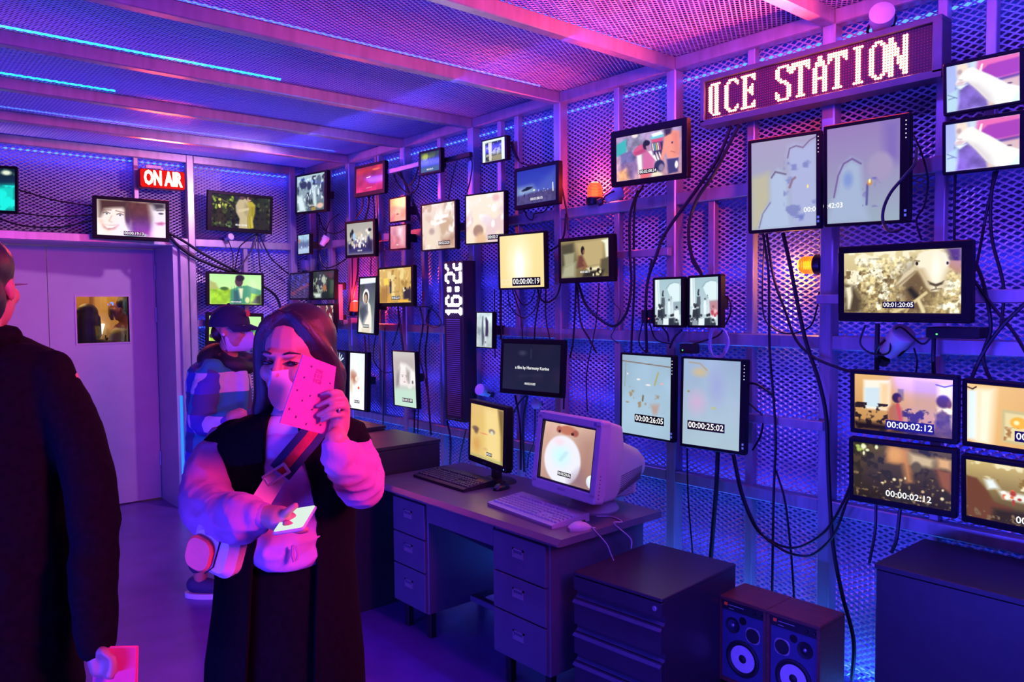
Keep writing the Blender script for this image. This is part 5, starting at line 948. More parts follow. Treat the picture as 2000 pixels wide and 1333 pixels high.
# ------------------------------------------------------------------ steel desk
DESKM = mat('desk_enamel', (.115, .105, .14), .42, .2, .06, 8, .01)
DESKT = mat('desk_top', (.13, .12, .14), .30, .05, .10, 12, .01)
HND = mat('handle_metal', (.35, .33, .36), .35, .6, .06, 20)
desk = thing('office_desk', 'grey steel twin pedestal desk carrying two old computers', 'desk', (2.15, 2.22, 0))
MB().prism([(0, .715), (0, .722), (.022, .742), (.665, .742), (.665, .712), (.02, .712)], 0, 1.50, axis=1).build('desktop', DESKT, desk)
def pull(par, cx, cz, x):                              # recessed label pull on a drawer front that faces -x
    w, h = .072, .040; mb = MB(); M = None
    mb.box(x-.004, x+.002, cx-w/2, cx-w/2+.008, cz-h/2, cz+h/2).box(x-.004, x+.002, cx+w/2-.008, cx+w/2, cz-h/2, cz+h/2).box(x-.004, x+.002, cx-w/2, cx+w/2, cz+h/2-.007, cz+h/2)
    mb.add([(x-.0045, cx-w/2, cz-h/2), (x-.0045, cx+w/2, cz-h/2), (x+.0015, cx+w/2-.01, cz+.002), (x+.0015, cx-w/2+.01, cz+.002), (x+.002, cx-w/2, cz-h/2), (x+.002, cx+w/2, cz-h/2)], [(0, 1, 2, 3), (0, 4, 5, 1), (0, 3, 4), (1, 5, 2), (3, 2, 5, 4)])
    o = mb.build('handle', HND, par); return o
for y0, y1 in ((.075, .43), (.955, 1.256)):
    MB().rbox(.03, .63, y0, y1, .14, .708, .004, 1, axis=2).build('pedestal', DESKM, desk)
    for z0, z1 in ((.150, .346), (.352, .515), (.521, .696)):
        dr = MB().rbox(.012, .034, y0+.008, y1-.008, z0, z1, .004, 2, axis=0).build('drawer', DESKM, desk)
        pull(dr, (y0+y1)/2, (z0+z1)/2+.018, .0115)
    for dx, dy in ((.06, .03), (.55, .03), (.06, y1-y0-.065), (.55, y1-y0-.065)):
        MB().rbox(dx, dx+.035, y0+dy, y0+dy+.035, 0, .142, .003, 1, axis=2).build('leg', BLACK, desk)
MB().rbox(.02, .04, .432, .953, .615, .706, .004, 2, axis=0).build('pencil_drawer', DESKM, desk)
MB().box(.58, .60, .43, .955, .30, .71).build('modesty_panel', DESKM, desk)
MB().rbox(.29, .33, .43, .955, .145, .175, .003, 1, axis=1).build('foot_rail', DESKM, desk)
# ------------------------------------------------------------------ drawer cabinet
CABM = mat('cabinet_enamel', (.040, .034, .050), .34, .15, .08, 10)
c0 = Vector((2.248, 1.997, 0))
cab = thing('drawer_cabinet', 'low dark steel drawer cabinet with full width grips', 'cabinet', c0, (0, 0, R(-86)))
w, dp, H = .430, .54, .60
MB().rbox(-w/2, w/2, .022, dp, .02, H-.012, .004, 1, axis=1).build('body', CABM, cab)
MB().rbox(-w/2-.002, w/2+.002, -.002, dp+.002, H-.014, H, .006, 2, axis=2).build('top', CABM, cab)
MB().rbox(-w/2, w/2, 0, .03, .526, H-.018, .003, 1).build('lock_strip', CABM, cab)
MB().lathe([(.010, 0), (.010, .006), (.007, .007), (.007, .004), (.002, .004)], 16, Matrix.Translation((w/2-.03, 0, .558)) @ Matrix.Rotation(R(90), 4, 'X')).build('lock', STEEL, cab)
for z0, z1 in ((.385, .505), (.262, .366), (.03, .243)):
    d_ = MB().rbox(-w/2+.002, w/2-.002, 0, .022, z0, z1-.012, .002, 1).build('drawer', CABM, cab)
    MB().prism([(-.012, z1-.026), (-.010, z1-.030), (.022, z1-.014), (.022, z1-.004)], -w/2+.002, w/2-.002, axis=0).build('grip', mat('grip_enamel_lit', (.16, .15, .24), .35, .3), d_)  # same enamel made paler and bluer, the blue light put into its colour
# ------------------------------------------------------------------ bookshelf speakers
WOOD = mat('walnut_veneer', (.14, .045, .030), .42, 0, .35, 14, .03, stretch=(1, 14, 14))
BAF = mat('speaker_baffle', (.045, .055, .15), .6, 0, .1, 60)
CONE = mat('paper_cone', (.72, .62, .68), .7, 0, .06, 60, .05)
def speaker(cy, flip, label):
    sw, sd, shh = .218, .195, .35
    root = thing('bookshelf_speaker', label, 'speaker', (2.678, cy, .152), (0, 0, R(-89.5)))
    t = .014; mb = MB()
    mb.rbox(-sw/2, sw/2, 0, sd, shh-t, shh, .003, 1).rbox(-sw/2, sw/2, 0, sd, 0, t, .003, 1).rbox(-sw/2, -sw/2+t, 0, sd, t, shh-t, .002, 1).rbox(sw/2-t, sw/2, 0, sd, t, shh-t, .002, 1).box(-sw/2+t, sw/2-t, sd-.01, sd, t, shh-t)
    mb.build('cabinet', WOOD, root)
    MB().box(-sw/2+t, sw/2-t, .010, .02, t, shh-t).build('baffle', BAF, root)
    f = -1 if flip else 1
    def dsk(x, z, prof, m, nm, seg=26): return MB().lathe(prof, seg, Matrix.Translation((x*f, .010, z)) @ Matrix.Rotation(R(90), 4, 'X')).build(nm, m, root, smooth=True)
    dsk(0, .113, [(.074, 0), (.074, .004), (.066, .006), (.062, .003), (.054, .001)], BLACKM, 'surround')
    dsk(0, .113, [(.054, .0015), (.020, -.006), (.019, -.0058)], CONE, 'woofer_cone'); dsk(0, .113, [(.021, -.006), (.020, .0), (.012, .004), (.001, .0055)], BLACKM, 'dust_cap')
    dsk(-.046, .238, [(.032, 0), (.032, .002), (.026, .001), (.012, -.002)], BLACKM, 'tweeter'); dsk(-.046, .238, [(.008, -.001), (.006, .003), (.001, .0045)], STEEL, 'tweeter_dome', 14)
    MB().rbox(-.032+.046*f, .032+.046*f, .0065, .0105, .222-.032, .222+.032, .022, 5).build('midrange_ring', mat('ring_metal', (.45, .44, .5), .35, .5), root)
    dsk(.046, .222, [(.029, .0041), (.026, .0045), (.010, -.001), (.001, .003)], BLACKM, 'midrange_cone')
    dsk(.0, .268, [(.016, .001), (.014, -.004), (.002, -.008)], BLACK, 'port', 18)
    st = MB().box(-sw/2+t, sw/2-t, .007, .012, shh-t-.040, shh-t).build('control_strip', BLACKM, root)
    MB().box(-sw/2+t+.012, -sw/2+t+.026, .0055, .0075, shh-t-.022, shh-t-.010).build('red_badge', mat('badge_red', (.75, .03, .02), .4, 0, 0, 5, emit=(1, .05, .03), estr=.15), st)
    MB().box(-sw/2+t+.032, -sw/2+t+.100, .0062, .0075, shh-t-.018, shh-t-.0165).box(-sw/2+t+.032, -sw/2+t+.055, .0062, .0075, shh-t-.032, shh-t-.0308).build('printed_line', WHITEP, st)
    for q in (.055, .085): MB().lathe([(.0055, 0), (.005, .006), (.001, .0065)], 12, Matrix.Translation((q, .007, shh-t-.022)) @ Matrix.Rotation(R(90), 4, 'X')).build('knob', BLACK, st)
speaker(1.712, False, 'walnut speaker nearer the drawer cabinet, left of the pair'); speaker(1.493, True, 'walnut speaker nearer the black box, right of the pair')
tag(MB().rbox(2.70, 2.86, 1.42, 1.79, 0, .150, .004, 1, axis=2).build('speaker_plinth', BLACKM), 'black plinth under the two walnut speakers', 'plinth')
# ------------------------------------------------------------------ black boxes
BOXM = mat('black_laminate', (.020, .019, .023), .42, 0, .15, 30, .02)
def blackbox(x0, x1, y0, y1, z, label, par=None):
    root = thing('storage_box', label, 'box', ((x0+x1)/2, (y0+y1)/2, 0)); w, d_ = x1-x0, y1-y0
    MB().rbox(-w/2+.004, w/2-.004, -d_/2+.004, d_/2-.004, 0, z-.022, .004, 1, axis=2).build('body', BOXM, root); MB().rbox(-w/2, w/2, -d_/2, d_/2, z-.020, z, .004, 2, axis=2).build('lid', BOXM, root)
blackbox(2.80, 3.24, .30, 1.245, .748, 'big black box against the right wall under the four film monitors')
blackbox(1.93, 2.665, 3.735, 4.245, .90, 'black counter box at the far left end of the desk')
blackbox(1.93, 2.62, 4.27, 4.80, .925, 'black counter box behind the one at the desk end')
# ------------------------------------------------------------------ CRT monitor
BEIGE = mat('beige_plastic', (.48, .42, .40), .45, 0, .04, 30, .01); VENT = mat('vent_dark', (.12, .10, .10), .6)
crt = thing('crt_monitor', 'bulky beige CRT monitor showing a white bubble gum bubble', 'monitor', (2.448, 2.476, 1.014), (R(-8), 0, R(-95.7)))
w, h = .450, .362
bzx, bzt, bzb = .034, .040, .048; a0, a1, b0, b1 = -w/2+bzx, w/2-bzx, -h/2+bzb, h/2-bzt
mb = MB().rbox(-w/2, w/2, 0, .06, b1, h/2, .014, 3).rbox(-w/2, w/2, 0, .06, -h/2, b0, .014, 3).rbox(-w/2, a0, 0, .06, b0-.02, b1+.02, .004, 1).rbox(a1, w/2, 0, .06, b0-.02, b1+.02, .004, 1)
mb.build('bezel', BEIGE, crt)
lip = MB().box(a0, a0+.006, .003, .03, b0, b1).box(a1-.006, a1, .003, .03, b0, b1).box(a0, a1, .003, .03, b1-.006, b1).box(a0, a1, .003, .03, b0, b0+.006); lip.build('screen_gasket', BLACKM, crt)
sc = link('screen', screen_grid(make_picture('crt', 130, 150), a0+.004, a1-.004, b0+.004, b1-.004, .008, .006), crt)
timecode(sc, '00:00:20:06', .0, b0+.045, .014, .008)
# body: front shoulder then a tapering rear
def ringbox(secs, seg=4):
    mb = MB(); n = 4*(seg+1); V = []
    for (y, x0, x1, z0, z1, r_) in secs:
        for (cx, cz, s0) in ((x1-r_, z1-r_, 0), (x0+r_, z1-r_, 90), (x0+r_, z0+r_, 180), (x1-r_, z0+r_, 270)):
            for k in range(seg+1): t_ = R(s0+90*k/seg); V.append((cx+r_*math.cos(t_), y, cz+r_*math.sin(t_)))
    F = [tuple(range(n)), tuple(range((len(secs)-1)*n, len(secs)*n))]
    for j in range(len(secs)-1):
        for i in range(n): F.append((j*n+i, j*n+(i+1) % n, (j+1)*n+(i+1) % n, (j+1)*n+i))
    return mb.add(V, F)
ringbox([(.058, -w/2+.004, w/2-.004, -h/2+.004, h/2-.004, .014), (.135, -w/2+.012, w/2-.012, -h/2+.012, h/2-.018, .022), (.150, -w/2+.020, w/2-.020, -h/2+.020, h/2-.040, .03), (.175, -w/2+.032, w/2-.032, -h/2+.026, h/2-.085, .045), (.34, -w/2+.085, w/2-.085, -h/2+.085, h/2-.125, .05), (.385, -w/2+.10, w/2-.10, -h/2+.10, h/2-.15, .05)]).build('tube_housing', BEIGE, crt, smooth=True)
ringbox([(.14, -w/2+.05, w/2-.05, -h/2+.012, -h/2+.09, .01), (.33, -w/2+.09, w/2-.09, -h/2+.03, -h/2+.10, .01)]).build('lower_housing', BEIGE, crt)
mb = MB()                                              # rows of vent slots on the visible side
for r_ in range(9):
    for k in range(26):
        y = .165+.0075*k; f = (y-.175)/.165; xs = w/2-.032-(.053*max(0, f))
        z = -h/2+.055+.055*max(0, f)+r_*.0095*(1-.25*f)-.012
        mb.box(xs-.004, xs+.0012, y, y+.0032, z, z+.004)
for r_ in range(6):
    for k in range(18):
        y = .16+.0085*k; f = (y-.14)/.19; xs = w/2-.05-.04*f; mb.box(xs-.003, xs+.0012, y, y+.003, -h/2+.018+.018*f+r_*.008, -h/2+.0215+.018*f+r_*.008)
o = mb.build('vent_slots', VENT, crt); o['kind'] = 'stuff'
tm = text_mesh('SAMSUNG', .0125, mat('logo_grey', (.06, .05, .07), .5), 'logo'); tm.transform(Matrix.Translation((0, -.0006, -h/2+.026))); link('logo', tm, crt)
MB().box(w/2-.05, w/2-.034, -.001, .002, h/2-.028, h/2-.012).build('corner_badge', mat('badge_violet', (.16, .12, .30), .4), crt)
MB().box(-w/2+.03, -w/2+.055, -.0006, .001, h/2-.011, h/2-.009).build('model_mark', mat('logo_grey', (.06, .05, .07)), crt)
for k in range(7): MB().box(w/2-.0005, w/2+.0012, .02, .026, -.06-.016*k, -.056-.016*k).build('side_mark', VENT, crt)
MB().lathe([(.118, -.272), (.122, -.262), (.105, -.236), (.07, -.215), (.075, -.178)], 28, Matrix.Rotation(R(8), 4, 'X') @ Matrix.Translation((0, .165, 0))).build('swivel_base', BEIGE, crt, smooth=True)
# ------------------------------------------------------------------ flat screen on its stand
lcd = thing('desk_monitor', 'black flat monitor on the desk showing a golden face', 'monitor', (2.597, 3.221, .997), (R(-1.8), 0, R(-100.7)))
w, h = .420, .343; a0, a1, b0, b1 = -w/2+.020, w/2-.030, -h/2+.034, h/2-.022
MB().rbox(-w/2, w/2, 0, .04, b1, h/2, .006).rbox(-w/2, w/2, 0, .04, -h/2, b0, .006).rbox(-w/2, a0, 0, .04, b0-.004, b1+.004, .002).rbox(a1, w/2, 0, .04, b0-.004, b1+.004, .002).build('bezel', BEZEL, lcd)
sc = link('screen', screen_grid(make_picture('gaze', 90, 120), a0-.001, a1+.001, b0-.001, b1+.001, .003), lcd)
timecode(sc, '00:20:21', .03, b0+.035, .013, .003)
MB().rbox(-w/2+.01, w/2-.01, .012, .055, -h/2+.01, h/2-.01, .01).build('back_shell', BEZR, lcd)
MB().rbox(-.03, .03, .05, .085, -.24, .03, .006).build('neck', BEZR, lcd)
MB().lathe([(.105, -.253), (.103, -.247), (.088, -.240), (.03, -.236)], 30, Matrix.Translation((.01, .085, 0)) @ Matrix.Diagonal((1.1, .75, 1, 1))).build('foot', BEZR, lcd, smooth=True)
tm = text_mesh('SAMSUNG', .009, mat('logo_grey2', (.25, .24, .28), .5), 'logo'); tm.transform(Matrix.Translation((-.02, -.0006, -h/2+.016))); link('logo', tm, lcd)
MB().box(a1+.008, a1+.014, -.001, .001, -h/2+.014, -h/2+.020).build('power_light', emis('blue_light', (.1, .2, 1), 3), lcd)
# ------------------------------------------------------------------ keyboards and mice
def keyboard(FLp, FRp, BRp, BLp, bm, km, label, z=.742):
    a, b, d_, e = [Vector((p[0], p[1], 0)) for p in (FLp, FRp, BRp, BLp)]
    c = (a+b+d_+e)/4; ex = ((b-a)+(d_-e)).normalized(); rz = math.atan2(ex.y, ex.x); w = ((b-a).length+(d_-e).length)/2*.985; dp = ((e-a).length+(d_-b).length)/2*.93
    root = thing('keyboard', label, 'keyboard', (c.x, c.y, z), (0, 0, rz))
    MB().prism([(-dp/2, 0), (-dp/2, .014), (-dp/2+.012, .018), (dp/2-.004, .036), (dp/2, .033), (dp/2, 0)], -w/2, w/2, axis=0).build('case', bm, root)
    rows = [(15, 0)]*1+[(15, 0), (15, 0), (14, 0), (13, 0), (9, 0)]
    proto = None; u = w*.0455; x0 = -w/2+w*.025
    def key(cx, cy, kw, kd):
        me = MB(); t = .003
        me.add([(-kw/2, -kd/2, 0), (kw/2, -kd/2, 0), (kw/2, kd/2, 0), (-kw/2, kd/2, 0), (-kw/2+t, -kd/2+t, .008), (kw/2-t, -kd/2+t, .008), (kw/2-t, kd/2-t, .008), (-kw/2+t, kd/2-t, .008)], [(4, 5, 6, 7), (0, 1, 5, 4), (1, 2, 6, 5), (2, 3, 7, 6), (3, 0, 4, 7)])
        return me
    cache = {}
    def put(cx, cy, kw):
        k = round(kw, 4)
        if k not in cache: cache[k] = key(0, 0, kw, u*.92).mesh('key', km)
        zz = .018+(cy+dp/2-.012)/(dp-.016)*.018
        link('key', cache[k], root, (cx, cy, zz-.001), (math.atan(.018/(dp-.016)), 0, 0))
    y0 = -dp/2+.034
    for r_ in range(5):
        y = y0+r_*u
        if r_ == 0: lay = [1.25, 1.25, 1.25, 5.5, 1.25, 1.25, 1.25, 1.25]
        elif r_ == 1: lay = [2.0]+[1]*10+[2.25]
        elif r_ == 2: lay = [1.75]+[1]*11+[1.5]
        elif r_ == 3: lay = [1.5]+[1]*12+[.75]
        else: lay = [1]*13+[1.25]
        tot = sum(lay); x = x0
        for l_ in lay: kw = l_/tot*14.2*u; put(x+kw/2, y, kw*.92); x += kw
        for k in range(3 if r_ in (0, 3, 4) else (1 if r_ == 1 else 0)): put(x0+14.2*u+u*(.75+(k if r_ != 1 else 1)), y, u*.9)
        for k in range(4): put(x0+18.1*u+u*k*.95, y, u*.88)
    y = y0+5.5*u
    for k in (0, 2, 3, 4, 5, 6.5, 7.5, 8.5, 9.5, 11, 12, 13, 14, 15.2, 16.2, 17.2):
        put(x0+u*.5+k*u*.95, y, u*.85)
BKEY = mat('black_key', (.05, .045, .055), .4, 0, .1, 60); BKB = mat('black_keyboard', (.018, .016, .02), .38, 0, .1, 40)
LKEY = mat('pale_key', (.46, .42, .44), .45, 0, .04, 60); LKB = mat('pale_keyboard', (.50, .44, .46), .42, 0, .04, 40)
keyboard((2.38, 3.552), (2.351, 3.068), (2.575, 3.151), (2.572, 3.629), BKB, BKEY, 'black keyboard in front of the flat desk monitor')
keyboard((2.289, 2.799), (2.242, 2.319), (2.464, 2.362), (2.504, 2.869), LKB, LKEY, 'pale keyboard in front of the CRT monitor')
def mouse(loc, rz, m, label):
    root = thing('computer_mouse', label, 'mouse', loc, (0, 0, rz)); V = []; F = []; n, k = 14, 20
    for j in range(n+1):
        t = j/n; x = -.056+.112*t; ww = .031*math.sin(math.pi*min(max(t*.92+.04, 0), 1))**.45; hh = .034*math.sin(math.pi*(t*.88+.10))**.7
        for i in range(k): a = math.pi*i/(k-1); V.append((x, -ww*math.cos(a), hh*math.sin(a)**.75))
    for j in range(n):
        for i in range(k-1): F.append((j*k+i, j*k+i+1, (j+1)*k+i+1, (j+1)*k+i))
    for j in range(n): F.append((j*k, (j+1)*k, (j+1)*k+k-1, j*k+k-1))
    F += [tuple(range(k)), tuple(range(n*k, (n+1)*k))]
    MB().add(V, F).build('shell', m, root, smooth=True)
    MB().rbox(.012, .03, -.003, .003, .022, .036, .003, 2, axis=1).build('wheel', BLACK, root); return root
mouse((2.553, 3.045, .742), R(12), BLACK, 'black mouse beside the black keyboard')
mouse((2.335, 2.275, .742), R(-12), LKB, 'pale mouse at the right corner of the desk')
def onYp(px, py, Y): v = ray(px, py); return CAM+v*(Y/v.y)
pp = catmull([FL(1144, 1030, .747), FL(1162, 1032, .747), Vector((FL(1172, 1038, .747).x, 2.222, .747)), onYp(1184, 1062, 2.205), onYp(1192, 1080, 2.20), onYp(1197, 1092, 2.195), onYp(1199, 1098, 2.19)], 8)
c_ = pp[0].copy(); tag(MB().tube([v-c_ for v in pp], .0025, 6).build('mouse_cord', LKB, None, c_, smooth=True), 'pale mouse cord running over the desk edge', 'cord')
pp = catmull([FL(1165, 1009, .746), FL(1195, 1010, .746), FL(1215, 1020, .747), Vector((FL(1224, 1030, .747).x, 2.222, .747)), onYp(1231, 1052, 2.205), onYp(1233, 1072, 2.20)], 8)
c_ = pp[0].copy(); tag(MB().tube([v-c_ for v in pp], .003, 6).build('monitor_cord', LKB, None, c_, smooth=True), 'pale monitor cord curving off the back of the desk', 'cord')
# ------------------------------------------------------------------ figures: closed limbs fused into one skin
def ell(mb, c, r, M=None, seg=16, rings=10):
    V = []; F = []; c = Vector(c)
    for j in range(1, rings):
        t = math.pi*j/rings
        for i in range(seg): a = 2*math.pi*i/seg; V.append(Vector((c.x+r[0]*math.sin(t)*math.cos(a), c.y+r[1]*math.sin(t)*math.sin(a), c.z+r[2]*math.cos(t))))
    V += [Vector((c.x, c.y, c.z+r[2])), Vector((c.x, c.y, c.z-r[2]))]; n = len(V)
    for j in range(rings-2):
        for i in range(seg): F.append((j*seg+i, (j+1)*seg+i, (j+1)*seg+(i+1) % seg, j*seg+(i+1) % seg))
    for i in range(seg): F.append((n-2, i, (i+1) % seg)); F.append((n-1, (rings-2)*seg+(i+1) % seg, (rings-2)*seg+i))
    if M is not None: V = [M @ v for v in V]
    return mb.add(V, F)
def limb(mb, pts, rads, M=None, seg=14, n=5):
    pts = [Vector(p) for p in pts]
    if M is not None: pts = [M @ p for p in pts]
    q = catmull(pts, n) if len(pts) > 2 else [pts[0].lerp(pts[1], k/n) for k in range(n+1)]
    rr = [float(np.interp(i/(len(q)-1)*(len(pts)-1), range(len(pts)), rads)) for i in range(len(q))]
    mb.tube(q, rr, seg); ell(mb, q[0], (rr[0],)*3, None, seg, 8); ell(mb, q[-1], (rr[-1],)*3, None, seg, 8); return mb
from mathutils import noise as MN
def fuse(name, mb, m, parent, voxel=.008, smooth=4, wr=0., ws=14.):
    me = mb.mesh(name, m); o = bpy.data.objects.new(name, me); COL.objects.link(o)
    rm = o.modifiers.new('r', 'REMESH'); rm.mode = 'VOXEL'; rm.voxel_size = voxel; rm.use_smooth_shade = True
    sm = o.modifiers.new('s', 'SMOOTH'); sm.factor = .5; sm.iterations = smooth
    dg = bpy.context.evaluated_depsgraph_get(); ne = bpy.data.meshes.new_from_object(o.evaluated_get(dg)); ne.name = name
    ne.materials.clear(); ne.materials.append(m)
    bpy.data.objects.remove(o); bpy.data.meshes.remove(me)
    if wr:
        nn = [v.normal.copy() for v in ne.vertices]
        for v, q in zip(ne.vertices, nn):
            p_ = v.co*ws; a = MN.noise(Vector((p_.x, p_.y, p_.z*1.7)))
            v.co += q*wr*(1-abs(a)*3.2)*(.6+.8*MN.noise(v.co*4+Vector((9, 3, 5))))
    if parent is not None: ne.transform(parent.matrix_basis.inverted())
    ne.polygons.foreach_set('use_smooth', [True]*len(ne.polygons))
    return link(name, ne, parent)
def put(name, mb, m, parent, smooth=True):
    me = mb.mesh(name, m, smooth); me.transform(parent.matrix_basis.inverted()); return link(name, me, parent)
def frame(c, fwd, up=Vector((0, 0, 1)), s=1.):
    """x to the figure's left as seen from the front, y backwards, z up"""
    y = -Vector(fwd).normalized(); x = y.cross(up).normalized(); z = x.cross(y)
    M = Matrix(((x.x, y.x, z.x, c[0]), (x.y, y.y, z.y, c[1]), (x.z, y.z, z.z, c[2]), (0, 0, 0, 1))); return M @ Matrix.Diagonal((s, s, s, 1))
def head(mb, M, neck=True):
    ell(mb, (0, .012, .035), (.073, .092, .085), M); ell(mb, (0, -.018, -.03), (.062, .072, .086), M); ell(mb, (0, -.045, -.088), (.034, .034, .028), M)
    limb(mb, [(0, -.088, .014), (0, -.104, -.022)], [.008, .013], M, 10); ell(mb, (0, -.078, .024), (.046, .014, .011), M)
    for q in (-1, 1): ell(mb, (q*.034, -.066, -.022), (.024, .020, .024), M); ell(mb, (q*.073, .008, -.008), (.008, .017, .029), M); ell(mb, (q*.012, -.092, -.026), (.008, .008, .007), M)
    ell(mb, (0, -.086, -.052), (.021, .009, .005), M); ell(mb, (0, -.084, -.061), (.017, .009, .006), M)
    if neck: limb(mb, [(0, .022, -.06), (0, .032, -.17)], [.050, .055], M)
def shell(mb, rows, nseg=40, thick=.008):
    """open wrap round the body: rows = (centre, half width vector, half depth vector, angle from, angle to)"""
    n = nseg+1; V = []; F = []
    for off in (0, thick):
        for c, a, b, t0, t1 in rows:
            for k in range(n):
                t = R(t0+(t1-t0)*k/nseg); d = a*math.cos(t)+b*math.sin(t); V.append(c+d*(1-off/max(d.length, 1e-3)))
    m_ = len(rows)
    for s in range(2):
        for j in range(m_-1):
            for k in range(nseg): i = s*m_*n+j*n+k; F.append((i, i+1, i+n+1, i+n))
    for j in range(m_-1):
        for k in (0, nseg): i = j*n+k; F.append((i, i+n, m_*n+i+n, m_*n+i))
    for j in (0, m_-1):
        for k in range(nseg): i = j*n+k; F.append((i, i+1, m_*n+i+1, m_*n+i))
    return mb.add(V, F)
def loft(mb, rows, nseg=32):
    V = []; F = []
    for c, a, b in rows:
        for k in range(nseg): t = 2*math.pi*k/nseg; V.append(c+a*math.cos(t)+b*math.sin(t))
    for j in range(len(rows)-1):
        for k in range(nseg): F.append((j*nseg+k, j*nseg+(k+1) % nseg, (j+1)*nseg+(k+1) % nseg, (j+1)*nseg+k))
    F += [tuple(range(nseg)), tuple(range((len(rows)-1)*nseg, len(rows)*nseg))]; return mb.add(V, F)
RH = Vector((math.cos(YAW), -math.sin(YAW), 0)); FH = Vector((math.sin(YAW), math.cos(YAW), 0)); ZZ = Vector((0, 0, 1))
SKIN = mat('skin', (.50, .20, .15), .5, 0, .05, 30, .01); HAIR = mat('dark_hair', (.020, .010, .009), .36, 0, .5, 60, .25, stretch=(14, 14, 1.2))
MASKM = mat('mask_white', (.52, .40, .50), .7, 0, .03, 40); EYE = mat('eye_dark', (.015, .010, .010), .2)
# ================================================================== woman with the pink booklet
K = 1/FPX
wo = thing('person', 'woman in a white mask and long black vest holding a pink booklet before her face', 'person', (.93, 1.93, 0))
Hc = P(577, 704, 2.03); HF = (-FH*math.cos(R(11))-RH*math.sin(R(11))-ZZ*.06); HM = frame(Hc, HF, (ZZ+RH*.03).normalized(), 1.06)
mb = MB(); head(mb, HM)
nk = P(577, 800, 2.06)
limb(mb, [P(577, 800, 2.10), P(572, 860, 2.10), P(566, 950, 2.10), P(560, 1080, 2.10)], [.045, .085, .085, .105])
limb(mb, [P(470, 872, 2.1), P(572, 852, 2.1), P(672, 872, 2.1)], [.040, .045, .040])
limb(mb, [P(458, 874, 2.09), P(404, 985, 2.0), P(470, 1012, 1.84), P(522, 1008, 1.76)], [.047, .040, .034, .026])
limb(mb, [P(684, 876, 2.1), P(708, 950, 1.98), P(684, 910, 1.86), P(656, 858, 1.80)], [.047, .040, .034, .026])
for q, x in ((-1, 520), (1, 600)):
    a = P(x, 1090, 2.1); limb(mb, [a, Vector((a.x, a.y, .48)), Vector((a.x, a.y, .08))]+[Vector((a.x, a.y, .06))-FH*.13], [.085, .055, .036, .03])
# hand with the booklet: palm right of its edge, four fingers folded over the front, thumb behind
limb(mb, [P(656, 858, 1.830), P(663, 832, 1.830), P(668, 806, 1.830)], [.022, .024, .020]); limb(mb, [P(668, 786, 1.827), P(672, 800, 1.827), P(668, 820, 1.830)], [.013, .015, .016])
for pts, r_ in ((((671, 784, 1.827), (664, 768, 1.812), (646, 766, 1.798), (629, 770, 1.808)), .0066), (((676, 793, 1.826), (670, 779, 1.806), (648, 781, 1.792), (621, 793, 1.804)), .0070), (((677, 805, 1.826), (671, 794, 1.804), (649, 797, 1.790), (621, 811, 1.803)), .0068), (((674, 818, 1.827), (666, 811, 1.806), (648, 813, 1.793), (628, 823, 1.803)), .0060)):
    limb(mb, [P(*p) for p in pts], [r_*1.15, r_*1.15, r_*1.0, r_*.85], None, 12, 6)
limb(mb, [P(662, 838, 1.830), P(652, 815, 1.865), P(640, 796, 1.870)], [.013, .011, .009], None, 10)
# hand with the phone
limb(mb, [P(522, 1008, 1.76), P(546, 1014, 1.745), P(562, 1020, 1.74)], [.025, .030, .024])
for (x, y, z) in ((590, 1030, 1.70), (596, 1034, 1.72), (598, 1036, 1.74), (594, 1037, 1.76)): limb(mb, [P(560, 1024, z), P(580, 1036, z-.004), P(x, y, z)], [.0105, .0085, .0075], None, 10, 6)
limb(mb, [P(550, 1012, 1.735), P(562, 1000, 1.715), P(577, 988, 1.71)], [.0115, .0095, .0075], None, 10)
fuse('body', mb, SKIN, wo, .004, 2)
def hp(x, y, z): return HM @ Vector((x, y, z))
for q in (-1, 1):
    put('eye', ell(MB(), (0, 0, 0), (.0145, .007, .0058), HM @ Matrix.Translation((q*.031, -.0805, .004)), 14, 8), EYE, wo)
    put('eyebrow', MB().tube([hp(q*.016, -.0905, .0265), hp(q*.030, -.0885, .031), hp(q*.050, -.072, .026)], [.0026, .0032, .0015], 6), HAIR, wo)
    put('eyelid', MB().tube([hp(q*.015, -.0865, .004), hp(q*.031, -.0905, .0115), hp(q*.048, -.077, .005)], [.0012, .0016, .001], 6), HAIR, wo)
# mask: folded over the nose ridge
def face_mask(M, parent, m=MASKM, w=.066):
    V = []; F = []; nu, nv = 17, 13
    for j in range(nv):
        v = j/(nv-1); z = -.010-.100*v
        for i in range(nu):
            u = -1+2*i/(nu-1); a = abs(u); wd = w*(1-.25*(v-.2)**2*1.6); x = u*wd
            dpt = -.124*(1-a**1.12)*(1-.35*max(0, v-.55)*2)*(1-.12*(1-v))+(.012*(1-a)*(1-v) if v < .3 else 0)
            y = dpt*1.0-.004-.018*(1-a); y = y if v < .8 else y+.02*(v-.8)*5*(1-a); V.append(M @ Vector((x, y+(.0 if a < .9 else .0), z)))
    for s in range(2):
        if s: V += [v+(M.to_3x3() @ Vector((0, .003, 0))) for v in V[:nu*nv]]
        for j in range(nv-1):
            for i in range(nu-1): k = s*nu*nv+j*nu+i; F.append((k, k+1, k+nu+1, k+nu))
    o = put('mask', MB().add(V, F), m, parent)
    for q in (-1, 1):
        mb = MB().tube([M @ Vector((q*w*.98, -.006, -.018)), M @ Vector((q*.074, .0, -.02)), M @ Vector((q*.078, .016, -.012)), M @ Vector((q*.074, .0, -.067)), M @ Vector((q*w*.98, -.006, -.095))], .0013, 6)
        put('ear_loop', mb, m, parent)
    return o
face_mask(HM, wo)
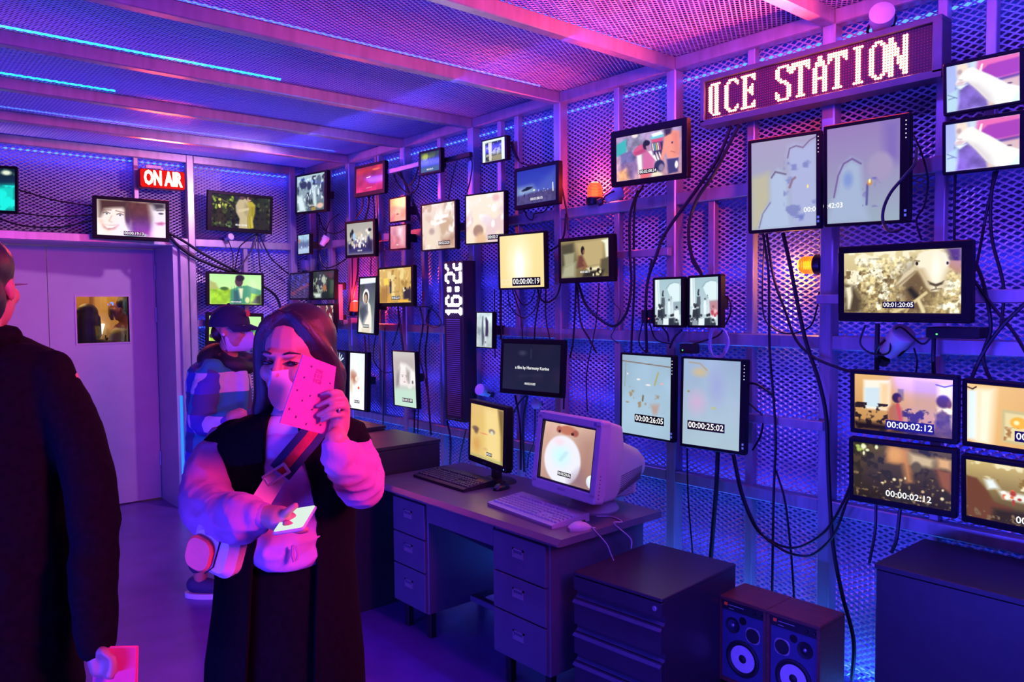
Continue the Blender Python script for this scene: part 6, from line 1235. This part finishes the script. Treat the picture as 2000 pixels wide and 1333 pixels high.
# hair: cap, centre parting, curtains down to the collar
mb = MB(); ell(mb, (0, .030, .050), (.090, .098, .092), HM); ell(mb, (0, .055, -.03), (.088, .072, .13), HM)
limb(mb, [hp(-.012, -.046, .122), hp(-.048, -.052, .094), hp(-.074, -.034, .045), hp(-.083, -.012, -.02), hp(-.088, .006, -.09), hp(-.104, .012, -.135), hp(-.112, .02, -.155)], [.010, .015, .019, .024, .030, .026, .012])
limb(mb, [hp(.012, -.046, .122), hp(.046, -.050, .096), hp(.072, -.030, .05), hp(.084, .012, .0), hp(.088, .03, -.07), hp(.092, .04, -.125)], [.010, .015, .019, .024, .030, .016])
limb(mb, [hp(-.03, .08, -.05), hp(-.03, .075, -.145)], [.06, .045]); limb(mb, [hp(.04, .08, -.05), hp(.04, .075, -.145)], [.06, .045])
fuse('hair', mb, HAIR, wo, .008, 3)
# clothes
TEE = mat('white_jersey', (.52, .45, .52), .8, 0, .05, 40, .03); SWEAT = mat('pale_pink_fleece', (.46, .17, .30), .9, 0, .06, 11, .75, spec=.15, stretch=(1.6, 1.6, .8)); VESTM = mat('black_wool', (.004, .003, .004), .9, 0, .3, 90, .08, spec=.08)
def wring(py, cx, hw, b, zc=2.1): return P(cx, py, zc), RH*(hw*zc*K), FH*b
mb = MB(); loft(mb, [wring(786, 577, 38, .056), wring(796, 577, 44, .064), wring(806, 576, 62, .080), wring(826, 574, 96, .100), wring(900, 572, 112, .118)]); put('tee', mb, TEE, wo)
mb = MB(); loft(mb, [wring(790, 577, 36, .052), wring(788, 577, 41, .060), wring(797, 577, 50, .072), wring(803, 577, 60, .083), wring(800, 577, 54, .076)]); put('tee_neckband', mb, TEE, wo)
mb = MB(); loft(mb, [wring(826, 574, 80, .09), wring(842, 574, 106, .108), wring(900, 572, 112, .125), wring(960, 574, 108, .135), wring(1020, 572, 102, .150), wring(1052, 573, 98, .160), wring(1070, 573, 90, .156), wring(1082, 574, 74, .138), wring(1088, 575, 58, .11)])
fuse('sweater', mb, mat('pale_jersey', (.52, .27, .42), .9, 0, .06, 11, .75, spec=.15), wo, .007, 3, .006, 13)
mb = MB()
def th(c, hw, px): return math.degrees(math.acos(max(-1, min(1, (px-c)/hw))))
rows = []
for py, cx, hw, b, lx, rx in ((790, 577, 50, .066, 541, 594), (802, 576, 68, .085, 541, 597), (814, 575, 100, .100, 541, 600), (830, 573, 138, .112, 541, 605), (862, 571, 154, .126, 542, 612), (930, 568, 146, .136, 543, 632), (1000, 563, 132, .142, 538, 640), (1080, 560, 132, .150, 524, 642), (1180, 560, 140, .155, 520, 640), (1278, 558, 152, .16, 516, 640), (1420, 558, 158, .165, 514, 640)):
    c, a, bb = wring(py, cx, hw, b); tl, tr = th(cx, hw, lx), th(cx, hw, rx)   # front is -depth
    rows.append((c, a, bb, -tr, 360-tl))
rows = [(c, a, b, t0, t1) for c, a, b, t0, t1 in rows]
shell(mb, rows, 44, .010); put('vest', mb, VESTM, wo)
for ps, rs in (([P(506, 846, 2.12), P(462, 858, 2.10), P(430, 884, 2.08)], [.040, .058, .056]), ([P(640, 846, 2.12), P(676, 858, 2.10), P(694, 874, 2.08)], [.040, .050, .048])): fuse('vest_shoulder', limb(MB(), ps, rs), VESTM, wo, .008, 4)
mb = MB(); loft(mb, [wring(1052, 565, 98, .115), wring(1100, 563, 108, .125), wring(1200, 562, 112, .13), wring(1420, 562, 122, .14), wring(1560, 562, 130, .15)]); put('skirt', mb, mat('black_skirt', (.004, .003, .004), .9, 0, .3, 60, spec=.08), wo)
mb = MB(); limb(mb, [P(432, 872, 2.09), P(410, 925, 2.04), P(405, 985, 1.97), P(435, 1010, 1.88), P(480, 1012, 1.80), P(503, 1010, 1.775)], [.050, .064, .068, .062, .056, .038], None, 18, 7)
for k, (x, y, r_) in enumerate(((396, 1000, .030), (430, 1036, .026), (462, 990, .026))): ell(mb, P(x, y, 1.92), (r_,)*3)
fuse('right_sleeve', mb, SWEAT, wo, .006, 7, .0085, 15)
mb = MB(); limb(mb, [P(700, 880, 2.08), P(712, 930, 2.0), P(706, 952, 1.93), P(682, 915, 1.86), P(661, 885, 1.815), P(656, 872, 1.805)], [.042, .048, .052, .050, .042, .030], None, 18, 7)
for k, (x, y, r_) in enumerate(((716, 905, .030), (722, 950, .026), (672, 925, .032), (702, 968, .024), (690, 886, .026))): ell(mb, P(x, y, 1.90), (r_,)*3)
fuse('left_sleeve', mb, SWEAT, wo, .006, 7, .0085, 15)
put('cuff', limb(MB(), [P(503, 1010, 1.78), P(516, 1009, 1.765)], [.033, .030]), SWEAT, wo); put('cuff', limb(MB(), [P(659, 878, 1.81), P(656, 866, 1.803)], [.031, .028]), SWEAT, wo)
put('drawstring', MB().tube([P(572, 1066, 1.93), P(571, 1085, 1.93), P(575, 1098, 1.93)], .004, 6).tube([P(578, 1068, 1.93), P(582, 1082, 1.93), P(580, 1094, 1.93)], .003, 6), SWEAT, wo)
put('finger_ring', MB().lathe([(.0098, -.002), (.0102, 0), (.0098, .002)], 16, Matrix.Translation(P(661, 801, 1.803)) @ (P(640, 800, 1.77)-P(668, 802, 1.785)).to_track_quat('Z', 'Y').to_matrix().to_4x4()), STEEL, wo)
mb = MB()
for x in (520, 600): a = P(x, 1090, 2.1); ell(mb, Vector((a.x, a.y, .045))-FH*.07, (.05, .05, .045)); limb(mb, [Vector((a.x, a.y, .045)), Vector((a.x, a.y, .04))-FH*.15], [.045, .04])
fuse('shoes', mb, BLACKM, wo, .012, 3)
# booklet
nb = thing('booklet', 'pink dotted booklet held up by the woman in the black vest', 'booklet', P(609, 772, 1.82))
q = [P(592.4, 693, 1.80), P(656.5, 717, 1.835), P(641, 851.5, 1.83), P(547, 827, 1.77)]
NBM = mat('pink_paper', (.95, .10, .24), .7, 0, .04, 60); nrm = (q[1]-q[0]).cross(q[3]-q[0]).normalized()
if nrm.dot(CAM-q[0]) < 0: nrm = -nrm
def bl(u, v): return (q[0]*(1-u)+q[1]*u)*(1-v)+(q[3]*(1-u)+q[2]*u)*v
def sheet(off, bow, nm, m):
    V = []; F = []; nu, nv = 8, 8
    for s in (0, .0025):
        for j in range(nv+1):
            for i in range(nu+1): u, v = i/nu, j/nv; V.append(bl(u, v)+nrm*(bow*math.sin(math.pi*u)*.6-off-s))
    N = (nu+1)*(nv+1)
    for s in range(2):
        for j in range(nv):
            for i in range(nu): k = s*N+j*(nu+1)+i; F.append((k, k+1, k+nu+2, k+nu+1))
    for i in range(nu):
        for j in (0, nv): k = j*(nu+1)+i; F.append((k, k+1, N+k+1, N+k))
    for j in range(nv):
        for i in (0, nu): k = j*(nu+1)+i; F.append((k, k+nu+1, N+k+nu+1, N+k))
    return put(nm, MB().add(V, F), m, nb)
cover = sheet(0, .006, 'front_cover', NBM); sheet(.004, .003, 'inner_leaf', mat('white_leaf', (.8, .74, .78), .8)); sheet(.0075, -.002, 'back_cover', NBM)
mb = MB(); ex, ey = (q[1]-q[0]).normalized(), (q[3]-q[0]).normalized()
ink = mat('booklet_ink', (.12, .02, .07), .6)
rg = random.Random(5)
for (u, v) in ((.30, .12), (.20, .30), (.62, .30), (.13, .50), (.45, .52), (.92, .52), (.30, .62), (.08, .78), (.56, .70), (.26, .86), (.50, .92), (.80, .88), (.88, .26), (.86, .74)):
    c = bl(u, v)+nrm*(.006*math.sin(math.pi*u)*.6+.0008); V = [c+ex*(.0028*math.cos(k)*rg.uniform(.5, 1.2))+ey*(.0032*math.sin(k)*rg.uniform(.6, 1.2)) for k in [math.pi*2*i/8 for i in range(8)]]
    put('printed_dot', MB().add(V, [tuple(range(8))]), ink, nb, False)
mb = MB(); ink2 = mat('booklet_faint_ink', (.42, .03, .16), .6)
for (u0, v0, u1, v1) in ((.44, .125, .64, .150), (.44, .165, .64, .175), (.44, .190, .47, .250), (.61, .190, .64, .250), (.50, .200, .58, .210), (.50, .225, .58, .235), (.44, .265, .47, .320), (.50, .265, .53, .320), (.55, .265, .64, .280), (.55, .300, .64, .320)):
    lift = nrm*.0046; mb.add([bl(u0, v0)+lift, bl(u1, v0)+lift, bl(u1, v1)+lift, bl(u0, v1)+lift], [(0, 1, 2, 3)])
put('printed_block', mb, ink2, nb, False)['kind'] = 'stuff'
# phone
ph = thing('phone', 'glowing phone held low in the right hand of the woman', 'phone', P(577, 1017, 1.73), None)
M = Matrix.Translation(P(577, 1016, 1.73)) @ frame((0, 0, 0), -FH, ZZ) @ Matrix.Rotation(R(-9), 4, 'Y') @ Matrix.Rotation(R(7), 4, 'X')
put('case', MB().rbox(-.035, .035, -.065, .065, -.0045, .0035, .008, 3, M, axis=2), mat('phone_case', (.5, .5, .5), .3), ph); put('screen', MB().rbox(-.032, .032, -.062, .062, .003, .0048, .006, 3, M, axis=2), emis('phone_screen', (.85, 1, .9), 1.0), ph)
# shoulder bag
bag = thing('shoulder_bag', 'pale pink shoulder bag with navy and red strap on the woman', 'bag', P(430, 1080, 1.88))
BAGM = mat('pink_leather', (.72, .46, .46), .5, 0, .05, 30, .03)
M = Matrix.Translation(P(428, 1072, 1.84)) @ frame((0, 0, 0), (-FH-RH*.35)) @ Matrix.Rotation(R(18), 4, 'Y')
put('bag_body', MB().rbox(-.064, .064, -.03, .03, -.058, .062, .035, 5, M), BAGM, bag); put('front_pocket', MB().rbox(-.062, .012, -.042, -.028, -.054, .03, .03, 5, M), mat('coral_leather', (.95, .13, .08), .5, 0, .05, 30), bag)
put('zip', MB().tube([M @ Vector((.02, -.0315, .05)), M @ Vector((.018, -.0315, -.03)), M @ Vector((.0, -.0315, -.054))], .0018, 6), BLACKM, bag)
path = catmull([P(640, 800, 1.985), P(612, 845, 1.962), P(578, 886, 1.945), P(546, 924, 1.93)], 6)
def ribbon(path, o0, o1, lift, nm, m):
    V = []; F = []
    for i, p in enumerate(path):
        t = (path[min(i+1, len(path)-1)]-path[max(i-1, 0)]).normalized(); vw = (CAM-p).normalized(); s = t.cross(vw).normalized()
        for d in (0, .003): V += [p+s*o0+vw*(lift-d), p+s*o1+vw*(lift-d)]
    for i in range(len(path)-1):
        a = i*4; F += [(a, a+1, a+5, a+4), (a+2, a+3, a+7, a+6), (a, a+2, a+6, a+4), (a+1, a+3, a+7, a+5)]
    return put(nm, MB().add(V, F), m, bag, False)
NAVY = mat('navy_webbing', (.010, .010, .05), .7, 0, .2, 90, .05); ribbon(path, -.030, .030, 0, 'strap', NAVY); ribbon(path, -.0115, .0115, .0015, 'red_stripe', mat('red_webbing', (.42, .010, .02), .7, 0, .2, 90, .05))
p2 = catmull([P(541, 930, 1.928), P(515, 972, 1.91), P(490, 1012, 1.89), P(466, 1046, 1.87)], 5); ribbon(p2, -.024, .024, 0, 'leather_strap', BAGM)
M = Matrix.Translation(P(541, 930, 1.92)) @ frame((0, 0, 0), -FH) @ Matrix.Rotation(R(-32), 4, 'Y')
put('buckle', MB().rbox(-.034, .034, -.004, .004, .012, .019, .003, 2, M).rbox(-.034, .034, -.004, .004, -.012, -.005, .003, 2, M).rbox(-.034, -.027, -.004, .004, -.01, .017, .003, 2, M).rbox(.027, .034, -.004, .004, -.01, .017, .003, 2, M), STEEL, bag)
# ================================================================== man in cap and checked jacket
man = thing('person', 'man in a navy cap, mask and checked jacket facing the screens', 'person', (1.54, 4.50, 0))
zm = 4.45; MF = RH*.97-FH*.22+ZZ*.02; MC = P(453, 645, zm); MM = frame(MC, MF, (ZZ-RH*.06).normalized(), 1.10)
def mh(x, y, z): return MM @ Vector((x, y, z))
mb = MB(); head(mb, MM)
limb(mb, [P(428, 735, zm), P(426, 800, zm), P(422, 905, zm)], [.10, .12, .12])
SH, EL, WR = P(414, 742, zm-.15), P(396, 822, zm-.20), P(446, 818, zm-.30)
limb(mb, [SH, EL, WR], [.05, .042, .03]); limb(mb, [P(455, 735, zm+.16), P(470, 810, zm+.16), P(500, 800, zm+.05)], [.05, .042, .03])
limb(mb, [WR, P(456, 814, zm-.31), P(470, 808, zm-.31)], [.03, .036, .03])
for k in range(4): limb(mb, [P(466, 803+k*4, zm-.32), P(476, 803+k*4, zm-.32), P(482, 807+k*4, zm-.31)], [.012, .010, .008], None, 8)
limb(mb, [P(460, 806, zm-.31), P(468, 798, zm-.30)], [.013, .009], None, 8)
limb(mb, [P(500, 800, zm+.05), P(512, 797, zm+.04)], [.03, .032])
for k in range(4): limb(mb, [P(512, 791+k*4, zm+.03), P(522, 792+k*4, zm+.03)], [.011, .008], None, 8)
f1, f2 = FL(392, 1166, 0), FL(430, 1160, 0)+FH*.12
for f in (f1, f2):
    hip = Vector((P(424, 905, zm).x, P(424, 905, zm).y, .90))+(f-f1)*.3; kn = hip.lerp(f, .5)+RH*.03; kn.z = .48
    limb(mb, [hip, kn, Vector((f.x, f.y, .10)), Vector((f.x, f.y, .05))+RH*.12], [.095, .058, .038, .032])
fuse('body', mb, SKIN, man, .010, 3)
# checked cloth: squares picked by position
def plaid():
    m = bpy.data.materials.new('checked_cloth'); m.use_nodes = True; nt = m.node_tree; b = nt.nodes['Principled BSDF']; b.inputs['Roughness'].default_value = .9
    tc = nt.nodes.new('ShaderNodeTexCoord'); mp = nt.nodes.new('ShaderNodeMapping'); mp.inputs['Rotation'].default_value = (0, 0, -YAW+.2); mp.inputs['Scale'].default_value = (9, 9, 9); nt.links.new(tc.outputs['Object'], mp.inputs[0])
    sx = nt.nodes.new('ShaderNodeSeparateXYZ'); nt.links.new(mp.outputs[0], sx.inputs[0])
    def md(o, op, v=None, o2=None):
        n = nt.nodes.new('ShaderNodeMath'); n.operation = op; nt.links.new(o, n.inputs[0])
        if v is not None: n.inputs[1].default_value = v
        if o2 is not None: nt.links.new(o2, n.inputs[1])
        return n.outputs[0]
    s = md(sx.outputs[0], 'ADD', None, sx.outputs[1]); a = md(md(s, 'FLOOR'), 'MODULO', 2); a = md(a, 'ABSOLUTE'); c = md(md(md(sx.outputs[2], 'FLOOR'), 'MODULO', 2), 'ABSOLUTE')
    t = md(md(a, 'MULTIPLY', .35), 'ADD', None, md(c, 'MULTIPLY', .6)); nz = nt.nodes.new('ShaderNodeTexNoise'); nz.inputs['Scale'].default_value = 3; nt.links.new(tc.outputs['Object'], nz.inputs['Vector'])
    t = md(t, 'ADD', None, md(nz.outputs['Fac'], 'MULTIPLY', .04)); cr = nt.nodes.new('ShaderNodeValToRGB'); cr.color_ramp.interpolation = 'CONSTANT'; e = cr.color_ramp.elements
    e[0].position = 0; e[0].color = (.05, .05, .14, 1); e[1].position = .30; e[1].color = (.015, .22, .24, 1)
    for p_, k in ((.55, (.05, .05, .30, 1)), (.85, (.50, .46, .48, 1))): n = e.new(p_); n.color = k
    nt.links.new(t, cr.inputs[0]); nt.links.new(cr.outputs[0], b.inputs['Base Color']); return m
PLAID = plaid()
mb = MB(); loft(mb, [(P(428, 704, zm), RH*.10, FH*.12), (P(426, 716, zm), RH*.15, FH*.19), (P(428, 745, zm), RH*.172, FH*.20), (P(430, 800, zm), RH*.178, FH*.19), (P(426, 860, zm), RH*.172, FH*.185), (P(422, 915, zm), RH*.170, FH*.18), (P(422, 930, zm), RH*.16, FH*.17)])
limb(mb, [P(414, 728, zm-.15), P(402, 775, zm-.19), EL, P(420, 828, zm-.26), P(440, 819, zm-.29)], [.075, .080, .074, .062, .048]); limb(mb, [P(452, 728, zm+.14), P(472, 800, zm+.17), P(494, 802, zm+.07)], [.075, .07, .05])
limb(mb, [P(468, 712, zm-.06), P(474, 752, zm-.08), P(472, 800, zm-.09)], [.03, .034, .03])
fuse('jacket', mb, PLAID, man, .011, 2, .008, 11)
mb = MB(); limb(mb, [mh(-.05, .05, -.15), mh(-.09, -.01, -.165), mh(-.06, -.07, -.185), mh(0, -.09, -.20)], [.055, .05, .045, .035]); limb(mb, [mh(.05, .05, -.15), mh(.09, -.01, -.165), mh(.06, -.07, -.185)], [.055, .05, .045]); ell(mb, (0, .095, -.15), (.13, .085, .085), MM); ell(mb, (0, .03, -.19), (.14, .12, .055), MM)
fuse('hood', mb, BLACKM, man, .012, 3)
CAPM = mat('navy_cap', (.012, .012, .045), .8, 0, .15, 60, .04)
mb = MB()
V = []; F = []; n1, n2 = 10, 28
for j in range(n1+1):
    t = j/n1*math.pi/2*1.06
    for k in range(n2): a = 2*math.pi*k/n2; V.append(mh(.090*math.sin(t)*math.cos(a), .012+.106*math.sin(t)*math.sin(a), .030+.105*math.cos(t)))
for j in range(n1):
    for k in range(n2): F.append((j*n2+k, j*n2+(k+1) % n2, (j+1)*n2+(k+1) % n2, (j+1)*n2+k))
mb.add(V, F); put('cap_crown', mb, CAPM, man)
V = []; F = []
for s in (0, -.005):
    for j in range(7):
        for k in range(13): a = R(-160+140*k/12); e = j/6; V.append(mh((.088+.0*e)*math.cos(a)*(1-.12*e), .012+.102*math.sin(a)-.075*e*abs(math.sin(a))**.8, .030+s-.022*e+.012*abs(math.cos(a))*-e))
for s in range(2):
    for j in range(6):
        for k in range(12): i = s*91+j*13+k; F.append((i, i+1, i+14, i+13))
put('cap_brim', MB().add(V, F), CAPM, man)
put('cap_badge', MB().rbox(-.016, .016, -.100, -.094, .068, .098, .008, 3, MM), mat('badge_cloth', (.6, .05, .06), .8), man)
put('cap_button', ell(MB(), (0, .012, .136), (.008, .008, .005), MM), CAPM, man)
mb = MB(); ell(mb, (0, .062, -.01), (.070, .045, .055), MM); fuse('hair', mb, HAIR, man, .010, 2)
face_mask(MM, man)
put('ear_piece', ell(MB(), (-.078, .0, -.02), (.006, .008, .008), MM), WHITEP, man)
mb = MB()
for q in (-1, 1):
    mb.tube([mh(q*.033+.024*math.cos(2*math.pi*k/16), -.098+.35*abs(q*.033+.024*math.cos(2*math.pi*k/16))-.01, .004+.020*math.sin(2*math.pi*k/16)) for k in range(17)], .0017, 6); mb.tube([mh(q*.057, -.085, .008), mh(q*.076, .01, .006)], .0017, 6)
mb.tube([mh(-.010, -.104, .008), mh(.010, -.104, .008)], .0017, 6); put('glasses', mb, STEEL, man)
for q in (-1, 1): put('eye', ell(MB(), (q*.031, -.080, .003), (.013, .008, .006), MM), EYE, man)
PANT = mat('dark_trousers', (.06, .05, .10), .85, 0, .15, 40, .05)
mb = MB()
for f in (f1, f2):
    hip = Vector((P(424, 905, zm).x, P(424, 905, zm).y, .93))+(f-f1)*.3; kn = hip.lerp(f, .5)+RH*.03; kn.z = .48
    limb(mb, [hip, kn, Vector((f.x, f.y, .20))], [.125, .088, .066])
fuse('trousers', mb, PANT, man, .012, 3)
mb = MB(); so = MB()
for f in (f1, f2):
    limb(mb, [Vector((f.x, f.y, .075))-RH*.03, Vector((f.x, f.y, .06))+RH*.06, Vector((f.x, f.y, .045))+RH*.17], [.050, .046, .034]); ell(so, Vector((f.x, f.y, .014))+RH*.065, (.145, .055, .018), None) if False else loft(so, [(Vector((f.x, f.y, .0))+RH*.06, RH*.15, FH*.05), (Vector((f.x, f.y, .03))+RH*.06, RH*.152, FH*.052)])
fuse('sneakers', mb, mat('navy_canvas', (.03, .03, .09), .7, 0, .1, 60), man, .008, 3); put('soles', so, WHITEP, man, False)
# ================================================================== man in the dark coat at the left edge
lm = thing('person', 'man in a black coat seen from behind at the left frame edge', 'person', (P(-10, 900, 1.95).x, P(-10, 900, 1.95).y, 0))
zl = 1.93; LF = FH*.99-RH*.12; LC = P(-38, 560, zl); LM = frame(LC, LF, ZZ, 1.02)
def lh(x, y, z): return LM @ Vector((x, y, z))
mb = MB(); head(mb, LM)
limb(mb, [P(-40, 690, zl), P(-22, 800, zl), P(-22, 1100, zl)], [.045, .13, .13])
A = [P(112, 748, zl-.02), P(158, 870, zl-.04), P(184, 1000, zl-.06), P(182, 1130, zl-.10), P(190, 1256, zl-.14)]
limb(mb, A, [.05, .046, .042, .034, .027]); limb(mb, [P(-150, 750, zl), P(-190, 1000, zl), P(-180, 1250, zl)], [.05, .042, .03])
limb(mb, [A[-1], P(193, 1276, zl-.15), P(196, 1304, zl-.15)], [.026, .027, .024])
for k, (x, y) in enumerate(((216, 1284), (219, 1297), (217, 1310), (212, 1322))): limb(mb, [P(199, 1284+11*k, zl-.155), P(x, y, zl-.185), P(x+9, y+2, zl-.182)], [.0085, .0075, .0065], None, 8)
limb(mb, [P(194, 1276, zl-.16), P(202, 1272, zl-.18), P(210, 1280, zl-.185)], [.014, .011, .009], None, 8)
limb(mb, [P(-182, 1250, zl), P(-178, 1300, zl)], [.03, .034])
for q in (-70, 30): a = P(q, 1100, zl); limb(mb, [Vector((a.x, a.y, .9)), Vector((a.x, a.y, .48)), Vector((a.x, a.y, .08)), Vector((a.x, a.y, .05))+LF*.14], [.1, .06, .04, .035])
fuse('body', mb, SKIN, lm, .0065, 2)
mb = MB(); ell(mb, (0, .030, .048), (.086, .092, .082), LM); ell(mb, (0, .055, -.03), (.083, .06, .085), LM); fuse('hair', mb, HAIR, lm, .009, 3)
mb = MB()
for q in (-1, 1): mb.tube([lh(q*.03, -.095, .006), lh(q*.066, -.086, .008), lh(q*.078, .012, .006)], .002, 6)
put('glasses', mb, STEEL, lm); put('earring', ell(MB(), (.078, .004, -.042), (.005, .005, .005), LM), STEEL, lm)
COAT = mat('black_coat', (.005, .0035, .005), .9, 0, .3, 70, .1, spec=.08)
def lr(py, cx, hw, b): return P(cx, py, zl), RH*(hw*zl*K), FH*b
mb = MB(); loft(mb, [lr(648, -36, 54, .075), lr(660, -34, 68, .085), lr(672, -28, 84, .095), lr(684, -20, 118, .11), lr(704, -20, 146, .125), lr(760, -22, 152, .14), lr(900, -22, 158, .15), lr(1080, -22, 160, .15), lr(1300, -22, 172, .17), lr(1560, -22, 180, .18)])
limb(mb, [P(100, 730, zl-.02)]+A[1:], [.056, .060, .058, .052, .044]); limb(mb, [P(-150, 740, zl), P(-192, 1000, zl), P(-182, 1240, zl)], [.06, .06, .045])
fuse('coat', mb, COAT, lm, .010, 3, .006, 8)
mb = MB(); limb(mb, [P(-110, 655, zl+.05), P(-40, 650, zl+.10), P(22, 655, zl+.03)], [.03, .03, .026]); limb(mb, [P(-110, 655, zl-.05), P(-40, 662, zl-.09), P(22, 657, zl-.03)], [.03, .03, .026]); fuse('collar', mb, COAT, lm, .010, 2)
mb = MB()
for q in (-70, 30): a = P(q, 1100, zl); limb(mb, [Vector((a.x, a.y, .95)), Vector((a.x, a.y, .48)), Vector((a.x, a.y, .08))], [.12, .085, .07])
fuse('trousers', mb, PANT, lm, .014, 2)
mb = MB()
for q in (-70, 30): a = P(q, 1100, zl); limb(mb, [Vector((a.x, a.y, .05)), Vector((a.x, a.y, .045))+LF*.16], [.052, .042])
fuse('shoes', mb, BLACKM, lm, .012, 2)
b2 = thing('booklet', 'red lit pink booklet in the lowered hand of the man in black', 'booklet', P(222, 1310, zl-.16))
M = Matrix.Translation(P(224, 1322, zl-.155)) @ frame((0, 0, 0), -FH+RH*.15) @ Matrix.Rotation(R(3), 4, 'Y')
put('front_cover', MB().rbox(-.046, .046, -.004, -.001, -.08, .068, .002, 1, M), mat('red_paper', (.75, .10, .22), .7, 0, .05, 40), b2); put('inner_leaf', MB().box(-.045, .0445, -.001, .002, -.079, .067, M), mat('white_leaf', (.8, .74, .78), .8), b2); put('back_cover', MB().rbox(-.046, .049, .002, .005, -.08, .069, .002, 1, M), NBM, b2)
# ================================================================== two people beyond the door pane
def onYd(px, py, Y): v = ray(px, py); return CAM+v*(Y/v.y)
def simple(lab, hx, hy, Y, fwd, hairlong, top, shirt):
    c = onYd(hx, hy, Y); root = thing('person', lab, 'person', (c.x, c.y, 0)); M = frame(c, fwd, ZZ, 1.02); x = (-fwd).cross(ZZ).normalized()
    mb = MB(); head(mb, M); g = c-ZZ*c.z
    limb(mb, [g+ZZ*(c.z-.24), g+ZZ*(c.z-.5), g+ZZ*.92], [.11, .13, .12])
    for q in (-1, 1):
        limb(mb, [g+x*q*.19+ZZ*(c.z-.26), g+x*q*.23+ZZ*(c.z-.54), g+x*q*.21+fwd*.12+ZZ*(c.z-.74)], [.045, .036, .03]); limb(mb, [g+x*q*.21+fwd*.12+ZZ*(c.z-.74), g+x*q*.21+fwd*.16+ZZ*(c.z-.82)], [.034, .02])
        limb(mb, [g+x*q*.10+ZZ*.9, g+x*q*.11+ZZ*.48, g+x*q*.11+ZZ*.07, g+x*q*.11+ZZ*.05+fwd*.12], [.09, .055, .04, .035])
    fuse('body', mb, SKIN, root, .012, 3)
    mb = MB(); ell(mb, (0, .030, .045), (.088, .094, .086), M)
    if hairlong: limb(mb, [M @ Vector((0, .06, .0)), M @ Vector((0, .075, -.16)), M @ Vector((0, .08, -.28))], [.085, .085, .07]); limb(mb, [M @ Vector((-.07, .0, .0)), M @ Vector((-.075, .03, -.15))], [.03, .035]); limb(mb, [M @ Vector((.07, .0, .0)), M @ Vector((.075, .03, -.15))], [.03, .035])
    else: ell(mb, (0, .06, -.01), (.074, .05, .07), M)
    fuse('hair', mb, HAIR, root, .010, 3)
    mb = MB(); loft(mb, [(g+ZZ*(c.z-.175), x*.07, fwd*.07), (g+ZZ*(c.z-.21), x*.16, fwd*.10), (g+ZZ*(c.z-.30), x*.215, fwd*.125), (g+ZZ*(c.z-.55), x*.20, fwd*.135), (g+ZZ*.86, x*.20, fwd*.14)])
    for q in (-1, 1): limb(mb, [g+x*q*.18+ZZ*(c.z-.26), g+x*q*.235+ZZ*(c.z-.54), g+x*q*.215+fwd*.10+ZZ*(c.z-.72)], [.065, .058, .045])
    fuse(shirt, mb, top, root, .012, 2)
    mb = MB()
    for q in (-1, 1): limb(mb, [g+x*q*.10+ZZ*.9, g+x*q*.11+ZZ*.48, g+x*q*.11+ZZ*.10], [.115, .08, .065])
    fuse('trousers', mb, PANT, root, .014, 2); return root, M, g, x
DARKT = mat('dark_knit', (.03, .03, .05), .8, 0, .4, 60)
simple('person with long dark hair behind the door pane', 172, 622, 7.72, (FH*.9-RH*.3).normalized(), True, DARKT, 'jumper')
GREYT = mat('grey_waistcoat', (.30, .31, .33), .7, 0, .06, 20)
r2, M, g, x = simple('person in a striped grey waistcoat and visor behind the door pane', 240, 603, 8.20, (-RH*.95-FH*.1).normalized(), False, GREYT, 'waistcoat')
V = []; F = []
for s in (0, .002):
    for j in range(2):
        for k in range(11): a = R(-150+120*k/10); V.append(M @ Vector(((.098+s)*math.cos(a), .0+(.13+s)*math.sin(a), .05-.16*j)))
for s in range(2):
    for k in range(10): i = s*22+k; F.append((i, i+1, i+12, i+11))
put('visor', MB().add(V, F), mat('visor_film', (.9, .9, .9), .05, trans=1.0), r2)
put('head_lamp', MB().rbox(-.012, .012, -.11, -.09, .03, .06, .004, 2, M), emis('head_lamp_blue', (.05, .2, 1), 3.0), r2)
mb = MB()
cz = M.translation.z
for q in (-.13, -.05, .05, .13):
    for sgn in (-1, 1):
        n_ = (g+x*q); fd = (M.to_3x3() @ Vector((0, -1, 0))).normalized(); dp = .137*math.sqrt(max(0, 1-(q/.225)**2))
        mb.tube([n_+fd*dp*sgn*.95+ZZ*(cz-.28), n_+fd*(dp+.006)*sgn+ZZ*(cz-.45), n_+fd*(dp+.008)*sgn+ZZ*.92], .007, 6)
sd = (M.to_3x3() @ Vector((0, -1, 0))).normalized()
for q in (-.09, 0, .09):
    for sgn in (-1, 1): mb.tube([g+sd*q+x*sgn*.20+ZZ*(cz-.25), g+sd*q*.8+x*sgn*.245+ZZ*(cz-.54)], .007, 6)
put('stripes', mb, BLACKM, r2)
sc = thing('wall_sconce', 'small white lamp on the warm wall beyond the door pane', 'lamp', onYd(195, 641, 9.26))
MB().lathe([(.02, -.07), (.05, .04), (.045, .045)], 14).build('shade', emis('sconce_glow', (1, .9, .7), 2.5), sc); MB().box(-.015, .015, 0, .05, -.05, -.02).build('bracket', STEEL, sc)
